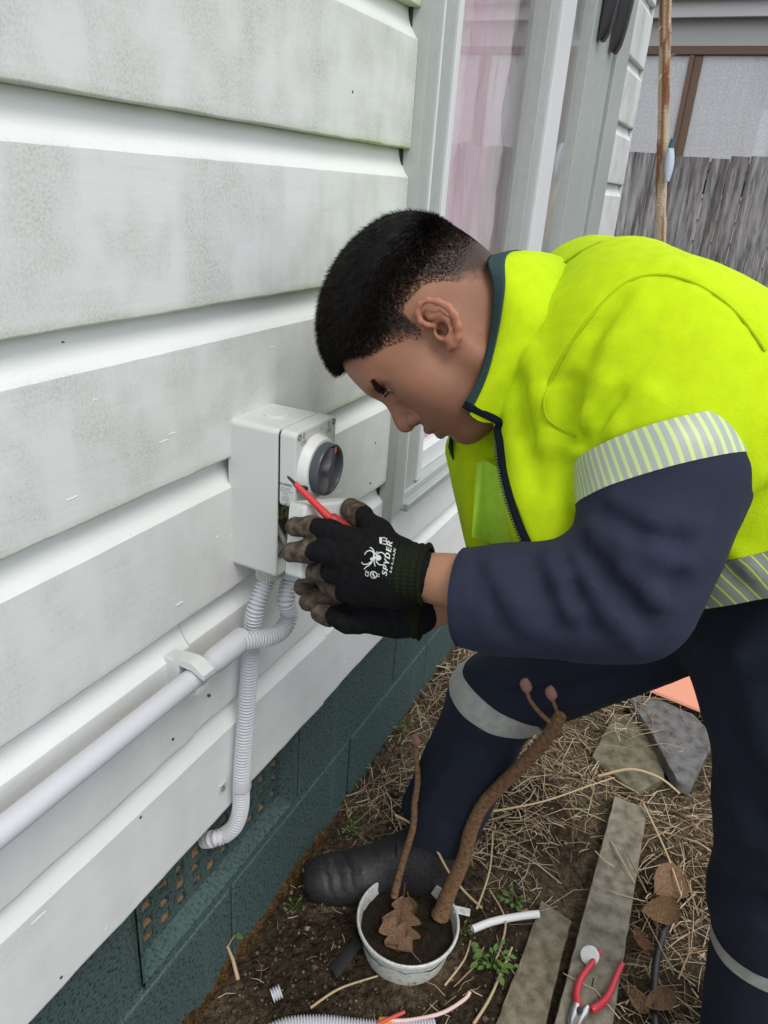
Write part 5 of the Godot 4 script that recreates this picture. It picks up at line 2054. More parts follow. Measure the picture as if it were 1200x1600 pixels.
func build_person() -> void:
	var man := thing("person", "man in yellow and navy workwear bending over the switch box with gloved hands", "person")
	var yellow := fabric(lin(0.55, 0.76, 0.008), 0.8, 0.30, 501)
	var navy := fabric(lin(0.027, 0.032, 0.058), 0.82, 0.28, 505, 0.25)
	var trouser := fabric(lin(0.018, 0.023, 0.038), 0.85, 0.28, 509, 0.15)
	var trim := fabric(lin(0.030, 0.062, 0.066), 0.7, 0.3, 513)
	build_body(man)
	# ---- jacket
	var crumple := noise(9.0, 3, 520)
	var j := net(sdf_jacket(), 0.0052)
	displace(j, func(p: Vector3) -> float: return 0.0022 * crumple.get_noise_3d(p.x, p.y * 0.6, p.z))
	var hem := along(j, HEM_0, HEM_N)
	var keep := minus(hem)
	var shell := clip(j, keep)
	var low := clip(shell, along(shell, HEM_0 - HEM_N * 0.046, HEM_N))
	var coat := put("jacket", clip(shell, minus(along(shell, HEM_0 - HEM_N * 0.046, HEM_N))).mesh(), yellow, man)
	var tape := mat(Color.WHITE, 0.42, 0.5)
	tape.albedo_texture = stripes(lin(0.20, 0.23, 0.20), lin(0.52, 0.66, 0.06), 0.16)
	for i in low.v.size():
		var q := low.v[i] - HEM_0
		low.uv[i] = Vector2((q.dot(PERSON_CAM_RIGHT) + q.dot(HEM_N) * -0.75) / 0.0095, 0.5)
	put("reflective_tape", grown(low, 0.0012).mesh(), tape, coat)
	# ---- left sleeve: yellow above, tape, navy below
	var s := net(sdf_sleeve_left(), 0.0042)
	displace(s, func(p: Vector3) -> float: return 0.0016 * crumple.get_noise_3d(p.x * 1.4, p.y * 1.4, p.z * 1.4))
	s = clip(s, minus(along(s, CUFF_0, CUFF_N)))
	s = clip(s, along(s, BAND_0, BAND_N))
	var lower := clip(s, along(s, BAND_0 + BAND_N * 0.044, BAND_N))
	var arm := put("sleeve", lower.mesh(), navy, coat)
	var band := clip(s, minus(along(s, BAND_0 + BAND_N * 0.044, BAND_N)))
	var axis := (EL - SL).normalized()
	var bx := PERSON_CAM_RIGHT - axis * PERSON_CAM_RIGHT.dot(axis)
	bx = bx.normalized()
	var by := axis.cross(bx)
	if by.dot(PERSON_CAM_FWD) > 0.0:
		by = -by
	var arm_mid := SL.lerp(EL, 0.45)
	for i in band.v.size():
		var q := band.v[i] - arm_mid
		var a := atan2(q.dot(bx), q.dot(by))
		band.uv[i] = Vector2((a * 0.085 - q.dot(axis) * 0.38) / 0.0088, 0.5)
	var tape2 := mat(Color.WHITE, 0.42, 0.5)
	tape2.albedo_texture = stripes(lin(0.36, 0.41, 0.39), lin(0.55, 0.68, 0.26), 0.40)
	put("reflective_tape", grown(band, 0.0010).mesh(), tape2, arm)
	var cuff := clip(s, along(s, CUFF_0 - CUFF_N * 0.0025, CUFF_N))
	put("cuff_edge", grown(cuff, 0.0008).mesh(), navy, arm)
	var stud := MB.new()
	stud.lathe([Vector2(0.0, 0.0026), Vector2(0.0050, 0.0022), Vector2(0.0066, 0.0012), Vector2(0.0068, -0.001)], 18)
	var so := put("snap_fastener", stud.mesh(), mat(lin(0.03, 0.033, 0.045), 0.3, 0.5, 0.3), arm, Vector3(0.3637, 1.0363, -0.6888))
	so.basis = Basis(PERSON_CAM_RIGHT, -PERSON_CAM_FWD * 0.6 + PERSON_CAM_UP * 0.8, PERSON_CAM_RIGHT.cross(-PERSON_CAM_FWD * 0.6 + PERSON_CAM_UP * 0.8)).orthonormalized()
	put("sleeve", net(sdf_sleeve_right(), 0.006).mesh(), navy, coat)
	build_collar(coat, yellow, trim)
	for sm in [SEAM, SEAM2]:
		var line := spline(sm, 6)
		put("seam", tube_mesh(line, 0.0016, 6), fabric(lin(0.46, 0.60, 0.01), 0.9, 0.3, 515), coat)
	# ---- trousers
	var t := net(sdf_trousers(), 0.0065)
	displace(t, func(p: Vector3) -> float: return 0.0035 * crumple.get_noise_3d(p.x * 0.8, p.y * 0.6, p.z * 0.8) + 0.0012 * crumple.get_noise_3d(p.x * 2.0, p.y * 2.0, p.z * 2.0))
	# the right leg ends in a hem over the boot
	var g := PackedFloat32Array()
	g.resize(t.v.size())
	for i in t.v.size():
		var p := t.v[i]
		g[i] = (HEMR_0 - p).dot(HEMR_N) if p.x < 0.5 else 1.0
	t = clip(t, g)
	var legs := put("trousers", t.mesh(), trouser, man)
	var silver := mat(lin(0.46, 0.475, 0.45), 0.5, 0.5)
	silver.albedo_texture = noise_tex(0.02, 4, 530, [[0.0, Color(0.8, 0.8, 0.78)], [1.0, Color(1, 1, 1)]])
	triplanar(silver, 5.0)
	for e in [[KNEE_0, KNEE_N, -1.0, 0.046], [SHIN_0, SHIN_N, 1.0, 0.030]]:
		var part := MB.new()
		var sel := PackedFloat32Array()
		sel.resize(t.v.size())
		for i in t.v.size():
			sel[i] = 1.0 if (t.v[i].x < 0.5) == (e[2] < 0.0) else -1.0
			if e[2] < 0.0 and t.v[i].x > 0.42:
				sel[i] = -1.0
		part = clip(t, sel)
		var a := along(part, e[0], e[1])
		part = clip(part, a)
		part = clip(part, minus(along(part, e[0] + e[1] * e[3], e[1])))
		put("reflective_tape", grown(part, 0.0014).mesh(), silver, legs)
	build_gloves(man)
	build_boots(man)


func build_body(man: Node3D) -> void:
	var body := net(sdf_body(), 0.008)
	var head := net(sdf_head(), 0.0021)
	var tone := noise(60.0, 3, 541)
	var broad := noise(14.0, 3, 542)
	var skin_c := Color(0.30, 0.142, 0.088)
	for i in body.v.size():
		body.c[i] = Color(0.40, 0.215, 0.135) * (1.0 + 0.10 * broad.get_noise_3dv(body.v[i]))
	for i in head.v.size():
		var p := head.v[i]
		var h := in_head(p)
		var c := skin_c * (1.0 + 0.07 * tone.get_noise_3dv(p * 4.0) + 0.10 * broad.get_noise_3dv(p))
		# lips
		var lip := smoothstep(0.012, 0.004, absf(h.y + 0.0625)) * smoothstep(0.094, 0.101, h.x) * smoothstep(0.026, 0.016, absf(h.z))
		c = c.lerp(Color(0.30, 0.115, 0.085), lip * 0.8)
		# ears carry more blood
		var ear := smoothstep(0.0795, 0.086, absf(h.z)) * smoothstep(0.05, 0.03, absf(h.x))
		c = c.lerp(Color(0.44, 0.185, 0.125), ear * 0.75)
		# shaved beard: dark grains under the skin along jaw, chin and upper lip
		var jaw := smoothstep(-0.030, -0.060, h.y) * smoothstep(0.005, 0.03, h.x) + 0.7 * smoothstep(0.010, 0.003, absf(h.y + 0.049)) * smoothstep(0.095, 0.103, h.x)
		c = c.lerp(Color(0.13, 0.068, 0.048), clampf(jaw, 0.0, 1.0) * (0.30 + 0.25 * tone.get_noise_3dv(p * 9.0)))
		# clipped hair: the scalp is dark with roots
		var over := hair_over(h)
		if absf(h.z) < 0.081:
			var edge := over + 0.010 * tone.get_noise_3dv(p * 1.2)
			var root := smoothstep(-0.004, 0.022, edge)
			root = clampf(root * (0.90 + 0.16 * tone.get_noise_3dv(p * 6.0)), 0.0, 0.97)
			c = c.lerp(Color(0.011, 0.0085, 0.007), root)
		c.a = 1.0
		head.c[i] = c
	add_mesh(body, head)
	var skin := mat(Color.WHITE, 0.52, 0.42)
	skin.vertex_color_use_as_albedo = true
	skin.subsurf_scatter_enabled = true
	skin.subsurf_scatter_strength = 0.12
	bumped(triplanar(skin, 9.0), bump_tex(0.22, 3, 545, 4.0), 0.30)
	var b := put("body", body.mesh(true), skin, man)
	build_hair(man)
	# eyes
	var dark := mat(lin(0.010, 0.007, 0.006), 0.5)
	for sg in [1.0, -1.0]:
		var eye := MB.new()
		var rows := []
		for r in 11:
			var row := []
			var th := PI * r / 10.0
			for k in 16:
				var a := TAU * k / 16.0
				row.append(head_at(0.0895 + 0.0127 * cos(th), 0.0095 + 0.0127 * sin(th) * cos(a), (0.0318 + 0.0127 * sin(th) * sin(a)) * sg))
			rows.append(row)
		eye.sheet(rows, true)
		var eo := put("eye", eye.mesh(), mat(lin(0.55, 0.52, 0.50), 0.25), b)
		var iris := MB.new()
		for ring in [[0.0, 0.0058]]:
			var d := Vector3(0.86, -0.48, 0.10 * sg).normalized()
			var c0 := Vector3(0.0895, 0.0095, 0.0318 * sg)
			var cc := iris.vert(head_at(c0.x + d.x * 0.0132, c0.y + d.y * 0.0132, c0.z + d.z * 0.0132))
			var ids := []
			var e1 := d.cross(Vector3.UP).normalized()
			var e2 := d.cross(e1)
			for k in 16:
				var a := TAU * k / 16.0
				var v: Vector3 = c0 + d * 0.0117 + (e1 * cos(a) + e2 * sin(a)) * 0.0058
				ids.append(iris.vert(head_at(v.x, v.y, v.z)))
			for k in 16:
				iris.tri_i(cc, ids[k], ids[(k + 1) % 16])
		put("iris", iris.mesh(), mat(lin(0.02, 0.011, 0.006), 0.15), eo)
		# lashes and brow, hair by hair
		var lash := MB.new()
		var line := spline(LASH, 10)
		for q in line:
			for k in 2:
				var o := Vector3(q.x + 0.0004, q.y - 0.0002, q.z * sg)
				var d := Vector3(0.9, -0.7, RNG.randf_range(-0.5, 0.5)).normalized()
				var p0 := head_at(o.x, o.y, o.z)
				var p1 := head_at(o.x + d.x * 0.004, o.y + d.y * 0.004, o.z + d.z * 0.004)
				lash.tube([p0, p1], [0.00022, 0.0001], 3, false)
		put("eyelashes", lash.mesh(), dark, b)
		var brow := MB.new()
		var bl := spline(BROW, 40)
		for q in bl:
			for k in 12:
				var t := RNG.randf_range(-1.0, 1.0)
				var o := Vector3(q.x + RNG.randf_range(-0.0002, 0.0012) - 0.0024 * t, q.y + RNG.randf_range(-0.002, 0.002), (q.z + t * 0.0050) * sg)
				var d := Vector3(-0.45, 0.25 - 0.3 * t, 0.8 * sg).normalized()
				var p0 := head_at(o.x, o.y, o.z)
				var l := RNG.randf_range(0.004, 0.007)
				var p1 := head_at(o.x + d.x * l + 0.0012, o.y + d.y * l, o.z + d.z * l)
				brow.tube([p0, p1], [0.00034, 0.00012], 3, false)
		put("eyebrow", brow.mesh(), dark, b)


func build_hair(man: Node3D) -> void:
	var black := mat(Color.WHITE, 0.6, 0.3)
	black.vertex_color_use_as_albedo = true
	var m := MB.new()
	var cr := Vector3(0.004, 0.056, 0.0)
	var rad := Vector3(0.1075, 0.087, 0.0755)
	var nz := noise(30.0, 2, 551)
	var flow := noise(22.0, 2, 552)
	# close cap of hair on the crown, under the loose strands
	var rows := []
	for r in 34:
		var row := []
		var th := PI * 0.60 * r / 33.0
		for k in 64:
			var a := TAU * k / 64.0
			var d := Vector3(sin(th) * cos(a), cos(th), sin(th) * sin(a))
			var h := cr + d * rad
			var ln := hair_length(h)
			var lift := ln * 0.62 * smoothstep(0.007, 0.022, ln) * (1.0 + 0.16 * nz.get_noise_3dv(d * 3.0)) - 0.004 * smoothstep(0.016, 0.007, ln) - 0.016 * smoothstep(0.012, -0.002, hair_over(h))
			h += d * lift
			row.append(head_at(h.x, h.y, h.z))
		rows.append(row)
	m.col = Color(0.006, 0.0052, 0.005)
	m.sheet(rows, true)
	# strands, rooted in the scalp
	var scalp := sdf_head()
	var few := PackedInt32Array(range(18))
	for i in 64000:
		var y := 1.0 - RNG.randf() * 1.45
		var a := RNG.randf() * TAU
		var q := sqrt(maxf(0.0, 1.0 - y * y))
		var d := Vector3(q * cos(a), y, q * sin(a))
		var h := cr + d * rad
		var over := hair_over(h)
		if over < 0.0 and RNG.randf() > 0.0:
			continue
		var ln := hair_length(h) * RNG.randf_range(0.85, 1.05)
		if ln < 0.006 and RNG.randf() < 0.15:
			continue
		var n := Vector3(d.x / rad.x, d.y / rad.y, d.z / rad.z).normalized()
		h -= n * clampf(scalp.eval(head_at(h.x, h.y, h.z), few), -0.02, 0.004)
		var w := Vector3(flow.get_noise_3dv(d * 2.0), flow.get_noise_3dv(d * 2.0 + Vector3.ONE * 7.0), flow.get_noise_3dv(d * 2.0 + Vector3.ONE * 15.0))
		var bl := smoothstep(0.004, 0.017, ln)
		var along_head := Vector3(0.0, -0.9, 0.0).lerp(Vector3(0.75, -0.15, 0.0), bl)
		var dir := (n * lerpf(0.40, 1.0, bl) + along_head * 0.55 + w * lerpf(0.15, 0.45, bl) + Vector3(RNG.randf_range(-1, 1), RNG.randf_range(-1, 1), RNG.randf_range(-1, 1)) * 0.10).normalized()
		var bend := (dir + along_head * 0.5 - n * 0.25).normalized()
		var p0 := h - n * 0.001
		var p1 := h + dir * ln * 0.5
		var p2 := h + (dir * 0.5 + bend * 0.5) * ln
		var wd := 0.00042 if ln > 0.006 else 0.00030
		var side := dir.cross(Vector3(RNG.randf_range(-1, 1), RNG.randf_range(-1, 1), RNG.randf_range(-1, 1))).normalized() * wd
		m.col = Color(0.007, 0.006, 0.0055).lerp(Color(0.018, 0.013, 0.010), RNG.randf())
		var i0 := m.vert(head_at(p0.x - side.x, p0.y - side.y, p0.z - side.z))
		var i1 := m.vert(head_at(p0.x + side.x, p0.y + side.y, p0.z + side.z))
		var i2 := m.vert(head_at(p1.x + side.x, p1.y + side.y, p1.z + side.z))
		var i3 := m.vert(head_at(p1.x - side.x, p1.y - side.y, p1.z - side.z))
		var i4 := m.vert(head_at(p2.x, p2.y, p2.z))
		m.quad_i(i0, i1, i2, i3)
		m.tri_i(i3, i2, i4)
	put("hair", m.mesh(true), black, man)


func build_collar(coat: Node3D, yellow: Material, trim: Material) -> void:
	# stand collar: a near and a far leaf, open under the chin
	var rim_n := spline(RIM_N, 6)
	var low_n := spline(LOW_N, 6)
	var rim_f := spline([Vector3(0.2770, 1.3237, -1.0111), Vector3(0.2463, 1.2926, -1.0361), Vector3(0.2272, 1.2295, -1.0329), Vector3(0.2256, 1.1617, -0.9992), Vector3(0.2372, 1.1097, -0.9492), Vector3(0.2489, 1.0782, -0.9092)], 6)
	var low_f := spline([Vector3(0.3302, 1.3167, -1.0619), Vector3(0.2955, 1.2761, -1.0985), Vector3(0.2736, 1.2100, -1.0925), Vector3(0.2709, 1.1330, -1.0419), Vector3(0.2759, 1.0723, -0.9787), Vector3(0.2764, 1.0424, -0.9343)], 6)
	var leaf := func(rim: Array, low: Array, a: float, b: float, thick: float) -> MB:
		var m := MB.new()
		var outer := []
		var n := rim.size()
		for i in n:
			var row := []
			for k in 7:
				var t := lerpf(a, b, k / 6.0)
				var p: Vector3 = low[i].lerp(rim[i], t)
				var mid := HEAD_O.lerp(NB, 0.55)
				var out := (p - mid).normalized()
				row.append(p + out * (0.010 * sin(t * PI) + thick))
			var back := []
			for k in range(6, -1, -1):
				var t := lerpf(a, b, k / 6.0)
				var p: Vector3 = low[i].lerp(rim[i], t)
				var mid := HEAD_O.lerp(NB, 0.55)
				var out := (p - mid).normalized()
				back.append(p + out * (0.010 * sin(t * PI) - 0.0035))
			outer.append(row + back)
		m.sheet(outer, true)
		for e in [0, n - 1]:
			var r: Array = outer[e]
			for k in 6:
				m.quad(r[k], r[k + 1], r[12 - k], r[13 - k])
		return m
	var near_y: MB = leaf.call(rim_n, low_n, -0.12, 0.78, 0.0)
	var col := put("collar", near_y.mesh(), yellow, coat)
	put("collar_binding", leaf.call(rim_n, low_n, 0.74, 1.0, 0.0016).mesh(), trim, col)
	put("collar_lining", leaf.call(rim_f, low_f, -0.10, 1.0, 0.0).mesh(), trim, col)
	# the near front edge carries the zip, open down to the arm
	var zp := spline([RIM_N[5], RIM_N[5].lerp(LOW_N[5], 0.5) - PERSON_CAM_FWD * 0.004, LOW_N[5] - PERSON_CAM_FWD * 0.003] + ZIP, 5)
	var m := MB.new()
	var rows := []
	for i in zp.size():
		var d: Vector3 = (zp[mini(i + 1, zp.size() - 1)] - zp[maxi(i - 1, 0)]).normalized()
		var s := d.cross(PERSON_CAM_FWD).normalized() * 0.0046
		var p: Vector3 = zp[i] - PERSON_CAM_FWD * 0.003
		rows.append([p - s, p - s * 0.8 - PERSON_CAM_FWD * 0.003, p + s * 0.8 - PERSON_CAM_FWD * 0.003, p + s, p + PERSON_CAM_FWD * 0.004])
	m.sheet(rows, true)
	var zip := put("zip_tape", m.mesh(), mat(lin(0.006, 0.009, 0.014), 0.85, 0.2), coat)
	m = MB.new()
	var zt := resample(zp.slice(18), 0.0034)
	for i in zt.size() - 1:
		var d: Vector3 = (zt[i + 1] - zt[i]).normalized()
		var s := d.cross(PERSON_CAM_FWD).normalized()
		var p: Vector3 = zt[i] - s * 0.0050 - PERSON_CAM_FWD * 0.002
		m.tube([p + s * 0.0020, p - s * 0.0022], 0.0011, 6)
	put("zip_teeth", m.mesh(), mat(lin(0.012, 0.014, 0.018), 0.4), zip)
	# lining pocket bag hanging in the open front
	var top := spline([Vector3(0.3067, 1.0821, -0.8593), Vector3(0.3202, 1.0893, -0.8569), Vector3(0.3462, 1.0848, -0.8461)], 5)
	var bot := spline([Vector3(0.3218, 0.9972, -0.8249), Vector3(0.3526, 0.9959, -0.8227), Vector3(0.4003, 0.9956, -0.8177)], 5)
	m = MB.new()
	rows = []
	for k in 15:
		var t := k / 14.0
		var row := []
		for i in top.size():
			var p: Vector3 = top[i].lerp(bot[i], t)
			var u := float(i) / (top.size() - 1)
			row.append(p - PERSON_CAM_FWD * (0.012 * sin(u * 8.0 + t * 1.5) * (0.3 + 0.7 * t) + 0.004 * sin(t * PI)))
		rows.append(row)
	m.sheet(rows)
	put("lining", m.mesh(), fabric(lin(0.46, 0.76, 0.07), 0.85, 0.3, 560), coat)


func build_gloves(man: Node3D) -> void:
	var knit := mat(lin(0.0085, 0.0090, 0.0105), 0.9, 0.25)
	knit.albedo_texture = noise_tex(0.02, 5, 571, [[0.0, Color(0.65, 0.65, 0.65)], [0.6, Color(1, 1, 1)], [0.8, Color(1.0, 1.0, 1.0)], [1.0, Color(1, 1, 1)]])
	bumped(triplanar(knit, 9.0), bump_tex(0.30, 3, 572, 7.0), 0.6)
	var coat := mat(lin(0.20, 0.165, 0.135), 0.75, 0.35)
	coat.albedo_texture = noise_tex(0.022, 5, 573, [[0.0, Color(0.34, 0.33, 0.33)], [0.40, Color(0.52, 0.50, 0.48)], [0.62, Color(0.72, 0.69, 0.66)], [1.0, Color(0.95, 0.92, 0.88)]])
	bumped(triplanar(coat, 7.0), bump_tex(0.12, 4, 574, 8.0), 0.7)
	var rib := mat(lin(0.055, 0.062, 0.045), 0.9, 0.2)
	rib.albedo_texture = noise_tex(0.35, 3, 575, [[0.0, Color(0.16, 0.17, 0.16)], [0.45, Color(0.32, 0.34, 0.30)], [0.62, Color(0.8, 0.85, 0.7)], [1.0, Color(1, 1, 0.9)]])
	bumped(triplanar(rib, 14.0), bump_tex(0.3, 2, 576, 6.0), 0.8)
	var crease := noise(40.0, 3, 577)
	var hands := [[sdf_glove_left(), TIP_L, 1.5, CUFFL_A, CUFFL_B, 0.0338, 0.0352], [sdf_glove_right(), TIP_R, 1.2, CUFFR_A, CUFFR_B, 0.0310, 0.0325]]
	for hd in hands:
		var g := net(hd[0], 0.0024)
		displace(g, func(p: Vector3) -> float: return 0.0007 * crease.get_noise_3dv(p) + 0.0004 * crease.get_noise_3dv(p * 3.0))
		var f := PackedFloat32Array()
		f.resize(g.v.size())
		for i in g.v.size():
			var q: Vector3 = g.v[i] - hd[1]
			f[i] = -q.dot(PERSON_CAM_RIGHT) + hd[2] * q.dot(PERSON_CAM_FWD) + 0.006 * crease.get_noise_3dv(g.v[i] * 0.8)
		var glove := put("glove", clip(g, minus(f)).mesh(), knit, man)
		put("palm_coating", grown(clip(g, f), 0.0004).mesh(), coat, glove)
		# ribbed cuff
		var m := MB.new()
		var a: Vector3 = hd[3]
		var b: Vector3 = hd[4]
		var ax := (b - a).normalized()
		var e1 := ax.cross(PERSON_CAM_FWD).normalized()
		var e2 := ax.cross(e1)
		var rows := []
		for r in 22:
			var t := r / 21.0
			var row := []
			for k in 132:
				var an := -TAU * k / 132.0
				var rr := lerpf(hd[5], hd[6], t) + 0.0008 * sin(k * TAU / 3.0 + 0.3 * sin(t * 20.0)) + 0.0022 * exp(-pow((t - 0.05) / 0.06, 2.0)) + 0.0008 * sin(t * 26.0)
				if t == 0.0:
					rr -= 0.005
				row.append(a.lerp(b, t) + (e1 * cos(an) + e2 * sin(an)) * rr)
			rows.append(row)
		m.sheet(rows, true)
		put("knit_cuff", m.mesh(), rib, glove)
		if hd[1] == TIP_L:
			glove_print(glove, hd[0])


# flat print laid on the back of the glove: points are pushed onto the surface along the line of the hand's back
func glove_print(glove: Node3D, s: SDF) -> void:
	var white := mat(lin(0.62, 0.64, 0.64), 0.7)
	var all := PackedInt32Array(range(s.kind.size()))
	var o: Vector3 = LOGO[0]
	var px := 0.875 / 1164.0
	var out := -PERSON_CAM_FWD
	var land := func(x: float, y: float) -> Vector3:
		# x, y in hundredths of the print's own grid: right and up on the hand's back
		var p := Vector3(0.2832, 1.0295, -0.6491) + (PERSON_CAM_RIGHT * x + PERSON_CAM_UP * y) * px
		for k in 24:
			var d := s.eval(p, all)
			if d < 0.0002:
				break
			p -= out * d
		return p + out * 0.0006
	var stroke := func(m: MB, pts: Array, w: float) -> void:
		var line := []
		for q in pts:
			line.append(Vector3(q[0], q[1], 0))
		var sp := spline(line, 4) if line.size() > 2 else line
		var rows := []
		for i in sp.size():
			var d: Vector3 = (sp[mini(i + 1, sp.size() - 1)] - sp[maxi(i - 1, 0)]).normalized()
			var t := float(i) / (sp.size() - 1)
			var ww := w * (1.0 - 0.35 * t)
			rows.append([land.call(sp[i].x + d.y * ww, sp[i].y - d.x * ww), land.call(sp[i].x - d.y * ww, sp[i].y + d.x * ww)])
		m.sheet(rows)
	var k := 90.0 / 1200.0
	var at := func(x: float, y: float) -> Array:
		return [(x - 600.0) * k, (600.0 - y) * k]
	var logo := MB.new()
	var legs := [[[400, 560], [380, 500], [320, 470], [250, 490], [205, 555]], [[410, 540], [390, 470], [350, 420], [310, 410]], [[380, 650], [330, 700], [260, 740], [180, 745], [145, 705]], [[360, 690], [310, 750], [240, 800], [195, 845]], [[400, 620], [405, 700], [425, 780]], [[440, 660], [480, 720], [540, 745], [600, 730]], [[450, 560], [490, 510], [550, 500], [600, 525], [625, 570]], [[430, 550], [440, 510], [470, 485]]]
	for l in legs:
		var q := []
		for p in l:
			q.append(at.call(p[0], p[1]))
		stroke.call(logo, q, 0.95)
	var blob := func(cx: float, cy: float, rx: float, ry: float) -> void:
		var c := logo.vert(land.call((cx - 600.0) * k, (600.0 - cy) * k))
		var ids := []
		for i in 16:
			var a := TAU * i / 16.0
			ids.append(logo.vert(land.call((cx + rx * cos(a) - 600.0) * k, (600.0 - cy + ry * sin(a)) * k)))
		for i in 16:
			logo.tri_i(c, ids[i], ids[(i + 1) % 16])
	blob.call(485, 605, 62, 55)
	blob.call(400, 605, 28, 50)
	blob.call(350, 635, 30, 30)
	put("spider_emblem", logo.mesh(), white, glove)
	# rows of lettering, each glyph outline carried onto the glove
	var word := func(txt: String, x0: float, y0: float, x1: float, y1: float, tall: float, n: String) -> void:
		var tm := TextMesh.new()
		tm.text = txt
		var f := SystemFont.new()
		f.font_names = PackedStringArray(["Droid Sans"])
		f.font_weight = 700
		tm.font = f
		tm.font_size = 48
		tm.depth = 0.0
		tm.pixel_size = 1.0
		var arr := tm.surface_get_arrays(0)
		var vs: PackedVector3Array = arr[Mesh.ARRAY_VERTEX]
		var ix: PackedInt32Array = arr[Mesh.ARRAY_INDEX]
		var lo := Vector3(1e9, 1e9, 0)
		var hi := Vector3(-1e9, -1e9, 0)
		for v in vs:
			lo = lo.min(v)
			hi = hi.max(v)
		var a: Array = at.call(x0, y0)
		var b: Array = at.call(x1, y1)
		var dir := Vector2(b[0] - a[0], b[1] - a[1])
		var up := Vector2(-dir.y, dir.x).normalized() * tall * k + dir.normalized() * tall * k * 0.25
		var m := MB.new()
		for v in vs:
			var u := (v.x - lo.x) / (hi.x - lo.x)
			var w := (v.y - lo.y) / (hi.y - lo.y)
			var q := Vector2(a[0], a[1]) + dir * u + up * w
			m.vert(land.call(q.x, q.y))
		m.idx = ix
		put(n, m.mesh(), white, glove)
	word.call("SPYDER", 655, 960, 775, 290, 105.0, "lettering")
	word.call("BEKELAN", 745, 890, 840, 430, 46.0, "lettering")
	word.call("CE", 285, 1000, 300, 890, 75.0, "lettering")
	var icons := MB.new()
	var icon := func(list: Array, w: float) -> void:
		for l in list:
			var q := []
			for p in l:
				q.append(at.call(p[0], p[1]))
			stroke.call(icons, q, w)
	icon.call([[[525, 205], [525, 265], [525, 325]], [[545, 205], [545, 265], [545, 330]]], 1.6)
	icon.call([[[575, 210], [650, 225]], [[655, 225], [650, 340]], [[645, 345], [570, 330]], [[585, 270], [650, 278]]], 0.8)
	icon.call([[[320, 950], [350, 890], [420, 890], [460, 940], [430, 1005], [360, 1010], [320, 950]], [[350, 930], [430, 985]], [[380, 900], [400, 1000]], [[480, 925], [515, 930]], [[470, 965], [510, 975]]], 0.9)
	put("pictogram", icons.mesh(), white, glove)


func build_boots(man: Node3D) -> void:
	var leather := mat(lin(0.044, 0.041, 0.047), 0.48, 0.5)
	leather.albedo_texture = noise_tex(0.025, 5, 581, [[0.0, Color(0.55, 0.55, 0.55)], [0.5, Color(0.85, 0.84, 0.83)], [0.75, Color(1, 1, 1)], [1.0, Color(1, 1, 1)]])
	bumped(triplanar(leather, 8.0), bump_tex(0.10, 4, 582, 7.0), 0.5)
	var scuff := noise(20.0, 4, 583)
	var rubber := mat(lin(0.013, 0.013, 0.014), 0.8)
	for e in [[sdf_boot_right(), TOE_R, HEEL_R, 0.004], [sdf_boot_left(), TOE_L, HEEL_L, 0.006]]:
		var b := net(e[0], e[3])
		var toe: Vector3 = e[1]
		var heel: Vector3 = e[2]
		var fw := (toe - heel).normalized()
		var sd := Vector3.UP.cross(fw)
		b = clip(b, along(b, Vector3(0, toe.y + 0.016, 0), Vector3.UP))
		displace(b, func(p: Vector3) -> float: return 0.0007 * scuff.get_noise_3dv(p))
		var boot := put("boot", b.mesh(), leather, man)
		# welted sole with a lugged edge
		var m := MB.new()
		var ln := toe.distance_to(heel)
		var outline := []
		var n := 72
		for i in n:
			var a := TAU * i / n
			var t := 0.5 + 0.5 * cos(a)
			var w := 0.046 * (0.80 + 0.20 * t) * (1.0 - 0.16 * exp(-pow((t - 0.40) / 0.18, 2.0)))
			var c := pow(absf(sin(a)), 0.75) * signf(sin(a))
			outline.append(heel.lerp(toe, clampf(t, 0.0, 1.0)) + sd * c * w + fw * (0.004 if t > 0.5 else -0.004))
		var rows := []
		for lv in [[0.0005, -0.003], [0.004, 0.001], [0.010, 0.002], [0.0125, 0.0008], [0.0150, 0.0025], [0.0185, 0.0020], [0.0195, -0.003]]:
			var row := []
			for i in n:
				var p: Vector3 = outline[i]
				var mid := heel.lerp(toe, 0.5)
				var lug := 0.0016 * (1.0 if i % 4 < 2 else -1.0) if lv[0] < 0.011 else 0.0
				row.append(p + (p - mid).normalized() * (lv[1] + lug) + Vector3(0, lv[0], 0))
			rows.append(row)
		rows.reverse()
		m.sheet(rows, true)
		var top := MB.new()
		put("sole", m.mesh(), rubber, boot)
		# laces zigzag up the instep
		m = MB.new()
		var base := toe - fw * 0.115 + Vector3(0, 0.094, 0)
		for i in 5:
			var c := base - fw * 0.016 * i + Vector3(0, 0.013 * i, 0)
			m.tube(spline([c + sd * 0.026 - Vector3(0, 0.010, 0), c + sd * 0.012 + Vector3(0, 0.003, 0), c - sd * 0.012 + Vector3(0, 0.003, 0) - fw * 0.006, c - sd * 0.026 - Vector3(0, 0.010, 0) - fw * 0.008], 4), 0.0028, 6)
		m.tube(spline([base + sd * 0.03, base + sd * 0.045 - Vector3(0, 0.02, 0), base + sd * 0.052 + fw * 0.02 - Vector3(0, 0.045, 0)], 5), 0.0024, 6)
		put("laces", m.mesh(), mat(lin(0.006, 0.006, 0.007), 0.9), boot)


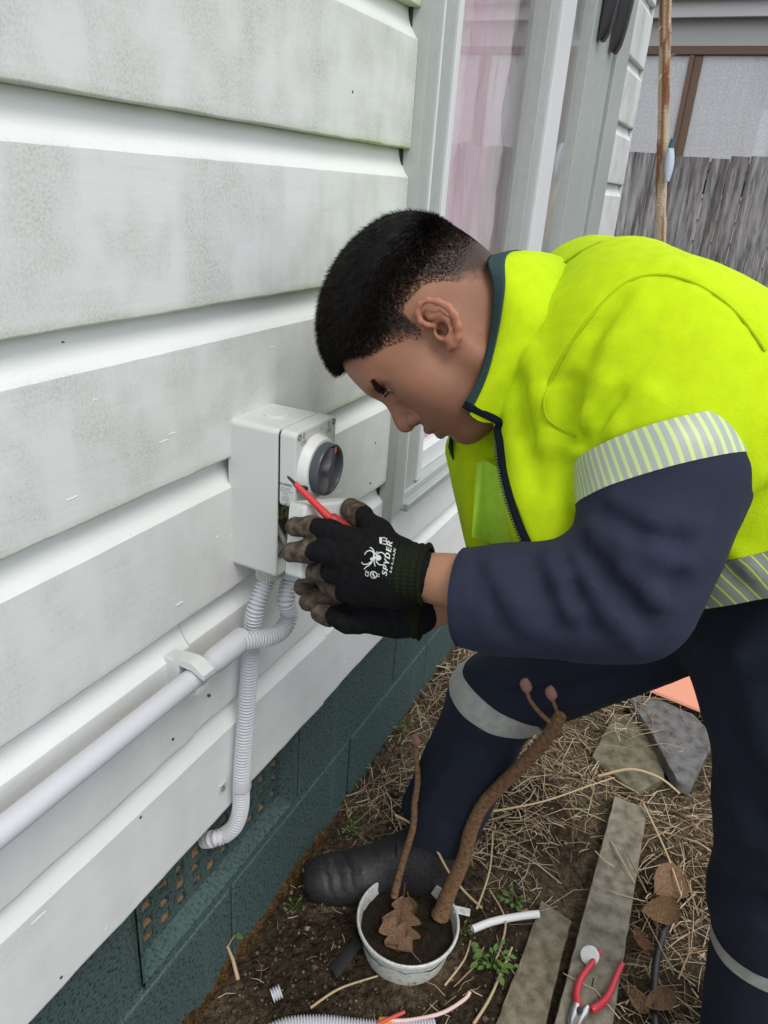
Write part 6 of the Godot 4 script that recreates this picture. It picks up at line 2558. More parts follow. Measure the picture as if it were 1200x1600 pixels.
func sdf_jacket() -> SDF:
	var s := SDF.new()
	s.cap(Vector3(0.4037, 1.2150, -1.0608), Vector3(0.5337, 1.1700, -1.0657), 0.1180, 0.1350, 0.0500, 0)
	s.cap(Vector3(0.5337, 1.1700, -1.0657), Vector3(0.6037, 1.0300, -1.0657), 0.1350, 0.1300, 0.0500, 0)
	s.cap(Vector3(0.6037, 1.0300, -1.0657), Vector3(0.6337, 0.9000, -1.0608), 0.1300, 0.1300, 0.0500, 0)
	s.cap(Vector3(0.4532, 1.2150, -0.9087), Vector3(0.5833, 1.1700, -0.9137), 0.1180, 0.1350, 0.0500, 0)
	s.cap(Vector3(0.5833, 1.1700, -0.9137), Vector3(0.6532, 1.0300, -0.9137), 0.1350, 0.1300, 0.0500, 0)
	s.cap(Vector3(0.6532, 1.0300, -0.9137), Vector3(0.6833, 0.9000, -0.9087), 0.1300, 0.1300, 0.0500, 0)
	s.cap(Vector3(0.4443, 1.2750, -0.9465), Vector3(0.4824, 1.2271, -0.8761), 0.0720, 0.0900, 0.0600, 0)
	s.cap(Vector3(0.4257, 1.2750, -1.0035), Vector3(0.3650, 1.2500, -1.1500), 0.0720, 0.0900, 0.0600, 0)
	s.cap(Vector3(0.5003, 1.2409, -0.8921), Vector3(0.5231, 1.1700, -0.8224), 0.0980, 0.0850, 0.0500, 0)
	s.cap(Vector3(0.3650, 1.2500, -1.1500), Vector3(0.4393, 1.1042, -1.1225), 0.0880, 0.0780, 0.0500, 0)
	s.cap(Vector3(0.3492, 1.2174, -0.8902), Vector3(0.4389, 1.0255, -0.7897), 0.0550, 0.0520, 0.0500, 0)
	s.cap(Vector3(0.2989, 1.0856, -0.9475), Vector3(0.3389, 0.9708, -0.8739), 0.0450, 0.0350, 0.0400, 0)
	s.cap(Vector3(0.2669, 1.0590, -0.9681), Vector3(0.3166, 0.9441, -0.9229), 0.0400, 0.0300, 0.0400, 0)
	s.cap(Vector3(0.2715, 1.2093, -0.8808), Vector3(0.3144, 1.2582, -0.9228), 0.0660, 0.0560, 0.0120, 1)
	s.fold(Vector3(0.4234, 1.2205, -0.7798), Vector3(0.4299, 1.1947, -0.7769), -0.0160, 0.0110)
	s.fold(Vector3(0.4299, 1.1947, -0.7769), Vector3(0.4383, 1.1689, -0.7744), -0.0160, 0.0110)
	s.fold(Vector3(0.4406, 1.1549, -0.7748), Vector3(0.4493, 1.1943, -0.7649), 0.0110, 0.0130)
	s.fold(Vector3(0.4493, 1.1943, -0.7649), Vector3(0.4598, 1.2265, -0.7643), 0.0110, 0.0130)
	s.fold(Vector3(0.4610, 1.1526, -0.7609), Vector3(0.4791, 1.1909, -0.7475), 0.0100, 0.0140)
	s.fold(Vector3(0.4791, 1.1909, -0.7475), Vector3(0.5021, 1.2268, -0.7522), 0.0100, 0.0140)
	s.fold(Vector3(0.4508, 1.1668, -0.7653), Vector3(0.4638, 1.1958, -0.7561), -0.0100, 0.0100)
	s.fold(Vector3(0.4638, 1.1958, -0.7561), Vector3(0.4729, 1.2204, -0.7579), -0.0100, 0.0100)
	s.fold(Vector3(0.4501, 1.3060, -0.8048), Vector3(0.4381, 1.2805, -0.7911), -0.0080, 0.0140)
	s.fold(Vector3(0.4381, 1.2805, -0.7911), Vector3(0.4331, 1.2489, -0.7799), -0.0080, 0.0140)
	s.fold(Vector3(0.4646, 1.3023, -0.7981), Vector3(0.4514, 1.2709, -0.7816), 0.0040, 0.0160)
	s.fold(Vector3(0.4514, 1.2709, -0.7816), Vector3(0.4488, 1.2429, -0.7721), 0.0040, 0.0160)
	s.fold(Vector3(0.3684, 1.2330, -0.8142), Vector3(0.3897, 1.1972, -0.7962), 0.0080, 0.0160)
	s.fold(Vector3(0.3897, 1.1972, -0.7962), Vector3(0.4032, 1.1511, -0.7866), 0.0080, 0.0160)
	s.fold(Vector3(0.3607, 1.2037, -0.8100), Vector3(0.3793, 1.1519, -0.7930), -0.0090, 0.0120)
	s.fold(Vector3(0.3793, 1.1519, -0.7930), Vector3(0.4061, 1.1036, -0.7713), -0.0090, 0.0120)
	s.fold(Vector3(0.4145, 1.1056, -0.7713), Vector3(0.4348, 1.0833, -0.7619), 0.0030, 0.0140)
	s.fold(Vector3(0.4348, 1.0833, -0.7619), Vector3(0.4590, 1.0670, -0.7610), 0.0030, 0.0140)
	s.fold(Vector3(0.5940, 1.0750, -0.7772), Vector3(0.6235, 1.0556, -0.7732), -0.0040, 0.0100)
	s.fold(Vector3(0.6235, 1.0556, -0.7732), Vector3(0.6482, 1.0418, -0.7713), -0.0040, 0.0100)
	s.fold(Vector3(0.6039, 1.0863, -0.7745), Vector3(0.6331, 1.0662, -0.7727), 0.0040, 0.0120)
	s.fold(Vector3(0.6331, 1.0662, -0.7727), Vector3(0.6556, 1.0477, -0.7717), 0.0040, 0.0120)
	s.fold(Vector3(0.6069, 1.1258, -0.7665), Vector3(0.6296, 1.1503, -0.7715), -0.0050, 0.0120)
	s.fold(Vector3(0.5996, 1.1324, -0.7622), Vector3(0.6227, 1.1664, -0.7681), 0.0040, 0.0120)
	s.fold(Vector3(0.5949, 1.2770, -0.8081), Vector3(0.5678, 1.3022, -0.8199), -0.0030, 0.0045)
	s.fold(Vector3(0.5678, 1.3022, -0.8199), Vector3(0.5399, 1.3201, -0.8249), -0.0030, 0.0045)
	s.fold(Vector3(0.5399, 1.3201, -0.8249), Vector3(0.5101, 1.3309, -0.8300), -0.0030, 0.0045)
	s.fold(Vector3(0.5101, 1.3309, -0.8300), Vector3(0.4817, 1.3332, -0.8318), -0.0030, 0.0045)
	s.fold(Vector3(0.4817, 1.3332, -0.8318), Vector3(0.4585, 1.3266, -0.8263), -0.0030, 0.0045)
	s.fold(Vector3(0.4585, 1.3266, -0.8263), Vector3(0.4413, 1.3105, -0.8133), -0.0030, 0.0045)
	s.fold(Vector3(0.4413, 1.3105, -0.8133), Vector3(0.4235, 1.2808, -0.7983), -0.0030, 0.0045)
	s.fold(Vector3(0.4235, 1.2808, -0.7983), Vector3(0.4073, 1.2454, -0.7929), -0.0030, 0.0045)
	s.fold(Vector3(0.4073, 1.2454, -0.7929), Vector3(0.3969, 1.2131, -0.7943), -0.0030, 0.0045)
	s.fold(Vector3(0.3969, 1.2131, -0.7943), Vector3(0.3952, 1.1902, -0.7934), -0.0030, 0.0045)
	s.fold(Vector3(0.3952, 1.1902, -0.7934), Vector3(0.4027, 1.1758, -0.7898), -0.0030, 0.0045)
	s.fold(Vector3(0.4027, 1.1758, -0.7898), Vector3(0.4225, 1.1692, -0.7827), -0.0030, 0.0045)
	s.fold(Vector3(0.4225, 1.1692, -0.7827), Vector3(0.4371, 1.1669, -0.7754), -0.0030, 0.0045)
	s.fold(Vector3(0.3754, 1.2862, -0.8430), Vector3(0.3628, 1.2615, -0.8313), -0.0018, 0.0045)
	s.fold(Vector3(0.3628, 1.2615, -0.8313), Vector3(0.3844, 1.2369, -0.8058), -0.0018, 0.0045)
	return s


func sdf_sleeve_left() -> SDF:
	var s := SDF.new()
	s.cap(Vector3(0.5154, 1.2230, -0.8842), Vector3(0.5311, 1.1427, -0.7984), 0.0920, 0.0840, 0.0350, 0)
	s.cap(Vector3(0.5311, 1.1427, -0.7984), Vector3(0.5345, 1.0779, -0.7480), 0.0840, 0.0650, 0.0350, 0)
	s.cap(Vector3(0.5345, 1.0779, -0.7480), Vector3(0.5321, 1.0237, -0.7207), 0.0650, 0.0560, 0.0350, 0)
	s.cap(Vector3(0.5321, 1.0237, -0.7207), Vector3(0.4799, 1.0115, -0.7114), 0.0560, 0.0550, 0.0350, 0)
	s.cap(Vector3(0.4799, 1.0115, -0.7114), Vector3(0.4138, 0.9947, -0.7057), 0.0550, 0.0530, 0.0350, 0)
	s.cap(Vector3(0.4138, 0.9947, -0.7057), Vector3(0.3667, 0.9827, -0.7026), 0.0530, 0.0545, 0.0350, 0)
	s.cap(Vector3(0.4066, 0.9940, -0.7057), Vector3(0.2975, 0.9667, -0.6970), 0.0450, 0.0470, 0.0040, 1)
	s.fold(Vector3(0.4830, 1.1006, -0.6997), Vector3(0.5170, 1.1023, -0.6809), 0.0087, 0.0130)
	s.fold(Vector3(0.5170, 1.1023, -0.6809), Vector3(0.5454, 1.0980, -0.6781), 0.0087, 0.0130)
	s.fold(Vector3(0.5454, 1.0980, -0.6781), Vector3(0.5736, 1.0926, -0.6875), 0.0087, 0.0130)
	s.fold(Vector3(0.4808, 1.0861, -0.6923), Vector3(0.5095, 1.0725, -0.6701), -0.0116, 0.0120)
	s.fold(Vector3(0.5095, 1.0725, -0.6701), Vector3(0.5351, 1.0562, -0.6622), -0.0116, 0.0120)
	s.fold(Vector3(0.5351, 1.0562, -0.6622), Vector3(0.5570, 1.0357, -0.6615), -0.0116, 0.0120)
	s.fold(Vector3(0.4934, 1.0917, -0.6872), Vector3(0.5231, 1.0795, -0.6712), 0.0101, 0.0130)
	s.fold(Vector3(0.5231, 1.0795, -0.6712), Vector3(0.5508, 1.0625, -0.6668), 0.0101, 0.0130)
	s.fold(Vector3(0.5508, 1.0625, -0.6668), Vector3(0.5678, 1.0487, -0.6703), 0.0101, 0.0130)
	s.fold(Vector3(0.4744, 1.0763, -0.6858), Vector3(0.4975, 1.0609, -0.6645), 0.0087, 0.0120)
	s.fold(Vector3(0.4975, 1.0609, -0.6645), Vector3(0.5219, 1.0381, -0.6547), 0.0087, 0.0120)
	s.fold(Vector3(0.5219, 1.0381, -0.6547), Vector3(0.5433, 1.0192, -0.6566), 0.0087, 0.0120)
	s.fold(Vector3(0.4629, 1.0698, -0.6848), Vector3(0.4816, 1.0512, -0.6594), -0.0087, 0.0120)
	s.fold(Vector3(0.4816, 1.0512, -0.6594), Vector3(0.5070, 1.0247, -0.6501), -0.0087, 0.0120)
	s.fold(Vector3(0.4508, 1.0662, -0.6884), Vector3(0.4697, 1.0530, -0.6629), 0.0087, 0.0130)
	s.fold(Vector3(0.4697, 1.0530, -0.6629), Vector3(0.4869, 1.0324, -0.6503), 0.0087, 0.0130)
	s.fold(Vector3(0.4335, 1.0564, -0.6792), Vector3(0.4552, 1.0404, -0.6572), -0.0058, 0.0120)
	s.fold(Vector3(0.4552, 1.0404, -0.6572), Vector3(0.4783, 1.0128, -0.6473), -0.0058, 0.0120)
	s.fold(Vector3(0.3948, 1.0440, -0.6730), Vector3(0.4229, 1.0257, -0.6512), 0.0065, 0.0130)
	s.fold(Vector3(0.4229, 1.0257, -0.6512), Vector3(0.4472, 1.0019, -0.6461), 0.0065, 0.0130)
	s.fold(Vector3(0.3839, 1.0384, -0.6700), Vector3(0.4077, 1.0183, -0.6487), -0.0043, 0.0120)
	s.fold(Vector3(0.4077, 1.0183, -0.6487), Vector3(0.4263, 0.9926, -0.6444), -0.0043, 0.0120)
	s.fold(Vector3(0.4885, 1.1190, -0.7026), Vector3(0.5236, 1.1120, -0.6832), -0.0072, 0.0120)
	s.fold(Vector3(0.5236, 1.1120, -0.6832), Vector3(0.5638, 1.1109, -0.6885), -0.0072, 0.0120)
	s.fold(Vector3(0.4955, 1.1308, -0.7031), Vector3(0.5373, 1.1263, -0.6901), 0.0043, 0.0140)
	s.fold(Vector3(0.5373, 1.1263, -0.6901), Vector3(0.5733, 1.1265, -0.7023), 0.0043, 0.0140)
	s.fold(Vector3(0.5708, 1.0819, -0.6823), Vector3(0.5685, 1.0457, -0.6698), -0.0058, 0.0100)
	s.fold(Vector3(0.5685, 1.0457, -0.6698), Vector3(0.5550, 1.0177, -0.6602), -0.0058, 0.0100)
	s.fold(Vector3(0.3708, 1.0428, -0.6891), Vector3(0.3846, 1.0169, -0.6518), -0.0023, 0.0040)
	s.fold(Vector3(0.3846, 1.0169, -0.6518), Vector3(0.3962, 0.9681, -0.6484), -0.0023, 0.0040)
	return s


func sdf_sleeve_right() -> SDF:
	var s := SDF.new()
	s.cap(Vector3(0.4055, 1.1705, -1.1350), Vector3(0.5000, 0.9850, -1.1000), 0.0850, 0.0650, 0.0400, 0)
	s.cap(Vector3(0.5000, 0.9850, -1.1000), Vector3(0.3405, 0.9080, -0.8182), 0.0650, 0.0500, 0.0400, 0)
	s.cap(Vector3(0.3739, 0.9242, -0.8772), Vector3(0.3146, 0.8955, -0.7723), 0.0410, 0.0410, 0.0060, 1)
	return s


func sdf_trousers() -> SDF:
	var s := SDF.new()
	s.cap(Vector3(0.7450, 0.9300, -0.9000), Vector3(0.6300, 0.9600, -1.0800), 0.1250, 0.1250, 0.0500, 0)
	s.cap(Vector3(0.7450, 0.8600, -0.9000), Vector3(0.6300, 0.8900, -1.0800), 0.1050, 0.0950, 0.0400, 0)
	s.cap(Vector3(0.6300, 0.8700, -1.0800), Vector3(0.3283, 0.5716, -1.0834), 0.0820, 0.0780, 0.0300, 0)
	s.cap(Vector3(0.3283, 0.5716, -1.0834), Vector3(0.2477, 0.2193, -1.1081), 0.0780, 0.0850, 0.0300, 0)
	s.cap(Vector3(0.7450, 0.8400, -0.9000), Vector3(0.8120, 0.4600, -1.0000), 0.1020, 0.0840, 0.0400, 0)
	s.cap(Vector3(0.8120, 0.4600, -1.0000), Vector3(0.8720, 0.1250, -1.0300), 0.0840, 0.0900, 0.0400, 0)
	s.fold(Vector3(0.2853, 0.6366, -1.0461), Vector3(0.3638, 0.6712, -1.0183), 0.0068, 0.0200)
	s.fold(Vector3(0.3638, 0.6712, -1.0183), Vector3(0.4625, 0.7306, -1.0040), 0.0068, 0.0200)
	s.fold(Vector3(0.4340, 0.6579, -1.0040), Vector3(0.4979, 0.6932, -1.0087), 0.0085, 0.0180)
	s.fold(Vector3(0.4979, 0.6932, -1.0087), Vector3(0.5560, 0.7381, -1.0120), 0.0085, 0.0180)
	s.fold(Vector3(0.3703, 0.6484, -1.0080), Vector3(0.4496, 0.6903, -1.0023), -0.0085, 0.0140)
	s.fold(Vector3(0.4496, 0.6903, -1.0023), Vector3(0.5192, 0.7420, -1.0018), -0.0085, 0.0140)
	s.fold(Vector3(0.3425, 0.5223, -1.0079), Vector3(0.3277, 0.4183, -1.0199), -0.0102, 0.0140)
	s.fold(Vector3(0.3277, 0.4183, -1.0199), Vector3(0.2902, 0.3039, -1.0215), -0.0102, 0.0140)
	s.fold(Vector3(0.3807, 0.4969, -1.0447), Vector3(0.3573, 0.3912, -1.0509), 0.0085, 0.0140)
	s.fold(Vector3(0.3573, 0.3912, -1.0509), Vector3(0.3322, 0.2777, -1.0559), 0.0085, 0.0140)
	s.fold(Vector3(0.2957, 0.5139, -1.0098), Vector3(0.2680, 0.4071, -1.0167), 0.0068, 0.0140)
	s.fold(Vector3(0.2680, 0.4071, -1.0167), Vector3(0.2361, 0.3052, -1.0247), 0.0068, 0.0140)
	s.fold(Vector3(0.6927, 0.7224, -0.8589), Vector3(0.7205, 0.6698, -0.8607), 0.0102, 0.0200)
	s.fold(Vector3(0.6559, 0.8550, -0.8214), Vector3(0.6956, 0.8086, -0.8058), -0.0102, 0.0180)
	s.fold(Vector3(0.6956, 0.8086, -0.8058), Vector3(0.7309, 0.7204, -0.8353), -0.0102, 0.0180)
	s.fold(Vector3(0.7278, 0.5261, -0.9254), Vector3(0.7648, 0.5505, -0.8878), -0.0085, 0.0160)
	s.fold(Vector3(0.7369, 0.4454, -0.9439), Vector3(0.7789, 0.4922, -0.9026), 0.0102, 0.0180)
	s.fold(Vector3(0.6796, 0.9012, -0.7951), Vector3(0.7056, 0.8447, -0.7898), 0.0085, 0.0200)
	s.fold(Vector3(0.6179, 0.9121, -0.8689), Vector3(0.6560, 0.9414, -0.8127), 0.0085, 0.0180)
	s.fold(Vector3(0.6560, 0.9414, -0.8127), Vector3(0.6773, 0.9613, -0.7996), 0.0085, 0.0180)
	return s


func sdf_body() -> SDF:
	var s := SDF.new()
	s.cap(Vector3(0.4500, 1.1850, -0.9800), Vector3(0.6300, 1.0300, -0.9850), 0.0800, 0.0900, 0.0500, 0)
	s.cap(Vector3(0.6300, 1.0300, -0.9850), Vector3(0.6875, 0.8550, -0.9900), 0.0900, 0.0800, 0.0500, 0)
	s.cap(Vector3(0.4250, 1.2250, -0.9750), Vector3(0.4824, 1.2371, -0.8761), 0.0400, 0.0500, 0.0400, 0)
	s.cap(Vector3(0.4250, 1.2250, -0.9750), Vector3(0.3650, 1.2500, -1.1500), 0.0400, 0.0500, 0.0400, 0)
	s.cap(Vector3(0.2690, 1.2513, -0.8960), Vector3(0.4250, 1.2250, -0.9750), 0.0500, 0.0440, 0.0300, 0)
	s.cap(Vector3(0.4824, 1.2371, -0.8761), Vector3(0.5321, 1.0237, -0.7207), 0.0450, 0.0400, 0.0200, 0)
	s.cap(Vector3(0.5321, 1.0237, -0.7207), Vector3(0.4611, 1.0122, -0.7173), 0.0400, 0.0410, 0.0200, 0)
	s.cap(Vector3(0.4611, 1.0122, -0.7173), Vector3(0.3048, 0.9869, -0.7100), 0.0410, 0.0285, 0.0200, 0)
	s.cap(Vector3(0.3650, 1.2500, -1.1500), Vector3(0.5000, 0.9850, -1.1000), 0.0450, 0.0400, 0.0200, 0)
	s.cap(Vector3(0.5000, 0.9850, -1.1000), Vector3(0.4351, 0.9537, -0.9853), 0.0400, 0.0410, 0.0200, 0)
	s.cap(Vector3(0.4351, 0.9537, -0.9853), Vector3(0.2815, 0.9083, -0.7539), 0.0410, 0.0285, 0.0200, 0)
	s.cap(Vector3(0.7450, 0.8400, -0.9000), Vector3(0.8120, 0.4600, -1.0000), 0.0600, 0.0500, 0.0300, 0)
	s.cap(Vector3(0.8120, 0.4600, -1.0000), Vector3(0.8720, 0.0950, -1.0300), 0.0500, 0.0400, 0.0300, 0)
	s.cap(Vector3(0.6300, 0.8700, -1.0800), Vector3(0.3283, 0.5716, -1.0834), 0.0550, 0.0500, 0.0300, 0)
	s.cap(Vector3(0.3283, 0.5716, -1.0834), Vector3(0.2250, 0.1200, -1.1150), 0.0500, 0.0400, 0.0300, 0)
	return s


func sdf_head() -> SDF:
	var s := SDF.new()
	s.ell(Vector3(0.1900, 1.2595, -0.8710), Basis(Vector3(-0.3738, -0.8137, 0.4452), Vector3(-0.8719, 0.4720, 0.1305), Vector3(0.3164, 0.3394, 0.8859)), Vector3(0.1075, 0.0870, 0.0755), 0.0200, 0)
	s.ell(Vector3(0.2427, 1.1893, -0.8629), Basis(Vector3(-0.3738, -0.8137, 0.4452), Vector3(-0.8719, 0.4720, 0.1305), Vector3(0.3164, 0.3394, 0.8859)), Vector3(0.0600, 0.0760, 0.0610), 0.0300, 0)
	s.ell(Vector3(0.1785, 1.1966, -0.8428), Basis(Vector3(-0.3738, -0.8137, 0.4452), Vector3(-0.8719, 0.4720, 0.1305), Vector3(0.3164, 0.3394, 0.8859)), Vector3(0.0400, 0.0400, 0.0560), 0.0300, 0)
	s.cap(Vector3(0.2633, 1.1856, -0.9264), Vector3(0.2878, 1.1303, -0.8767), 0.0185, 0.0165, 0.0250, 0)
	s.cap(Vector3(0.2242, 1.2103, -0.9321), Vector3(0.2630, 1.1853, -0.9273), 0.0140, 0.0160, 0.0200, 0)
	s.ell(Vector3(0.2093, 1.1600, -0.8883), Basis(Vector3(-0.3738, -0.8137, 0.4452), Vector3(-0.8719, 0.4720, 0.1305), Vector3(0.3164, 0.3394, 0.8859)), Vector3(0.0240, 0.0200, 0.0200), 0.0250, 0)
	s.ell(Vector3(0.2449, 1.1515, -0.8875), Basis(Vector3(-0.3738, -0.8137, 0.4452), Vector3(-0.8719, 0.4720, 0.1305), Vector3(0.3164, 0.3394, 0.8859)), Vector3(0.0280, 0.0340, 0.0240), 0.0250, 0)
	s.cap(Vector3(0.2956, 1.2203, -0.8360), Vector3(0.2992, 1.1425, -0.8448), 0.0185, 0.0165, 0.0250, 0)
	s.cap(Vector3(0.2622, 1.2511, -0.8258), Vector3(0.2959, 1.2206, -0.8352), 0.0140, 0.0160, 0.0200, 0)
	s.ell(Vector3(0.2365, 1.1892, -0.8121), Basis(Vector3(-0.3738, -0.8137, 0.4452), Vector3(-0.8719, 0.4720, 0.1305), Vector3(0.3164, 0.3394, 0.8859)), Vector3(0.0240, 0.0200, 0.0200), 0.0250, 0)
	s.ell(Vector3(0.2664, 1.1745, -0.8273), Basis(Vector3(-0.3738, -0.8137, 0.4452), Vector3(-0.8719, 0.4720, 0.1305), Vector3(0.3164, 0.3394, 0.8859)), Vector3(0.0280, 0.0340, 0.0240), 0.0250, 0)
	s.ell(Vector3(0.2916, 1.1252, -0.8558), Basis(Vector3(-0.3738, -0.8137, 0.4452), Vector3(-0.8719, 0.4720, 0.1305), Vector3(0.3164, 0.3394, 0.8859)), Vector3(0.0180, 0.0160, 0.0200), 0.0200, 0)
	s.ell(Vector3(0.2552, 1.1408, -0.8488), Basis(Vector3(-0.3738, -0.8137, 0.4452), Vector3(-0.8719, 0.4720, 0.1305), Vector3(0.3164, 0.3394, 0.8859)), Vector3(0.0245, 0.0300, 0.0330), 0.0200, 0)
	s.cap(Vector3(0.1669, 1.1581, -0.8577), Vector3(0.1859, 1.1785, -0.8046), 0.0125, 0.0125, 0.0200, 0)
	s.cap(Vector3(0.2851, 1.1562, -0.8653), Vector3(0.3425, 1.1861, -0.8973), 0.0300, 0.0450, 0.0300, 0)
	s.cap(Vector3(0.2559, 1.2584, -0.8941), Vector3(0.4250, 1.2250, -0.9750), 0.0550, 0.0440, 0.0300, 0)
	s.cap(Vector3(0.2478, 1.2881, -0.9026), Vector3(0.2989, 1.2453, -0.9044), 0.0420, 0.0420, 0.0400, 0)
	s.ell(Vector3(0.1764, 1.1408, -0.8579), Basis(Vector3(-0.3738, -0.8137, 0.4452), Vector3(-0.8719, 0.4720, 0.1305), Vector3(0.3164, 0.3394, 0.8859)), Vector3(0.0135, 0.0105, 0.0165), 0.0120, 1)
	s.ell(Vector3(0.1872, 1.1590, -0.8670), Basis(Vector3(-0.3738, -0.8137, 0.4452), Vector3(-0.8719, 0.4720, 0.1305), Vector3(0.3164, 0.3394, 0.8859)), Vector3(0.0135, 0.0125, 0.0145), 0.0040, 0)
	s.ell(Vector3(0.1973, 1.1632, -0.7994), Basis(Vector3(-0.3738, -0.8137, 0.4452), Vector3(-0.8719, 0.4720, 0.1305), Vector3(0.3164, 0.3394, 0.8859)), Vector3(0.0135, 0.0105, 0.0165), 0.0120, 1)
	s.ell(Vector3(0.2072, 1.1804, -0.8112), Basis(Vector3(-0.3738, -0.8137, 0.4452), Vector3(-0.8719, 0.4720, 0.1305), Vector3(0.3164, 0.3394, 0.8859)), Vector3(0.0135, 0.0125, 0.0145), 0.0040, 0)
	s.cap(Vector3(0.1889, 1.1575, -0.8315), Vector3(0.2100, 1.1323, -0.8294), 0.0074, 0.0098, 0.0120, 0)
	s.ell(Vector3(0.2186, 1.1262, -0.8301), Basis(Vector3(-0.3738, -0.8137, 0.4452), Vector3(-0.8719, 0.4720, 0.1305), Vector3(0.3164, 0.3394, 0.8859)), Vector3(0.0135, 0.0122, 0.0122), 0.0080, 0)
	s.ell(Vector3(0.2229, 1.1281, -0.8465), Basis(Vector3(-0.3738, -0.8137, 0.4452), Vector3(-0.8719, 0.4720, 0.1305), Vector3(0.3164, 0.3394, 0.8859)), Vector3(0.0115, 0.0088, 0.0078), 0.0040, 0)
	s.ell(Vector3(0.2288, 1.1224, -0.8396), Basis(Vector3(-0.3738, -0.8137, 0.4452), Vector3(-0.8719, 0.4720, 0.1305), Vector3(0.3164, 0.3394, 0.8859)), Vector3(0.0055, 0.0040, 0.0032), 0.0030, 1)
	s.fold(Vector3(0.2209, 1.1322, -0.8552), Vector3(0.2316, 1.1302, -0.8611), -0.0022, 0.0050)
	s.fold(Vector3(0.2313, 1.1299, -0.8620), Vector3(0.2485, 1.1271, -0.8750), -0.0016, 0.0070)
	s.ell(Vector3(0.2308, 1.1366, -0.8243), Basis(Vector3(-0.3738, -0.8137, 0.4452), Vector3(-0.8719, 0.4720, 0.1305), Vector3(0.3164, 0.3394, 0.8859)), Vector3(0.0115, 0.0088, 0.0078), 0.0040, 0)
	s.ell(Vector3(0.2329, 1.1268, -0.8281), Basis(Vector3(-0.3738, -0.8137, 0.4452), Vector3(-0.8719, 0.4720, 0.1305), Vector3(0.3164, 0.3394, 0.8859)), Vector3(0.0055, 0.0040, 0.0032), 0.0030, 1)
	s.fold(Vector3(0.2333, 1.1454, -0.8207), Vector3(0.2455, 1.1452, -0.8221), -0.0022, 0.0050)
	s.fold(Vector3(0.2458, 1.1455, -0.8213), Vector3(0.2675, 1.1475, -0.8219), -0.0016, 0.0070)
	s.cap(Vector3(0.2461, 1.1209, -0.8379), Vector3(0.2486, 1.1205, -0.8657), 0.0058, 0.0026, 0.0040, 0)
	s.cap(Vector3(0.2619, 1.1174, -0.8422), Vector3(0.2528, 1.1198, -0.8658), 0.0066, 0.0026, 0.0040, 0)
	s.cap(Vector3(0.2510, 1.1122, -0.8363), Vector3(0.2488, 1.1178, -0.8682), 0.0016, 0.0012, 0.0020, 1)
	s.cap(Vector3(0.2461, 1.1209, -0.8379), Vector3(0.2638, 1.1368, -0.8232), 0.0058, 0.0026, 0.0040, 0)
	s.cap(Vector3(0.2619, 1.1174, -0.8422), Vector3(0.2673, 1.1354, -0.8251), 0.0066, 0.0026, 0.0040, 0)
	s.cap(Vector3(0.2510, 1.1122, -0.8363), Vector3(0.2659, 1.1362, -0.8203), 0.0016, 0.0012, 0.0020, 1)
	s.fold(Vector3(0.2678, 1.1096, -0.8549), Vector3(0.2754, 1.1178, -0.8336), -0.0030, 0.0060)
	s.fold(Vector3(0.2382, 1.1227, -0.8357), Vector3(0.2342, 1.1258, -0.8355), -0.0012, 0.0030)
	s.cap(Vector3(0.2575, 1.2536, -0.8047), Vector3(0.2481, 1.2544, -0.7983), 0.0030, 0.0032, 0.0030, 0)
	s.cap(Vector3(0.2481, 1.2544, -0.7983), Vector3(0.2404, 1.2584, -0.7949), 0.0032, 0.0032, 0.0030, 0)
	s.cap(Vector3(0.2404, 1.2584, -0.7949), Vector3(0.2360, 1.2676, -0.7945), 0.0032, 0.0034, 0.0030, 0)
	s.cap(Vector3(0.2360, 1.2676, -0.7945), Vector3(0.2385, 1.2773, -0.7946), 0.0034, 0.0036, 0.0030, 0)
	s.cap(Vector3(0.2385, 1.2773, -0.7946), Vector3(0.2468, 1.2820, -0.7960), 0.0036, 0.0038, 0.0030, 0)
	s.cap(Vector3(0.2468, 1.2820, -0.7960), Vector3(0.2583, 1.2822, -0.7968), 0.0038, 0.0040, 0.0030, 0)
	s.cap(Vector3(0.2583, 1.2822, -0.7968), Vector3(0.2711, 1.2778, -0.7974), 0.0040, 0.0042, 0.0030, 0)
	s.cap(Vector3(0.2711, 1.2778, -0.7974), Vector3(0.2805, 1.2697, -0.7977), 0.0042, 0.0042, 0.0030, 0)
	s.cap(Vector3(0.2805, 1.2697, -0.7977), Vector3(0.2860, 1.2587, -0.7977), 0.0042, 0.0040, 0.0030, 0)
	s.cap(Vector3(0.2860, 1.2587, -0.7977), Vector3(0.2866, 1.2462, -0.7987), 0.0040, 0.0042, 0.0030, 0)
	s.cap(Vector3(0.2866, 1.2462, -0.7987), Vector3(0.2832, 1.2375, -0.7998), 0.0042, 0.0045, 0.0030, 0)
	s.cap(Vector3(0.2443, 1.2661, -0.8048), Vector3(0.2703, 1.2603, -0.8040), 0.0055, 0.0050, 0.0040, 0)
	s.cap(Vector3(0.2597, 1.2681, -0.8088), Vector3(0.2761, 1.2499, -0.8043), 0.0055, 0.0050, 0.0040, 0)
	s.cap(Vector3(0.2646, 1.2416, -0.8038), Vector3(0.2793, 1.2403, -0.8029), 0.0055, 0.0050, 0.0040, 0)
	s.cap(Vector3(0.2697, 1.2596, -0.8058), Vector3(0.2779, 1.2419, -0.8019), 0.0055, 0.0050, 0.0040, 0)
	s.cap(Vector3(0.2496, 1.2634, -0.8000), Vector3(0.2614, 1.2687, -0.8006), 0.0028, 0.0034, 0.0030, 0)
	s.cap(Vector3(0.2614, 1.2687, -0.8006), Vector3(0.2718, 1.2635, -0.7995), 0.0034, 0.0036, 0.0030, 0)
	s.cap(Vector3(0.2718, 1.2635, -0.7995), Vector3(0.2760, 1.2529, -0.7998), 0.0036, 0.0034, 0.0030, 0)
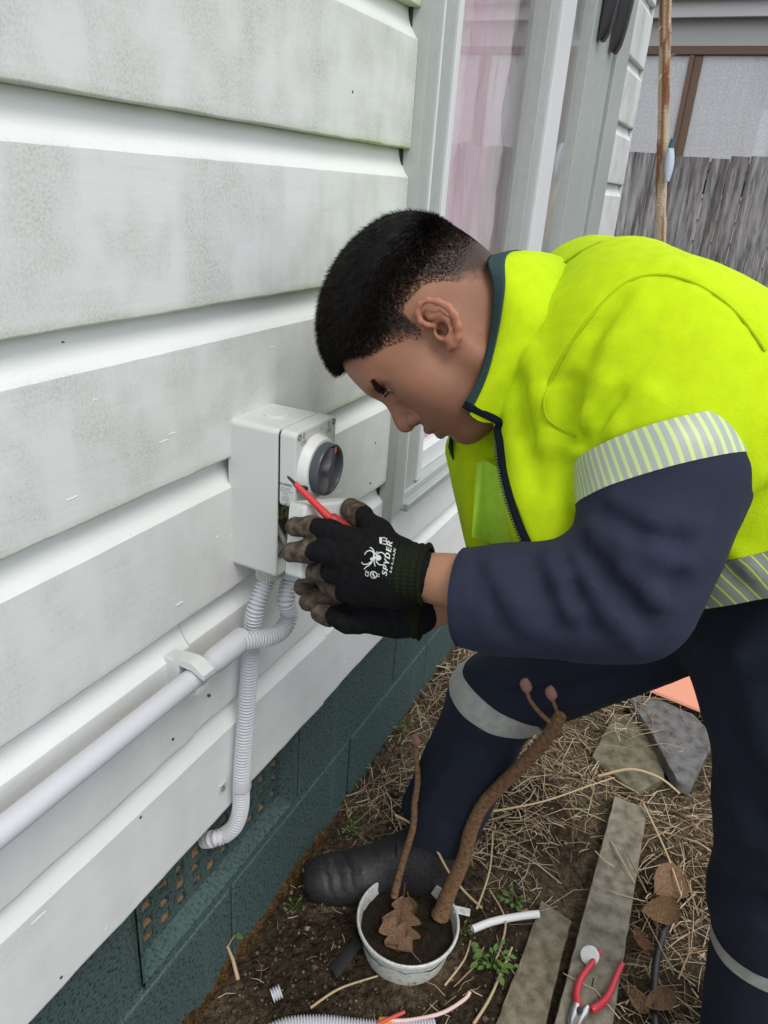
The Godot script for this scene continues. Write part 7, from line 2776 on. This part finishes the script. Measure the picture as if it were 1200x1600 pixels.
	s.cap(Vector3(0.2760, 1.2529, -0.7998), Vector3(0.2737, 1.2428, -0.7985), 0.0034, 0.0034, 0.0030, 0)
	s.cap(Vector3(0.2797, 1.2366, -0.8028), Vector3(0.2770, 1.2330, -0.8027), 0.0060, 0.0050, 0.0040, 0)
	s.cap(Vector3(0.2590, 1.2475, -0.8007), Vector3(0.2639, 1.2427, -0.7995), 0.0042, 0.0040, 0.0030, 0)
	s.ell(Vector3(0.2665, 1.2523, -0.8001), Basis(Vector3(-0.3738, -0.8137, 0.4452), Vector3(-0.8719, 0.4720, 0.1305), Vector3(0.3164, 0.3394, 0.8859)), Vector3(0.0085, 0.0085, 0.0075), 0.0030, 1)
	s.ell(Vector3(0.2603, 1.2481, -0.8070), Basis(Vector3(-0.3738, -0.8137, 0.4452), Vector3(-0.8719, 0.4720, 0.1305), Vector3(0.3164, 0.3394, 0.8859)), Vector3(0.0038, 0.0038, 0.0120), 0.0020, 1)
	s.ell(Vector3(0.2490, 1.2732, -0.7951), Basis(Vector3(-0.3738, -0.8137, 0.4452), Vector3(-0.8719, 0.4720, 0.1305), Vector3(0.3164, 0.3394, 0.8859)), Vector3(0.0060, 0.0060, 0.0045), 0.0030, 1)
	s.cap(Vector3(0.2081, 1.2006, -0.9429), Vector3(0.1969, 1.1994, -0.9418), 0.0030, 0.0032, 0.0030, 0)
	s.cap(Vector3(0.1969, 1.1994, -0.9418), Vector3(0.1879, 1.2021, -0.9419), 0.0032, 0.0032, 0.0030, 0)
	s.cap(Vector3(0.1879, 1.2021, -0.9419), Vector3(0.1822, 1.2099, -0.9451), 0.0032, 0.0034, 0.0030, 0)
	s.cap(Vector3(0.1822, 1.2099, -0.9451), Vector3(0.1822, 1.2169, -0.9523), 0.0034, 0.0036, 0.0030, 0)
	s.cap(Vector3(0.1822, 1.2169, -0.9523), Vector3(0.1886, 1.2196, -0.9590), 0.0036, 0.0038, 0.0030, 0)
	s.cap(Vector3(0.1886, 1.2196, -0.9590), Vector3(0.1982, 1.2177, -0.9651), 0.0038, 0.0040, 0.0030, 0)
	s.cap(Vector3(0.1982, 1.2177, -0.9651), Vector3(0.2097, 1.2120, -0.9693), 0.0040, 0.0042, 0.0030, 0)
	s.cap(Vector3(0.2097, 1.2120, -0.9693), Vector3(0.2191, 1.2039, -0.9695), 0.0042, 0.0042, 0.0030, 0)
	s.cap(Vector3(0.2191, 1.2039, -0.9695), Vector3(0.2259, 1.1942, -0.9660), 0.0042, 0.0040, 0.0030, 0)
	s.cap(Vector3(0.2259, 1.1942, -0.9660), Vector3(0.2296, 1.1851, -0.9582), 0.0040, 0.0042, 0.0030, 0)
	s.cap(Vector3(0.2296, 1.1851, -0.9582), Vector3(0.2294, 1.1798, -0.9504), 0.0042, 0.0045, 0.0030, 0)
	s.cap(Vector3(0.1949, 1.2132, -0.9430), Vector3(0.2166, 1.2026, -0.9546), 0.0055, 0.0050, 0.0040, 0)
	s.cap(Vector3(0.2091, 1.2138, -0.9506), Vector3(0.2236, 1.1936, -0.9514), 0.0055, 0.0050, 0.0040, 0)
	s.cap(Vector3(0.2159, 1.1893, -0.9402), Vector3(0.2274, 1.1847, -0.9482), 0.0055, 0.0050, 0.0040, 0)
	s.cap(Vector3(0.2172, 1.2033, -0.9528), Vector3(0.2254, 1.1855, -0.9490), 0.0055, 0.0050, 0.0040, 0)
	s.cap(Vector3(0.1971, 1.2070, -0.9471), Vector3(0.2057, 1.2090, -0.9565), 0.0028, 0.0034, 0.0030, 0)
	s.cap(Vector3(0.2057, 1.2090, -0.9565), Vector3(0.2145, 1.2021, -0.9599), 0.0034, 0.0036, 0.0030, 0)
	s.cap(Vector3(0.2145, 1.2021, -0.9599), Vector3(0.2203, 1.1931, -0.9557), 0.0036, 0.0034, 0.0030, 0)
	s.cap(Vector3(0.2203, 1.1931, -0.9557), Vector3(0.2199, 1.1851, -0.9491), 0.0034, 0.0034, 0.0030, 0)
	s.cap(Vector3(0.2285, 1.1816, -0.9463), Vector3(0.2270, 1.1794, -0.9427), 0.0060, 0.0050, 0.0040, 0)
	s.cap(Vector3(0.2083, 1.1932, -0.9424), Vector3(0.2126, 1.1878, -0.9430), 0.0042, 0.0040, 0.0030, 0)
	s.ell(Vector3(0.2130, 1.1949, -0.9498), Basis(Vector3(-0.3738, -0.8137, 0.4452), Vector3(-0.8719, 0.4720, 0.1305), Vector3(0.3164, 0.3394, 0.8859)), Vector3(0.0085, 0.0085, 0.0075), 0.0030, 1)
	s.ell(Vector3(0.2128, 1.1972, -0.9399), Basis(Vector3(-0.3738, -0.8137, 0.4452), Vector3(-0.8719, 0.4720, 0.1305), Vector3(0.3164, 0.3394, 0.8859)), Vector3(0.0038, 0.0038, 0.0120), 0.0020, 1)
	s.ell(Vector3(0.1917, 1.2117, -0.9554), Basis(Vector3(-0.3738, -0.8137, 0.4452), Vector3(-0.8719, 0.4720, 0.1305), Vector3(0.3164, 0.3394, 0.8859)), Vector3(0.0060, 0.0060, 0.0045), 0.0030, 1)
	return s


func sdf_glove_left() -> SDF:
	var s := SDF.new()
	s.cap(Vector3(0.3025, 0.9909, -0.7062), Vector3(0.2830, 0.9880, -0.7032), 0.0300, 0.0330, 0.0100, 0)
	s.cap(Vector3(0.2748, 1.0013, -0.7132), Vector3(0.2114, 1.0071, -0.7089), 0.0195, 0.0165, 0.0220, 0)
	s.cap(Vector3(0.2769, 0.9885, -0.7055), Vector3(0.2150, 0.9891, -0.6994), 0.0210, 0.0175, 0.0220, 0)
	s.cap(Vector3(0.2777, 0.9766, -0.7025), Vector3(0.2214, 0.9682, -0.6945), 0.0205, 0.0165, 0.0220, 0)
	s.cap(Vector3(0.2785, 0.9664, -0.7027), Vector3(0.2320, 0.9478, -0.6966), 0.0190, 0.0155, 0.0220, 0)
	s.cap(Vector3(0.2140, 1.0080, -0.7105), Vector3(0.1868, 1.0181, -0.7006), 0.0150, 0.0128, 0.0060, 0)
	s.cap(Vector3(0.1868, 1.0181, -0.7006), Vector3(0.1630, 1.0185, -0.6961), 0.0128, 0.0122, 0.0060, 0)
	s.cap(Vector3(0.1630, 1.0185, -0.6961), Vector3(0.1434, 1.0139, -0.6945), 0.0122, 0.0118, 0.0060, 0)
	s.cap(Vector3(0.2171, 0.9893, -0.7004), Vector3(0.1905, 0.9976, -0.6852), 0.0155, 0.0132, 0.0060, 0)
	s.cap(Vector3(0.1905, 0.9976, -0.6852), Vector3(0.1666, 0.9924, -0.6814), 0.0132, 0.0126, 0.0060, 0)
	s.cap(Vector3(0.1666, 0.9924, -0.6814), Vector3(0.1470, 0.9859, -0.6814), 0.0126, 0.0122, 0.0060, 0)
	s.cap(Vector3(0.2228, 0.9683, -0.6952), Vector3(0.1944, 0.9694, -0.6912), 0.0150, 0.0125, 0.0060, 0)
	s.cap(Vector3(0.1944, 0.9694, -0.6912), Vector3(0.1702, 0.9590, -0.6980), 0.0125, 0.0118, 0.0060, 0)
	s.cap(Vector3(0.1702, 0.9590, -0.6980), Vector3(0.1544, 0.9467, -0.7065), 0.0118, 0.0112, 0.0060, 0)
	s.cap(Vector3(0.2333, 0.9479, -0.6973), Vector3(0.2090, 0.9420, -0.6990), 0.0140, 0.0118, 0.0060, 0)
	s.cap(Vector3(0.2090, 0.9420, -0.6990), Vector3(0.1849, 0.9380, -0.7101), 0.0118, 0.0110, 0.0060, 0)
	s.cap(Vector3(0.1849, 0.9380, -0.7101), Vector3(0.1695, 0.9374, -0.7208), 0.0110, 0.0105, 0.0060, 0)
	s.cap(Vector3(0.2672, 0.9992, -0.7207), Vector3(0.2304, 1.0108, -0.7421), 0.0200, 0.0155, 0.0120, 0)
	s.cap(Vector3(0.2304, 1.0108, -0.7421), Vector3(0.1980, 1.0196, -0.7557), 0.0155, 0.0132, 0.0120, 0)
	s.cap(Vector3(0.1980, 1.0196, -0.7557), Vector3(0.1817, 1.0235, -0.7621), 0.0132, 0.0125, 0.0120, 0)
	return s


func sdf_glove_right() -> SDF:
	var s := SDF.new()
	s.cap(Vector3(0.2857, 0.9097, -0.7541), Vector3(0.2651, 0.9093, -0.7506), 0.0290, 0.0310, 0.0100, 0)
	s.cap(Vector3(0.2548, 0.9141, -0.7662), Vector3(0.1976, 0.9156, -0.7651), 0.0200, 0.0170, 0.0220, 0)
	s.cap(Vector3(0.2577, 0.9093, -0.7532), Vector3(0.2083, 0.9082, -0.7423), 0.0210, 0.0175, 0.0220, 0)
	s.cap(Vector3(0.2619, 0.9056, -0.7449), Vector3(0.2232, 0.9032, -0.7286), 0.0200, 0.0165, 0.0220, 0)
	s.cap(Vector3(0.2652, 0.9036, -0.7382), Vector3(0.2396, 0.9030, -0.7215), 0.0180, 0.0155, 0.0220, 0)
	s.cap(Vector3(0.1976, 0.9156, -0.7651), Vector3(0.1615, 0.9161, -0.7609), 0.0155, 0.0132, 0.0060, 0)
	s.cap(Vector3(0.1615, 0.9161, -0.7609), Vector3(0.1438, 0.9170, -0.7413), 0.0132, 0.0125, 0.0060, 0)
	s.cap(Vector3(0.1438, 0.9170, -0.7413), Vector3(0.1394, 0.9157, -0.7231), 0.0125, 0.0120, 0.0060, 0)
	s.cap(Vector3(0.2083, 0.9082, -0.7423), Vector3(0.1815, 0.9077, -0.7299), 0.0155, 0.0135, 0.0060, 0)
	s.cap(Vector3(0.1815, 0.9077, -0.7299), Vector3(0.1645, 0.9089, -0.7167), 0.0135, 0.0128, 0.0060, 0)
	s.cap(Vector3(0.1645, 0.9089, -0.7167), Vector3(0.1586, 0.9093, -0.7046), 0.0128, 0.0120, 0.0060, 0)
	s.cap(Vector3(0.2232, 0.9032, -0.7286), Vector3(0.2061, 0.8999, -0.7132), 0.0150, 0.0130, 0.0060, 0)
	s.cap(Vector3(0.2061, 0.8999, -0.7132), Vector3(0.1916, 0.9013, -0.7013), 0.0130, 0.0122, 0.0060, 0)
	s.cap(Vector3(0.1916, 0.9013, -0.7013), Vector3(0.1818, 0.9055, -0.6941), 0.0122, 0.0115, 0.0060, 0)
	s.cap(Vector3(0.2396, 0.9030, -0.7215), Vector3(0.2290, 0.8993, -0.7077), 0.0145, 0.0122, 0.0060, 0)
	s.cap(Vector3(0.2290, 0.8993, -0.7077), Vector3(0.2187, 0.8999, -0.6985), 0.0122, 0.0115, 0.0060, 0)
	s.cap(Vector3(0.2187, 0.8999, -0.6985), Vector3(0.2098, 0.9044, -0.6931), 0.0115, 0.0110, 0.0060, 0)
	s.cap(Vector3(0.2485, 0.9088, -0.7727), Vector3(0.2032, 0.9192, -0.7813), 0.0200, 0.0160, 0.0120, 0)
	s.cap(Vector3(0.2032, 0.9192, -0.7813), Vector3(0.1795, 0.9415, -0.7694), 0.0160, 0.0135, 0.0120, 0)
	s.cap(Vector3(0.1795, 0.9415, -0.7694), Vector3(0.1697, 0.9559, -0.7600), 0.0135, 0.0125, 0.0120, 0)
	return s


func sdf_boot_right() -> SDF:
	var s := SDF.new()
	s.ell(Vector3(0.0579, 0.0420, -1.0089), Basis(Vector3(-0.8785, 0.0000, 0.4778), Vector3(0.0000, 1.0000, 0.0000), Vector3(0.4778, -0.0000, 0.8785)), Vector3(0.0620, 0.0460, 0.0510), 0.0200, 0)
	s.ell(Vector3(0.1062, 0.0460, -1.0352), Basis(Vector3(-0.8785, 0.0000, 0.4778), Vector3(0.0000, 1.0000, 0.0000), Vector3(0.4778, -0.0000, 0.8785)), Vector3(0.0700, 0.0440, 0.0500), 0.0300, 0)
	s.cap(Vector3(0.2363, 0.0500, -1.1059), Vector3(0.1106, 0.0500, -1.0376), 0.0400, 0.0420, 0.0300, 0)
	s.cap(Vector3(0.2380, 0.0450, -1.1068), Vector3(0.2336, 0.1050, -1.1044), 0.0420, 0.0440, 0.0300, 0)
	s.cap(Vector3(0.1194, 0.0700, -1.0423), Vector3(0.2550, 0.1600, -1.1250), 0.0400, 0.0460, 0.0300, 0)
	s.cap(Vector3(0.2336, 0.1000, -1.1044), Vector3(0.2550, 0.2400, -1.1250), 0.0460, 0.0520, 0.0300, 0)
	s.fold(Vector3(0.0574, 0.0910, -1.0104), Vector3(0.0868, 0.0827, -0.9862), -0.0025, 0.0050)
	s.fold(Vector3(0.0868, 0.0827, -0.9862), Vector3(0.0995, 0.0610, -0.9735), -0.0025, 0.0050)
	s.fold(Vector3(0.0684, 0.0945, -1.0318), Vector3(0.1048, 0.0960, -1.0014), -0.0025, 0.0050)
	s.fold(Vector3(0.1048, 0.0960, -1.0014), Vector3(0.1210, 0.0706, -0.9853), -0.0025, 0.0050)
	s.fold(Vector3(0.0420, 0.0863, -0.9971), Vector3(0.0663, 0.0773, -0.9745), -0.0025, 0.0050)
	s.fold(Vector3(0.0663, 0.0773, -0.9745), Vector3(0.0779, 0.0585, -0.9637), -0.0025, 0.0050)
	s.fold(Vector3(0.0876, 0.1047, -1.0323), Vector3(0.1272, 0.1008, -1.0093), 0.0020, 0.0060)
	s.fold(Vector3(0.1272, 0.1008, -1.0093), Vector3(0.1444, 0.0720, -0.9972), 0.0020, 0.0060)
	return s


func sdf_boot_left() -> SDF:
	var s := SDF.new()
	s.ell(Vector3(0.7446, 0.0420, -0.9361), Basis(Vector3(-0.8529, 0.0000, 0.5222), Vector3(0.0000, 1.0000, 0.0000), Vector3(0.5222, -0.0000, 0.8529)), Vector3(0.0620, 0.0460, 0.0510), 0.0200, 0)
	s.ell(Vector3(0.7915, 0.0460, -0.9648), Basis(Vector3(-0.8529, 0.0000, 0.5222), Vector3(0.0000, 1.0000, 0.0000), Vector3(0.5222, -0.0000, 0.8529)), Vector3(0.0700, 0.0440, 0.0500), 0.0300, 0)
	s.cap(Vector3(0.9027, 0.0500, -1.0328), Vector3(0.7958, 0.0500, -0.9674), 0.0400, 0.0420, 0.0300, 0)
	s.cap(Vector3(0.9044, 0.0450, -1.0339), Vector3(0.9001, 0.1050, -1.0313), 0.0420, 0.0440, 0.0300, 0)
	s.cap(Vector3(0.8043, 0.0700, -0.9727), Vector3(0.8720, 0.1350, -1.0300), 0.0400, 0.0460, 0.0300, 0)
	s.cap(Vector3(0.9001, 0.1000, -1.0313), Vector3(0.8720, 0.2150, -1.0300), 0.0460, 0.0520, 0.0300, 0)
	return s


const BROW := [Vector3(0.1049, 0.0296, 0.0481), Vector3(0.1072, 0.0249, 0.0412), Vector3(0.1082, 0.0215, 0.0225), Vector3(0.1072, 0.0169, 0.0177)]
const LASH := [Vector3(0.1087, 0.0140, 0.0156), Vector3(0.1034, 0.0127, 0.0191), Vector3(0.0988, 0.0090, 0.0421)]
const LOGO := [Vector3(0.2745, 0.9984, -0.6717), Vector3(0.2685, 1.0231, -0.6968), Vector3(0.2579, 1.0072, -0.6810), Vector3(0.2536, 0.9874, -0.6746)]
const RIM_N := [Vector3(0.2791, 1.3258, -0.9891), Vector3(0.2864, 1.3268, -0.8743), Vector3(0.3037, 1.2977, -0.8505), Vector3(0.3122, 1.2506, -0.8324), Vector3(0.3134, 1.2068, -0.8096), Vector3(0.3003, 1.1707, -0.8017)]
const LOW_N := [Vector3(0.3352, 1.3226, -1.0550), Vector3(0.3567, 1.3181, -0.9516), Vector3(0.3682, 1.2880, -0.8501), Vector3(0.3606, 1.2505, -0.8218), Vector3(0.3510, 1.2067, -0.8161), Vector3(0.3400, 1.1533, -0.8163)]
const SEAM := [Vector3(0.5949, 1.2770, -0.8081), Vector3(0.5678, 1.3020, -0.8215), Vector3(0.5399, 1.3199, -0.8267), Vector3(0.5099, 1.3307, -0.8321), Vector3(0.4814, 1.3330, -0.8340), Vector3(0.4582, 1.3265, -0.8282), Vector3(0.4405, 1.3100, -0.8178), Vector3(0.4229, 1.2804, -0.8011), Vector3(0.4069, 1.2450, -0.7948), Vector3(0.3975, 1.2136, -0.7918), Vector3(0.3980, 1.1934, -0.7809), Vector3(0.4046, 1.1783, -0.7810), Vector3(0.4221, 1.1686, -0.7848), Vector3(0.4364, 1.1657, -0.7794)]
const SEAM2 := [Vector3(0.3360, 1.3142, -1.0050), Vector3(0.3673, 1.3365, -0.9772), Vector3(0.3941, 1.3520, -0.9658)]
const ZIP := [Vector3(0.3405, 1.1441, -0.8161), Vector3(0.3461, 1.1342, -0.8104), Vector3(0.3508, 1.1224, -0.8057), Vector3(0.3573, 1.1084, -0.7988), Vector3(0.3663, 1.0947, -0.7886), Vector3(0.3791, 1.0779, -0.7747), Vector3(0.3943, 1.0618, -0.7598), Vector3(0.4088, 1.0484, -0.7475), Vector3(0.4266, 1.0338, -0.7361)]
const SL := Vector3(0.4824, 1.2371, -0.8761)
const EL := Vector3(0.5321, 1.0237, -0.7207)
const WL := Vector3(0.3291, 0.9909, -0.7111)
const SR := Vector3(0.3650, 1.2500, -1.1500)
const ER := Vector3(0.5000, 0.9850, -1.1000)
const WR := Vector3(0.3146, 0.8955, -0.7723)
const KR := Vector3(0.3283, 0.5716, -1.0834)
const AR := Vector3(0.2250, 0.1200, -1.1150)
const KL := Vector3(0.8120, 0.4600, -1.0000)
const AL := Vector3(0.8720, 0.0950, -1.0300)
const HL := Vector3(0.7450, 0.8400, -0.9000)
const HR := Vector3(0.6300, 0.8700, -1.0800)
const NB := Vector3(0.4050, 1.2850, -0.9750)
const HEAD_O := Vector3(0.2403, 1.2363, -0.8800)
const HEAD_F := Vector3(-0.3738, -0.8137, 0.4452)
const HEAD_U := Vector3(-0.8719, 0.4720, 0.1305)
const HEAD_L := Vector3(0.3164, 0.3394, 0.8859)
const TOE_R := Vector3(0.0140, 0.0000, -0.9850)
const HEEL_R := Vector3(0.2819, 0.0000, -1.1307)
const TOE_L := Vector3(0.7020, 0.0000, -0.9100)
const HEEL_L := Vector3(0.9470, 0.0000, -1.0600)
const PERSON_CAM_RIGHT := Vector3(0.8958, 0.0681, -0.4392)
const PERSON_CAM_UP := Vector3(-0.2343, 0.9121, -0.3365)
const PERSON_CAM_FWD := Vector3(-0.3776, -0.4044, -0.8330)
const BAND_N := Vector3(0.4931, -0.7685, 0.4078)
const BAND_0 := Vector3(0.5227, 1.2063, -0.7417)
const HEM_N := Vector3(0.4983, -0.8165, 0.2917)
const HEM_0 := Vector3(0.6255, 1.0217, -0.7739)
const KNEE_N := Vector3(-0.2225, -0.9726, -0.0680)
const KNEE_0 := Vector3(0.3496, 0.6109, -1.0027)
const SHIN_N := Vector3(0.1617, -0.9835, -0.0808)
const SHIN_0 := Vector3(0.7809, 0.3750, -0.9332)
const CUFF_HEM := Vector3(0.2333, 0.2236, -1.0755)
const CUFF_0 := Vector3(0.3599, 0.9803, -0.7031)
const CUFF_N := Vector3(-0.9789, -0.1951, 0.0599)
const HEMR_0 := Vector3(0.2431, 0.2201, -1.0663)
const HEMR_N := Vector3(-0.4288, -0.9021, 0.0492)
const CUFFL_A := Vector3(0.3136, 0.9935, -0.7078)
const CUFFL_B := Vector3(0.2791, 0.9889, -0.7043)
const CUFFR_A := Vector3(0.2972, 0.9098, -0.7558)
const CUFFR_B := Vector3(0.2693, 0.9094, -0.7513)
const TIP_L := Vector3(0.1785, 1.0181, -0.6969)
const TIP_R := Vector3(0.2121, 0.9094, -0.7386)
